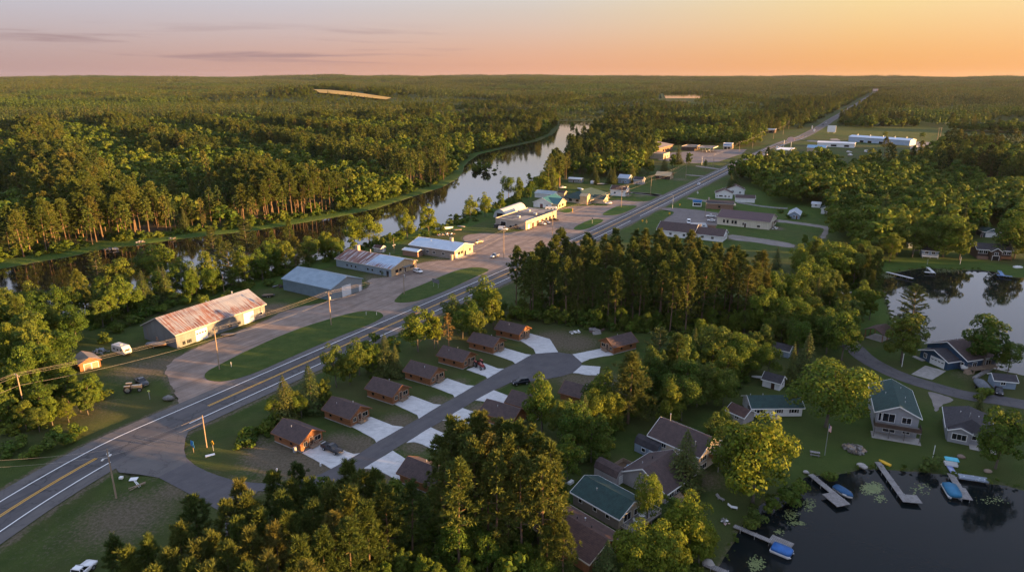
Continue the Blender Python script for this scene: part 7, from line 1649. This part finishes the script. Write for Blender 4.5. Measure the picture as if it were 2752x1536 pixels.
PL = [((-138.5, 101.0), 12), (tuple(q('B1', 205, 1480, 0)), 12), ((-81.9, 176.1), 12.2), ((-59.8, 212.2), 11.4), ((-40.7, 245.9), 9.2), ((-3.7, 299.3), 13.0), ((20.9, 345.4), 12.8), ((69.1, 428.0), 13.3), ((97.3, 477.2), 13.0), ((142.4, 560.8), 12.4), tuple((tuple(q('D2', 1212, 672)), 12)), tuple((tuple(q('D2', 1600, 455)), 12)), tuple((tuple(q('D2', 1800, 395)), 13)), tuple((tuple(q('D2', 1935, 285)), 13)), tuple((tuple(q('D2', 2115, 245)), 13)), tuple((tuple(q('D2', 2262, 185)), 13)), tuple((tuple(q('D3', 105, 655)), 13))]
PLAB = ['power pole beyond the lower picture edge', 'power pole rising from the thicket below the wood shed', 'tall sunlit power pole standing in the long grass island', 'power pole in front of the blue-grey shed', 'short dark power pole in front of the half rusted barn', 'power pole at the gravel lot beside the pale pickup', 'tall power pole in front of the repair garage', 'power pole with a lamp on the grass strip by the restaurant', 'power pole on the lawn behind the white house', 'power pole on the lawn beside the brown hut', 'pole with a dark lamp head by the store lot', 'power pole at the corner of the store lot', 'power pole at the foot of the sunlit slope', 'power pole in front of the kiosk wood', 'power pole below the pole barn', 'power pole past the pole barn', 'power pole at the last wood before the far highway']
for i, ((c, h), l) in enumerate(zip(PL, PLAB)):
    if i == 0: pole(c, h, ra_, 'power pole at the lower end of the frontage line', 1); continue
    pole(c, h, ra_, l, 1 if i != 10 else 0, [(1.6, -1.2, h - .6)] if i in (7, 10) else None, i in (3, 4))
WIRE = mat('power_cable', (.42, .37, .31), rough=.6, metal=.3)
def wire(points, sag, label, r=.016):
    mb = MB()
    for a, b_ in zip(points[:-1], points[1:]):
        a, b_ = Vector(a), Vector(b_); k = 8; mb.tube([a.lerp(b_, i / k) - Vector((0, 0, sag * (b_ - a).length / 40 * 4 * (i / k) * (1 - i / k))) for i in range(k + 1)], r, 4, caps=False)
    return tag(mb.build('power_line', WIRE), label, 'power line', 'cables of the highway power line')
nrm_ = np.array([-RD[1], RD[0]])
for off, dz, l in ((-1.15, -.05, 'power cable nearest the highway strung along the frontage poles'), (.3, -.05, 'middle power cable strung along the frontage poles'), (1.15, -.05, 'power cable farthest from the highway along the frontage poles')):
    wire([(c[0] + nrm_[0] * off, c[1] + nrm_[1] * off, h + dz) for c, h in PL], .55, l)
for dz, off, l in ((-2.9, .2, 'lowest telephone cable along the frontage poles'),): wire([(c[0] + nrm_[0] * off, c[1] + nrm_[1] * off, h + dz) for c, h in PL[:10]], .75, l, .02)
P1 = q('C1', 875, 882); P2 = q('C1', 1556, 502)
pole(P1, 10.8, ra_ + .6, 'pole with street lamps standing at the asphalt junction', 0, [(1.0, .6, 9.0), (-1.1, .5, 8.9), (-.9, -.9, 9.7)]); pole(P2, 7.9, 0, 'slim bare pole behind the yellow road sign', 0, r=.13)
wire([(P1[0], P1[1], 10.6), (P2[0], P2[1], 7.6)], .9, 'upper cable between the junction pole and the slim pole'); wire([(P1[0], P1[1], 9.2), (P2[0], P2[1], 6.2)], .9, 'lower cable between the junction pole and the slim pole'); p3 = q('C1', -300, 980)
wire([(P1[0], P1[1], 10.5), (p3[0], p3[1], 10.5)], .8, 'cable running from the junction pole over the highway edge'); wire([(P1[0], P1[1], 9.2), (p3[0], p3[1], 9.0)], .8, 'second cable from the junction pole over the highway edge')
def lamp_post(c, h, ang, label):
    o = empty('street_lamp', (*c, 0), ang, label, 'street lamp'); MB().tube([(0, 0, 0), (0, 0, h - .5), (.25, 0, h), (1.9, 0, h + .1)], [.13, .1, .08, .06], 8).build('post', METP, o); MB().box(1.6, 2.5, -.18, .18, h + .03, h + .17).build('lamp_head', LAMP, o)
lamp_post(q('D2', 600, 1285), 8.4, R(150), 'curved street lamp beside the highway opposite the white house')
lamp_post(q('D2', 1040, 640), 8.0, R(60), 'thin lamp post on the grass in front of the store lot')
for i, (x, y) in enumerate(((2325, 925), (2362, 915))):
    pole(far('D3', x, y), 22, R(20), ('left' if i == 0 else 'right') + ' pole of the tall twin power poles by the meadow', 1, r=.3)
pole(q('B1', 1688, 530), 7.5, 0, 'thin pole with a pale box behind the rusty shed', 0, r=.1)
pole(q('D4', 640, 645), 9, 0, 'brown pole at the corner of the brick store', 0, r=.16)
pole(q('E1', 1005, 680), 7.5, R(60), 'thin yard pole with a lamp on the grass beside the little grey shed', 0, [(.7, 0, 4.0), (-.7, 0, 3.9)], r=.09)
# ---------------------------------------------------------------- signs and small things
def post_sign(c, h, ang, boards, label, cat='sign', name='road_sign', pm=None, posts=((0, 0),), pr=.05):
    o = empty(name, (*c, 0), ang, label, cat)
    for px, py in posts: MB().tube([(px, py, -.1), (px, py, h)], pr, 6).build('post', pm or METP, o)
    for bm, kind, args in boards:
        mb = MB()
        if kind == 'box': mb.box(*args)
        elif kind == 'diamond': y, z, s = args; mb.loft([[(x, y, z - s), (x, y + s, z), (x, y, z + s), (x, y - s, z)] for x in (-.03, .03)])
        elif kind == 'disc': y, z, s, st = args; mb.loft([[(x, y + math.cos(t_) * s * st, z + math.sin(t_) * s) for t_ in np.linspace(0, 2 * math.pi, 18, endpoint=False)] for x in (-.15, .15)])
        mb.build('panel', bm, o)
    return o
SB = mat('sign_blue', (.02, .17, .42), rough=.5); SY = mat('sign_yellow', (.75, .40, .02), rough=.5); SW = mat('sign_white', (.72, .72, .72), rough=.5); SR = mat('sign_red', (.55, .12, .08), rough=.5)
fa = R(235)
post_sign(q('C1', 1457, 540), 2.2, fa, [(SB, 'box', (-.03, .03, -.75, .15, 1.5, 2.2)), (SB, 'box', (.04, .09, -.5, .55, 2.1, 2.9)), (SB, 'box', (-.08, -.04, -.2, .45, 1.2, 1.9))], 'cluster of blue sign panels on a wooden post at the junction', pm=WOOD)
s_ = post_sign(q('C1', 1605, 528), 2.3, fa, [(SY, 'diamond', (0, 1.95, .62))], 'yellow diamond road sign behind the blue sign panels')
MB().box(.035, .05, -.08, .08, 1.7, 2.2).box(.035, .05, -.22, .22, 2.02, 2.1).build('symbol', BLACK, s_.children[1] if len(s_.children) > 1 else s_)
post_sign(q('E1', 1632, 1190), 3.4, fa - .1, [(mat('dark_sign_back', (.12, .12, .13), rough=.6), 'box', (-.05, .05, -1.9, 1.9, 1.9, 3.5))], 'wide dark sign board on two posts in the grass island', posts=((0, -1.3), (0, 1.3)))
post_sign(q('D1', 1520, 955), 3.2, fa, [(mat('dark_sign', (.05, .05, .055), rough=.6), 'box', (-.04, .04, -.3, .3, 2.5, 3.3))], 'small dark sign at the grass island beside the highway')
post_sign(q('D1', 1225, 790), 2.6, 0, [(SY, 'disc', (.3, 1.6, 1.1, .5)), (SY, 'box', (-.1, .1, -.9, -.4, .1, 1.6))], 'leaning yellow sign on the grass by the shop')
for (k, x, y, c, l) in (('D2', 555, 1388, SY, 'yellow marker at the edge of the grass strip'), ('D2', 710, 1255, SY, 'pale yellow marker on the grass by the street lamp'), ('D1', 2275, 940, SY, 'yellow marker in the middle of the highway grass strip'), ('D1', 2335, 960, mat('yellow_post', (.6, .4, .12), rough=.6), 'yellow post at the end of the highway grass strip'), ('D2', 978, 1075, SW, 'white marker by the highway above the farmhouse')):
    post_sign(q(k, x, y), 1.4 if c is SY else 2.6, fa, [(c, 'box', (-.1, .1, -.45, .45, .7, 1.6))], l, 'marker', 'marker_post', pm=c)
post_sign(far('D3', 748, 715), 3, R(230), [(SW, 'box', (-.2, .2, -6, 6, 1.5, 11)), (BLACK, 'box', (-.26, -.2, -1.5, .8, 4.5, 8.0)), (BLACK, 'box', (-.26, -.2, 1.6, 3.6, 3.2, 8.6))], 'big white billboard with dark figures on the meadow', 'billboard', 'billboard', posts=((0, -4), (0, 4)), pr=.2)
post_sign(q('D2', 2320, 408), 11, R(235), [(mat('pink_white_sign', (.62, .40, .36), rough=.5), 'disc', (3.4, 12.0, 2.6, 1.6))], 'tall oval sign on poles above the white fuel canopy', 'sign', 'pole_sign', posts=((0, 4.0), (0, -4.0)), pr=.28)
post_sign(q('D2', 2170, 418), 5, R(235), [(SW, 'box', (-.2, .2, -1, 1, 2.4, 5))], 'small white price sign beside the highway', 'sign', 'price_sign')
post_sign(q('D3', 490, 705), 5, R(235), [(SW, 'box', (-.2, .2, -1, 1, 1.5, 5))], 'white sign board on the far highway verge, right side', 'sign', 'price_sign'); post_sign(q('D3', 458, 668), 6, R(235), [(SW, 'box', (-.2, .2, -.7, .7, 2, 6.5))], 'white sign board on the far highway verge, left side', 'sign', 'price_sign')
e_ = far('D3', 1408, 108); r = post_sign((e_[0], e_[1]), 6, R(230), [(mat('pinkish_board', (.62, .45, .38), rough=.6), 'box', (-1, 1, -11, 11, 6, 17)), (SW, 'box', (-1.4, -1.0, -9, -1, 8, 15)), (SW, 'box', (-1.4, -1.0, 2, 9, 8, 15))], 'pale building front where the highway meets the hills', 'building', 'roadside_building', posts=((0, -9), (0, 9)), pr=.8); r.location[2] = zg(e_)
b = Bld('blue_kiosk', q('D2', 1035, 1262), 163, 5.5, 3.0, -1, 3.4, 0, SW, SB, 'small blue topped sign kiosk at the brick store corner', 'kiosk', 0, SB, kind='flat'); b.window('e', 2.7, .6, 4.4, 1.6, TRIM, 3); b.slab(MB(), 'e', .2, 5.3, 2.6, 3.3, 0, .12).build('sign_band', SB, b.root)
def box_thing(name, c, ang, dims, m, label, cat, extra=None, mats=None):
    mb = MB(); x, y, z = dims; mb.loft([[(-x / 2, -y / 2, h_), (x / 2, -y / 2, h_), (x / 2, y / 2, h_), (-x / 2, y / 2, h_)] for h_ in (0, z * .9)] + [[(-x / 2 + .06, -y / 2 + .06, z), (x / 2 - .06, -y / 2 + .06, z), (x / 2 - .06, y / 2 - .06, z), (-x / 2 + .06, y / 2 - .06, z)]])
    if extra: extra(mb)
    o = mb.build(name, mats or m); o.location = (*c, 0); o.rotation_euler[2] = ang; return tag(o, label, cat)
box_thing('dumpster', q('D4', 715, 800), R(150), (5.5, 2.2, 1.8), BRICK, 'brown dumpster at the corner of the cream hall lot', 'dumpster', lambda mb: mb.box(-2.7, 2.7, -1.2, -1.1, .4, .6).box(-2.7, 2.7, 1.1, 1.2, .4, .6))
box_thing('fallen_sign', q('C1', 1580, 560), R(30), (1.9, .8, .07), SW, 'white slab lying in the grass by the yellow road sign', 'slab')
box_thing('fallen_sign', q('C1', 1005, 740), R(10), (1.5, 1.2, .1), SW, 'white fallen sign on the grass by the junction pole', 'sign', lambda mb: mb.beam((.8, -1.2, .2), (2.4, -3.4, .3), .12, .12).beam((.5, -1.2, .3), (2.2, -3.6, .2), .12, .12))
MB2 = MB(); 
for a in range(3): MB2.beam((rnd.uniform(-.3, .3), -1.6, .3 + .2 * a), (rnd.uniform(-.2, .4), 1.6, .6 - .2 * a), .14, .12)
o = MB2.build('timber_pieces_pile', WOOD); o.name = 'timber_pile'; o.location = (*q('C1', 1035, 805), 0); o.rotation_euler[2] = R(-35); tag(o, 'broken brown timbers on the grass below the junction pole', 'timber')
box_thing('white_boulder', q('C1', 912, 735), 0, (.7, .6, .45), SW, 'small white stone beside the fallen white sign', 'stone'); box_thing('utility_marker', q('E2', 585, 1030), 0, (.3, .25, .6), SW, 'white marker box on the bare ground below the first cabin', 'marker'); box_thing('utility_marker', q('E2', 1240, 958), 0, (.3, .3, .7), SW, 'white marker stub beside the first driveway', 'marker')
box_thing('propane_tank', q('E2', 865, 745), R(57), (.9, .6, 1.2), GREYS, 'white and black heating unit against the first cabin wall', 'heating unit', lambda mb: mb.box(-.47, .47, -.2, .2, 1.2, 1.3))
def rock(name, c, r, label, m=None):
    mb = MB(); st = [(-.02, 1.0), (.35, 1.05), (.7, .75), (.92, .35)]; ph = rnd.random() * 6
    mb.loft([[(math.cos(t) * r * k * (1 + .2 * math.sin(3 * t + ph + z)), math.sin(t) * r * k * (.8 + .15 * math.sin(2 * t + ph)), z * r * .8) for t in np.linspace(0, 6.283, 9, endpoint=False)] for z, k in st])
    o = mb.build(name, m or CONCF, None, True); o.location = (*c, 0); return tag(o, label, 'rock')
rock('boulder', q('B1', 1268, 1318), 1.3, 'grey boulder at the tip of the grass by the lot entrance', mat('grey_rock', (.20, .19, .18), (.13, .125, .12), 1.5, rough=.9)); rock('boulder', q('C3', 1345, 640), .9, 'pale boulder on the shore left of the long dock'); rock('boulder', q('C3', 1375, 655), .7, 'smaller pale boulder touching the dock boulder'); rock('boulder', q('C3', 2100, 575), .8, 'brown boulder on the lawn below the grey house', mat('brown_rock', (.22, .16, .13), rough=.9)); rock('boulder', q('C3', 935, 690), .6, 'flat pale stone at the head of the left lower dock'); rock('boulder', q('C3', 2300, 685), .8, 'tan boulder on the lawn right of the pedal boat', mat('tan_rock', (.26, .2, .15), rough=.9)); rock('boulder', q('C3', 200, 1375), 1.0, 'pale boulder at the foot of the lowest dock')
def marker(c, h, label, m, cap=None):
    o = empty('marker_post', (*c, 0), 0, label, 'marker'); MB().tube([(0, 0, -.1), (0, 0, h)], .08, 6).build('post', m, o)
    if cap: MB().box(-.25, .25, -.2, .2, h, h + .2).build('cap', cap, o)
marker(q('B1', 1740, 1080), 1.6, 'white marker post in the grass island near the tall pole', SW); marker(q('B1', 1127, 1320), 2.2, 'metal post with a green cap on the grass by the entrance', METP, mat('green_cap', (.3, .4, .1), rough=.6)); marker(q('E1', 1105, 1370), 1.4, 'dark marker post at the near tip of the second grass island', BLACK); marker(q('E1', 1125, 1300), 1.2, 'short dark post beside the short power pole', BLACK); marker(q('B2', 180, 690), 1.2, 'white marker post at the far tip of the long grass island', SW); marker(q('B2', 258, 690), 1.1, 'second white marker post at the far tip of the long grass island', SW); marker(q('C3', 1888, 580), 3.0, 'thin white post beside the round bush', SW); marker(q('E4', 735, 585), 4.0, 'pale birch pole on the lake road verge', SW); marker(q('E3', 1118, 840), 2.4, 'thin pale post on the far lawn of the upper lake', METP); marker(q('E3', 1610, 840), 3.4, 'pale trunk post on the upper lake shore', SW)
# fence by the farmhouse
fp = [q('D4', 1120, 425), q('D4', 1300, 452), q('D4', 1500, 485), q('D4', 1740, 510), q('D4', 1900, 515)]
fr = empty('board_fence', (*fp[0], 0), 0, 'low weathered white fence behind the brick store', 'fence'); mb = MB(); rel = [p - fp[0] for p in resample_line(fp, 2.6)]
for a, b_ in zip(rel[:-1], rel[1:]): mb.beam((*a, .55), (*b_, .55), .05, .9)
mb.build('board_panel', mat('weathered_fence', (.36, .36, .37), (.27, .27, .28), 1, rough=.9), fr)
for a in rel: MB().box(a[0] - .06, a[0] + .06, a[1] - .06, a[1] + .06, 0, 1.15).build('post', GWOOD, fr)
fp = [q('E3', 892, 745), q('E3', 925, 640), q('E3', 1050, 640)]; fr = empty('plank_fence', (*fp[0], 0), 0, 'short pale fence beside the boathouse', 'fence'); mb = MB(); rel = [p - fp[0] for p in resample_line(fp, 2.2)]
for a, b_ in zip(rel[:-1], rel[1:]): mb.beam((*a, .6), (*b_, .6), .06, 1.0)
mb.build('board_panel', GWOOD, fr)
a, b_ = q('E4', 1820, 775), q('E4', 2085, 620); o = MB().beam((0, 0, .35), (*(b_ - a), .35), .9, .5).build('retaining_wall', GWOOD); o.location = (*a, 0); tag(o, 'low timber retaining wall running to the spreading tree', 'wall')
# garden pen and odds by the cottage
c = q('E5', 1000, 440); r = empty('garden_pen', (*c, 0), R(43), 'square wooden garden pen beside the lavender grey house', 'pen')
for x0, y0, x1, y1 in ((-2, -2, 2, -2), (2, -2, 2, 2), (2, 2, -2, 2), (-2, 2, -2, -2)): MB().beam((x0, y0, .45), (x1, y1, .45), .08, .9).build('side_board', WOOD, r)
MB().box(-1.95, 1.95, -1.95, 1.95, 0, .06).build('soil_bed', mat('brown_soil', (.10, .065, .04), rough=.95), r)
box_thing('water_barrel', q('E5', 1060, 450), 0, (.8, .8, 1.0), mat('blue_barrel', (.12, .25, .40), rough=.5), 'blue barrel inside the wooden garden pen', 'barrel')
c = q('E5', 190, 660); box_thing('wheelbarrow', c, R(50), (1.3, .7, .6), SW, 'white and dark wheelbarrow in the shade by the tall pine clump', 'wheelbarrow', lambda mb: mb.beam((-.6, .25, .4), (-1.4, .3, .7), .06, .06).beam((-.6, -.25, .4), (-1.4, -.3, .7), .06, .06))
# deck furniture on the taupe cottage deck
DM = Matrix.Translation(DECKB.root.location) @ Matrix.Rotation(DECKB.root.rotation_euler[2], 4, 'Z')
def deckp(t, out): p = DM @ Vector((*DECKB.pt(-out, t)[:2], 0)); return (p.x, p.y)
def chair(c, ang, z, label, m, group=None):
    r = empty('deck_chair', (*c, z), ang, label, 'chair', group); MB().box(-.3, .3, -.32, .32, .36, .42).build('seat', m, r); MB().hexa([(-.34, -.32, .4), (-.28, -.32, .4), (-.28, .32, .4), (-.34, .32, .4), (-.5, -.32, 1.0), (-.44, -.32, 1.0), (-.44, .32, 1.0), (-.5, .32, 1.0)]).build('backrest', m, r)
    for x in (-.26, .26):
        for y in (-.28, .28): MB().box(x - .03, x + .03, y - .03, y + .03, 0, .37).build('leg', m, r)
chair(deckp(3.0, 1.5), R(-30), .9, 'white chair on the taupe cottage deck', SW); chair(deckp(5.8, 1.1), R(200), .9, 'second white chair at the round deck table', SW)
r = empty('round_table', (*deckp(5.0, 1.4), .9), 0, 'round white table on the taupe cottage deck', 'table'); MB().tube([(0, 0, .7), (0, 0, .76)], .6, 16).build('table_top', SW, r); MB().tube([(0, 0, 0), (0, 0, .7)], .06, 8).build('pedestal', SW, r)
# lawn things
def picnic(c, ang, label):
    r = empty('picnic_table', (*c, 0), ang, label, 'table'); MB().box(-1, 1, -.4, .4, .72, .78).build('table_top', GWOOD, r)
    for s in (-1, 1): MB().box(-1, 1, s * .78 - .14, s * .78 + .14, .42, .47).build('bench', GWOOD, r)
    for x in (-.75, .75): MB().beam((x, -.75, 0), (x, .3, .75), .08, .1).beam((x, .75, 0), (x, -.3, .75), .08, .1).build('leg', GWOOD, r)
picnic(q('C3', 1000, 560), R(-20), 'grey picnic table on the lawn beside the flagpole')
c = q('C3', 1075, 560); r = empty('flagpole', (*c, 0), R(20), 'flagpole with a striped flag on the lake lawn', 'flagpole'); MB().tube([(0, 0, 0), (0, 0, 7.6)], [.07, .04], 8).build('pole', METP, r)
fl = MB(); k = 13
for i in range(k):
    z0 = 5.9 + 1.5 * i / k; z1 = 5.9 + 1.5 * (i + 1) / k
    for j in range(6): x0, x1 = .05 + .11 * j, .05 + .11 * (j + 1); w_ = lambda x: .12 * math.sin(x * 7); m_i = 2 if (j < 3 and i > 5) else (0 if i % 2 == 0 else 1); fl.quad((x0, w_(x0), z0 - x0 * .8), (x1, w_(x1), z0 - x1 * .8), (x1, w_(x1), z1 - x1 * .8), (x0, w_(x0), z1 - x0 * .8), m=m_i)
fl.build('flag', [SR, SW, mat('flag_blue', (.03, .05, .18), rough=.7)], r)
def lounger(c, ang, label, m):
    r = empty('lawn_lounger', (*c, 0), ang, label, 'lounger'); MB().box(-.2, 1.0, -.35, .35, .28, .34).build('seat', m, r); MB().hexa([(-.2, -.35, .3), (-.14, -.35, .36), (-.14, .35, .36), (-.2, .35, .3), (-.85, -.35, .75), (-.79, -.35, .8), (-.79, .35, .8), (-.85, .35, .75)]).build('backrest', m, r)
    for x in (-.15, .9):
        for y in (-.3, .3): MB().box(x - .03, x + .03, y - .03, y + .03, 0, .3).build('leg', METP, r)
lounger(q('C3', 285, 890), R(-50), 'grey lounger lying on the dark shore lawn', GWOOD); lounger(q('C3', 378, 958), R(-20), 'white and blue lounger on the shore lawn', SW)
heap(q('C3', 325, 1065), .8, 18, 'small heap of pale cushions and crates on the shore lawn', [SW, GWOOD, mat('pink_cushion', (.5, .35, .32), rough=.8)], 'crate_heap', (.15, .4), .6)
heap(q('C3', 1690, 0 + 395), .6, 10, 'garden chairs folded under the grey house deck', [BLACK, GWOOD], 'folded_chair_heap', (.2, .5), .5)
# ---------------------------------------------------------------- docks and boats on the water
def dock(k, a, b_, w_, label, plat=None, z=.25, m=None, name='dock'):
    A, B = q(k, *a, z), q(k, *b_, z); d = B - A; L = float(np.hypot(*d)); ang = math.atan2(d[1], d[0])
    r = empty(name, (*A, 0), ang, label, 'dock'); MB().box(-.4, L, -w_ / 2, w_ / 2, z - .12, z).build('walkway', m or GWOOD, r)
    if plat: x0, x1, y0, y1 = plat; MB().box(L + x0, L + x1, y0, y1, z - .13, z - .004).build('platform', m or GWOOD, r)
    for t in np.arange(1.0, L, 2.6):
        for s in (-1, 1): MB().tube([(t, s * w_ / 2, -1.6), (t, s * w_ / 2, z + .12)], .05, 6).build('pile', METP, r)
    return r, ang, A, L
dock('C3', (978, 710), (1248, 930), 1.25, 'grey dock with a side platform and a blue covered runabout', (-4.2, .05, -2.4, -.62)); dock('C3', (1480, 618), (1690, 910), 1.25, 'long L-shaped dock with a square end platform', (-2.6, .1, .62, 2.9)); dock('C3', (2025, 705), (2140, 890), 1.3, 'short dock between the covered pontoon and the shore reeds', (-4.2, .05, .65, 1.15)); dock('C3', (410, 1095), (790, 1255), 1.0, 'lowest long dock with the pontoon boat', (-3.2, .6, .5, 2.0)); dock('C3', (185, 1378), (345, 1445), 1.2, 'dock stub at the very bottom of the shore')
DW = mat('pale_dock', (.55, .55, .54), (.45, .45, .45), 1, rough=.7)
dock('E3', (520, 955), (905, 1050), 1.3, 'long white dock at the corner of the upper lake', None, .3, DW); dock('E3', (1130, 885), (1225, 968), 1.2, 'small L-shaped white dock on the upper lake', (-1.4, .05, -3.4, -.6), .3, DW); dock('E3', (2205, 935), (2260, 1010), 1.4, 'short blue dock on the upper lake', (-1.0, .1, -2.0, 3.2), .3, mat('blue_dock', (.14, .24, .42), (.11, .2, .35), 1, rough=.6))
def runabout(k, a, b_, label, cover, W=2.1, z=-.35):
    A, B = q(k, *a), q(k, *b_); d = B - A; return tarp_boat((A + B) / 2, math.atan2(d[1], d[0]), float(np.hypot(*d)), W, z, label, cover, HULLW, False, .28, 'runabout_boat')
runabout('C3', (1155, 800), (1285, 882), 'blue covered runabout moored at the grey dock', TARPB)
def pontoon(k, a, b_, W, label, cover):
    A, B = q(k, *a), q(k, *b_); d = B - A; L = float(np.hypot(*d)); r = empty('pontoon_boat', (*((A + B) / 2), -.5), math.atan2(d[1], d[0]), label, 'boat')
    for s in (-1, 1): MB().tube([(-L / 2, s * W * .34, .18), (L / 2 - .5, s * W * .34, .18), (L / 2, s * W * .34, .35)], [.3, .3, .08], 10).build('float', METP, r)
    MB().box(-L / 2, L / 2 - .2, -W / 2, W / 2, .45, .55).build('deck', HULLW, r)
    rg = [(-L / 2 + .1, .96), (-L / 4, 1.0), (L / 4, .98), (L / 2 - .35, .8), (L / 2 - .1, .5)]
    MB().loft([[(x, -W / 2 * k2, .55), (x, -W / 2 * k2 * .98, 1.05), (x, 0, 1.32), (x, W / 2 * k2 * .98, 1.05), (x, W / 2 * k2, .55)] for x, k2 in rg]).build('cover', cover, r, True)
    MB().beam((-L / 2, -W / 2 - .03, .5), (L / 2 - .2, -W / 2 - .03, .5), .08, .22).beam((-L / 2, W / 2 + .03, .5), (L / 2 - .2, W / 2 + .03, .5), .08, .22).beam((-L / 2 - .03, -W / 2, .5), (-L / 2 - .03, W / 2, .5), .08, .22).build('rub_rail', HULLW, r)
    MB().box(-L / 2 - .4, -L / 2, -.2, .2, .1, .9).build('motor', BLACK, r)
pontoon('C3', (2005, 785), (2065, 885), 2.6, 'pontoon boat under a teal blue cover at the short dock', TARPC); pontoon('C3', (680, 1248), (835, 1312), 2.3, 'pontoon boat under a bright blue cover at the lowest dock', TARPL)
c = q('C3', 2022, 635); r = empty('pedal_boat', (*c, .1), R(-20), 'pale blue canopied pedal boat on the bank above the short dock', 'boat'); MB().box(-1.2, 1.2, -.7, .7, 0, .45).build('hull', HULLW, r); MB().loft([[(-1.3, -.8, 1.3), (1.3, -.8, 1.3), (1.3, .8, 1.3), (-1.3, .8, 1.3)], [(-1.1, -.6, 1.5), (1.1, -.6, 1.5), (1.1, .6, 1.5), (-1.1, .6, 1.5)]]).build('canopy', mat('cyan_canopy', (.10, .50, .62), (.08, .42, .55), 2, rough=.6), r)
for x in (-1, 1):
    for y in (-.6, .6): MB().box(x - .03, x + .03, y - .03, y + .03, .4, 1.32).build('post', METP, r)
box_thing('paddle_board', q('C3', 2030, 675), R(75), (3.0, 1.1, .2), mat('blue_white_board', (.45, .48, .62), (.2, .25, .5), 1.2, rough=.5), 'blue and white board ramp between pedal boat and dock', 'board'); o = skiff(q('C3', 1525, 628), R(120), 2.6, .75, .05, 'yellow kayak lying beside the head of the L-shaped dock', mat('yellow_kayak', (.70, .42, .03), rough=.4), 'kayak')
box_thing('float_mat', q('C3', 2190, 738), R(-18), (5.2, 1.7, .35), mat('silver_float', (.20, .24, .30), (.6, .62, .65), 1.6, .6, .66, rough=.4), 'silver swimming float pulled against the shore', 'float')
box_thing('paddle_boat', q('E3', 2480, 890), R(10), (3.4, 1.7, .6), SW, 'white paddle boat on the grass by the brown lake house', 'boat', lambda mb: mb.box(-1.0, .2, -.6, .6, .6, .8)); box_thing('electric_box', q('E3', 845, 590), 0, (2.0, 1.6, 2.4), SKYBL, 'pale tall box shed at the upper lake wood', 'shed', lambda mb: mb.box(-1.1, 1.1, -.9, .9, 2.4, 2.55))
skiff(q('E4', 1870, 445), R(30), 3.4, 1.3, -.35, 'orange boat at the shore behind the navy house', mat('orange_boat', (.45, .13, .05), rough=.5))
# lily pads: nobody could count them
mb = MB(); nl = 0
def lilies(k, x, y, rx, ry, n):
    c = q(k, x, y, -.5); ex = q(k, x + rx, y, -.5) - c; ey = q(k, x, y + ry, -.5) - c
    for _ in range(n):
        a = rnd.uniform(0, 6.283); d = math.sqrt(rnd.random()) * rnd.uniform(.4, 1.1); p = c + ex * math.cos(a) * d + ey * math.sin(a) * d; r = rnd.uniform(.07, .2); s = rnd.uniform(0, 6.28)
        mb.quad(*[(p[0] + math.cos(s + t) * r, p[1] + math.sin(s + t) * r, -.488 + rnd.uniform(0, .004)) for t in np.linspace(.3, 6.0, 7)])
lilies('C3', 1430, 810, 95, 55, 620); lilies('C3', 1490, 890, 60, 40, 60); lilies('C3', 830, 1010, 70, 55, 110); lilies('C3', 960, 930, 60, 60, 90); lilies('C3', 870, 1070, 80, 20, 70); lilies('C3', 1800, 820, 110, 70, 60); lilies('C3', 560, 1380, 75, 75, 190); lilies('C3', 730, 1140, 50, 30, 40); lilies('E3', 1400, 930, 350, 45, 500); lilies('E3', 2400, 1000, 180, 40, 200); lilies('E3', 500, 1020, 160, 40, 250); lilies('C3', 2330, 900, 160, 40, 60); lilies('A2', 980, 810, 40, 40, 250)
tag(mb.build('lily_pads', mat('lily_pad', (.16, .19, .07), (.11, .14, .05), 1, rough=.5)), 'pale green lily pads floating on the lakes', 'lily pads', None, 'stuff')
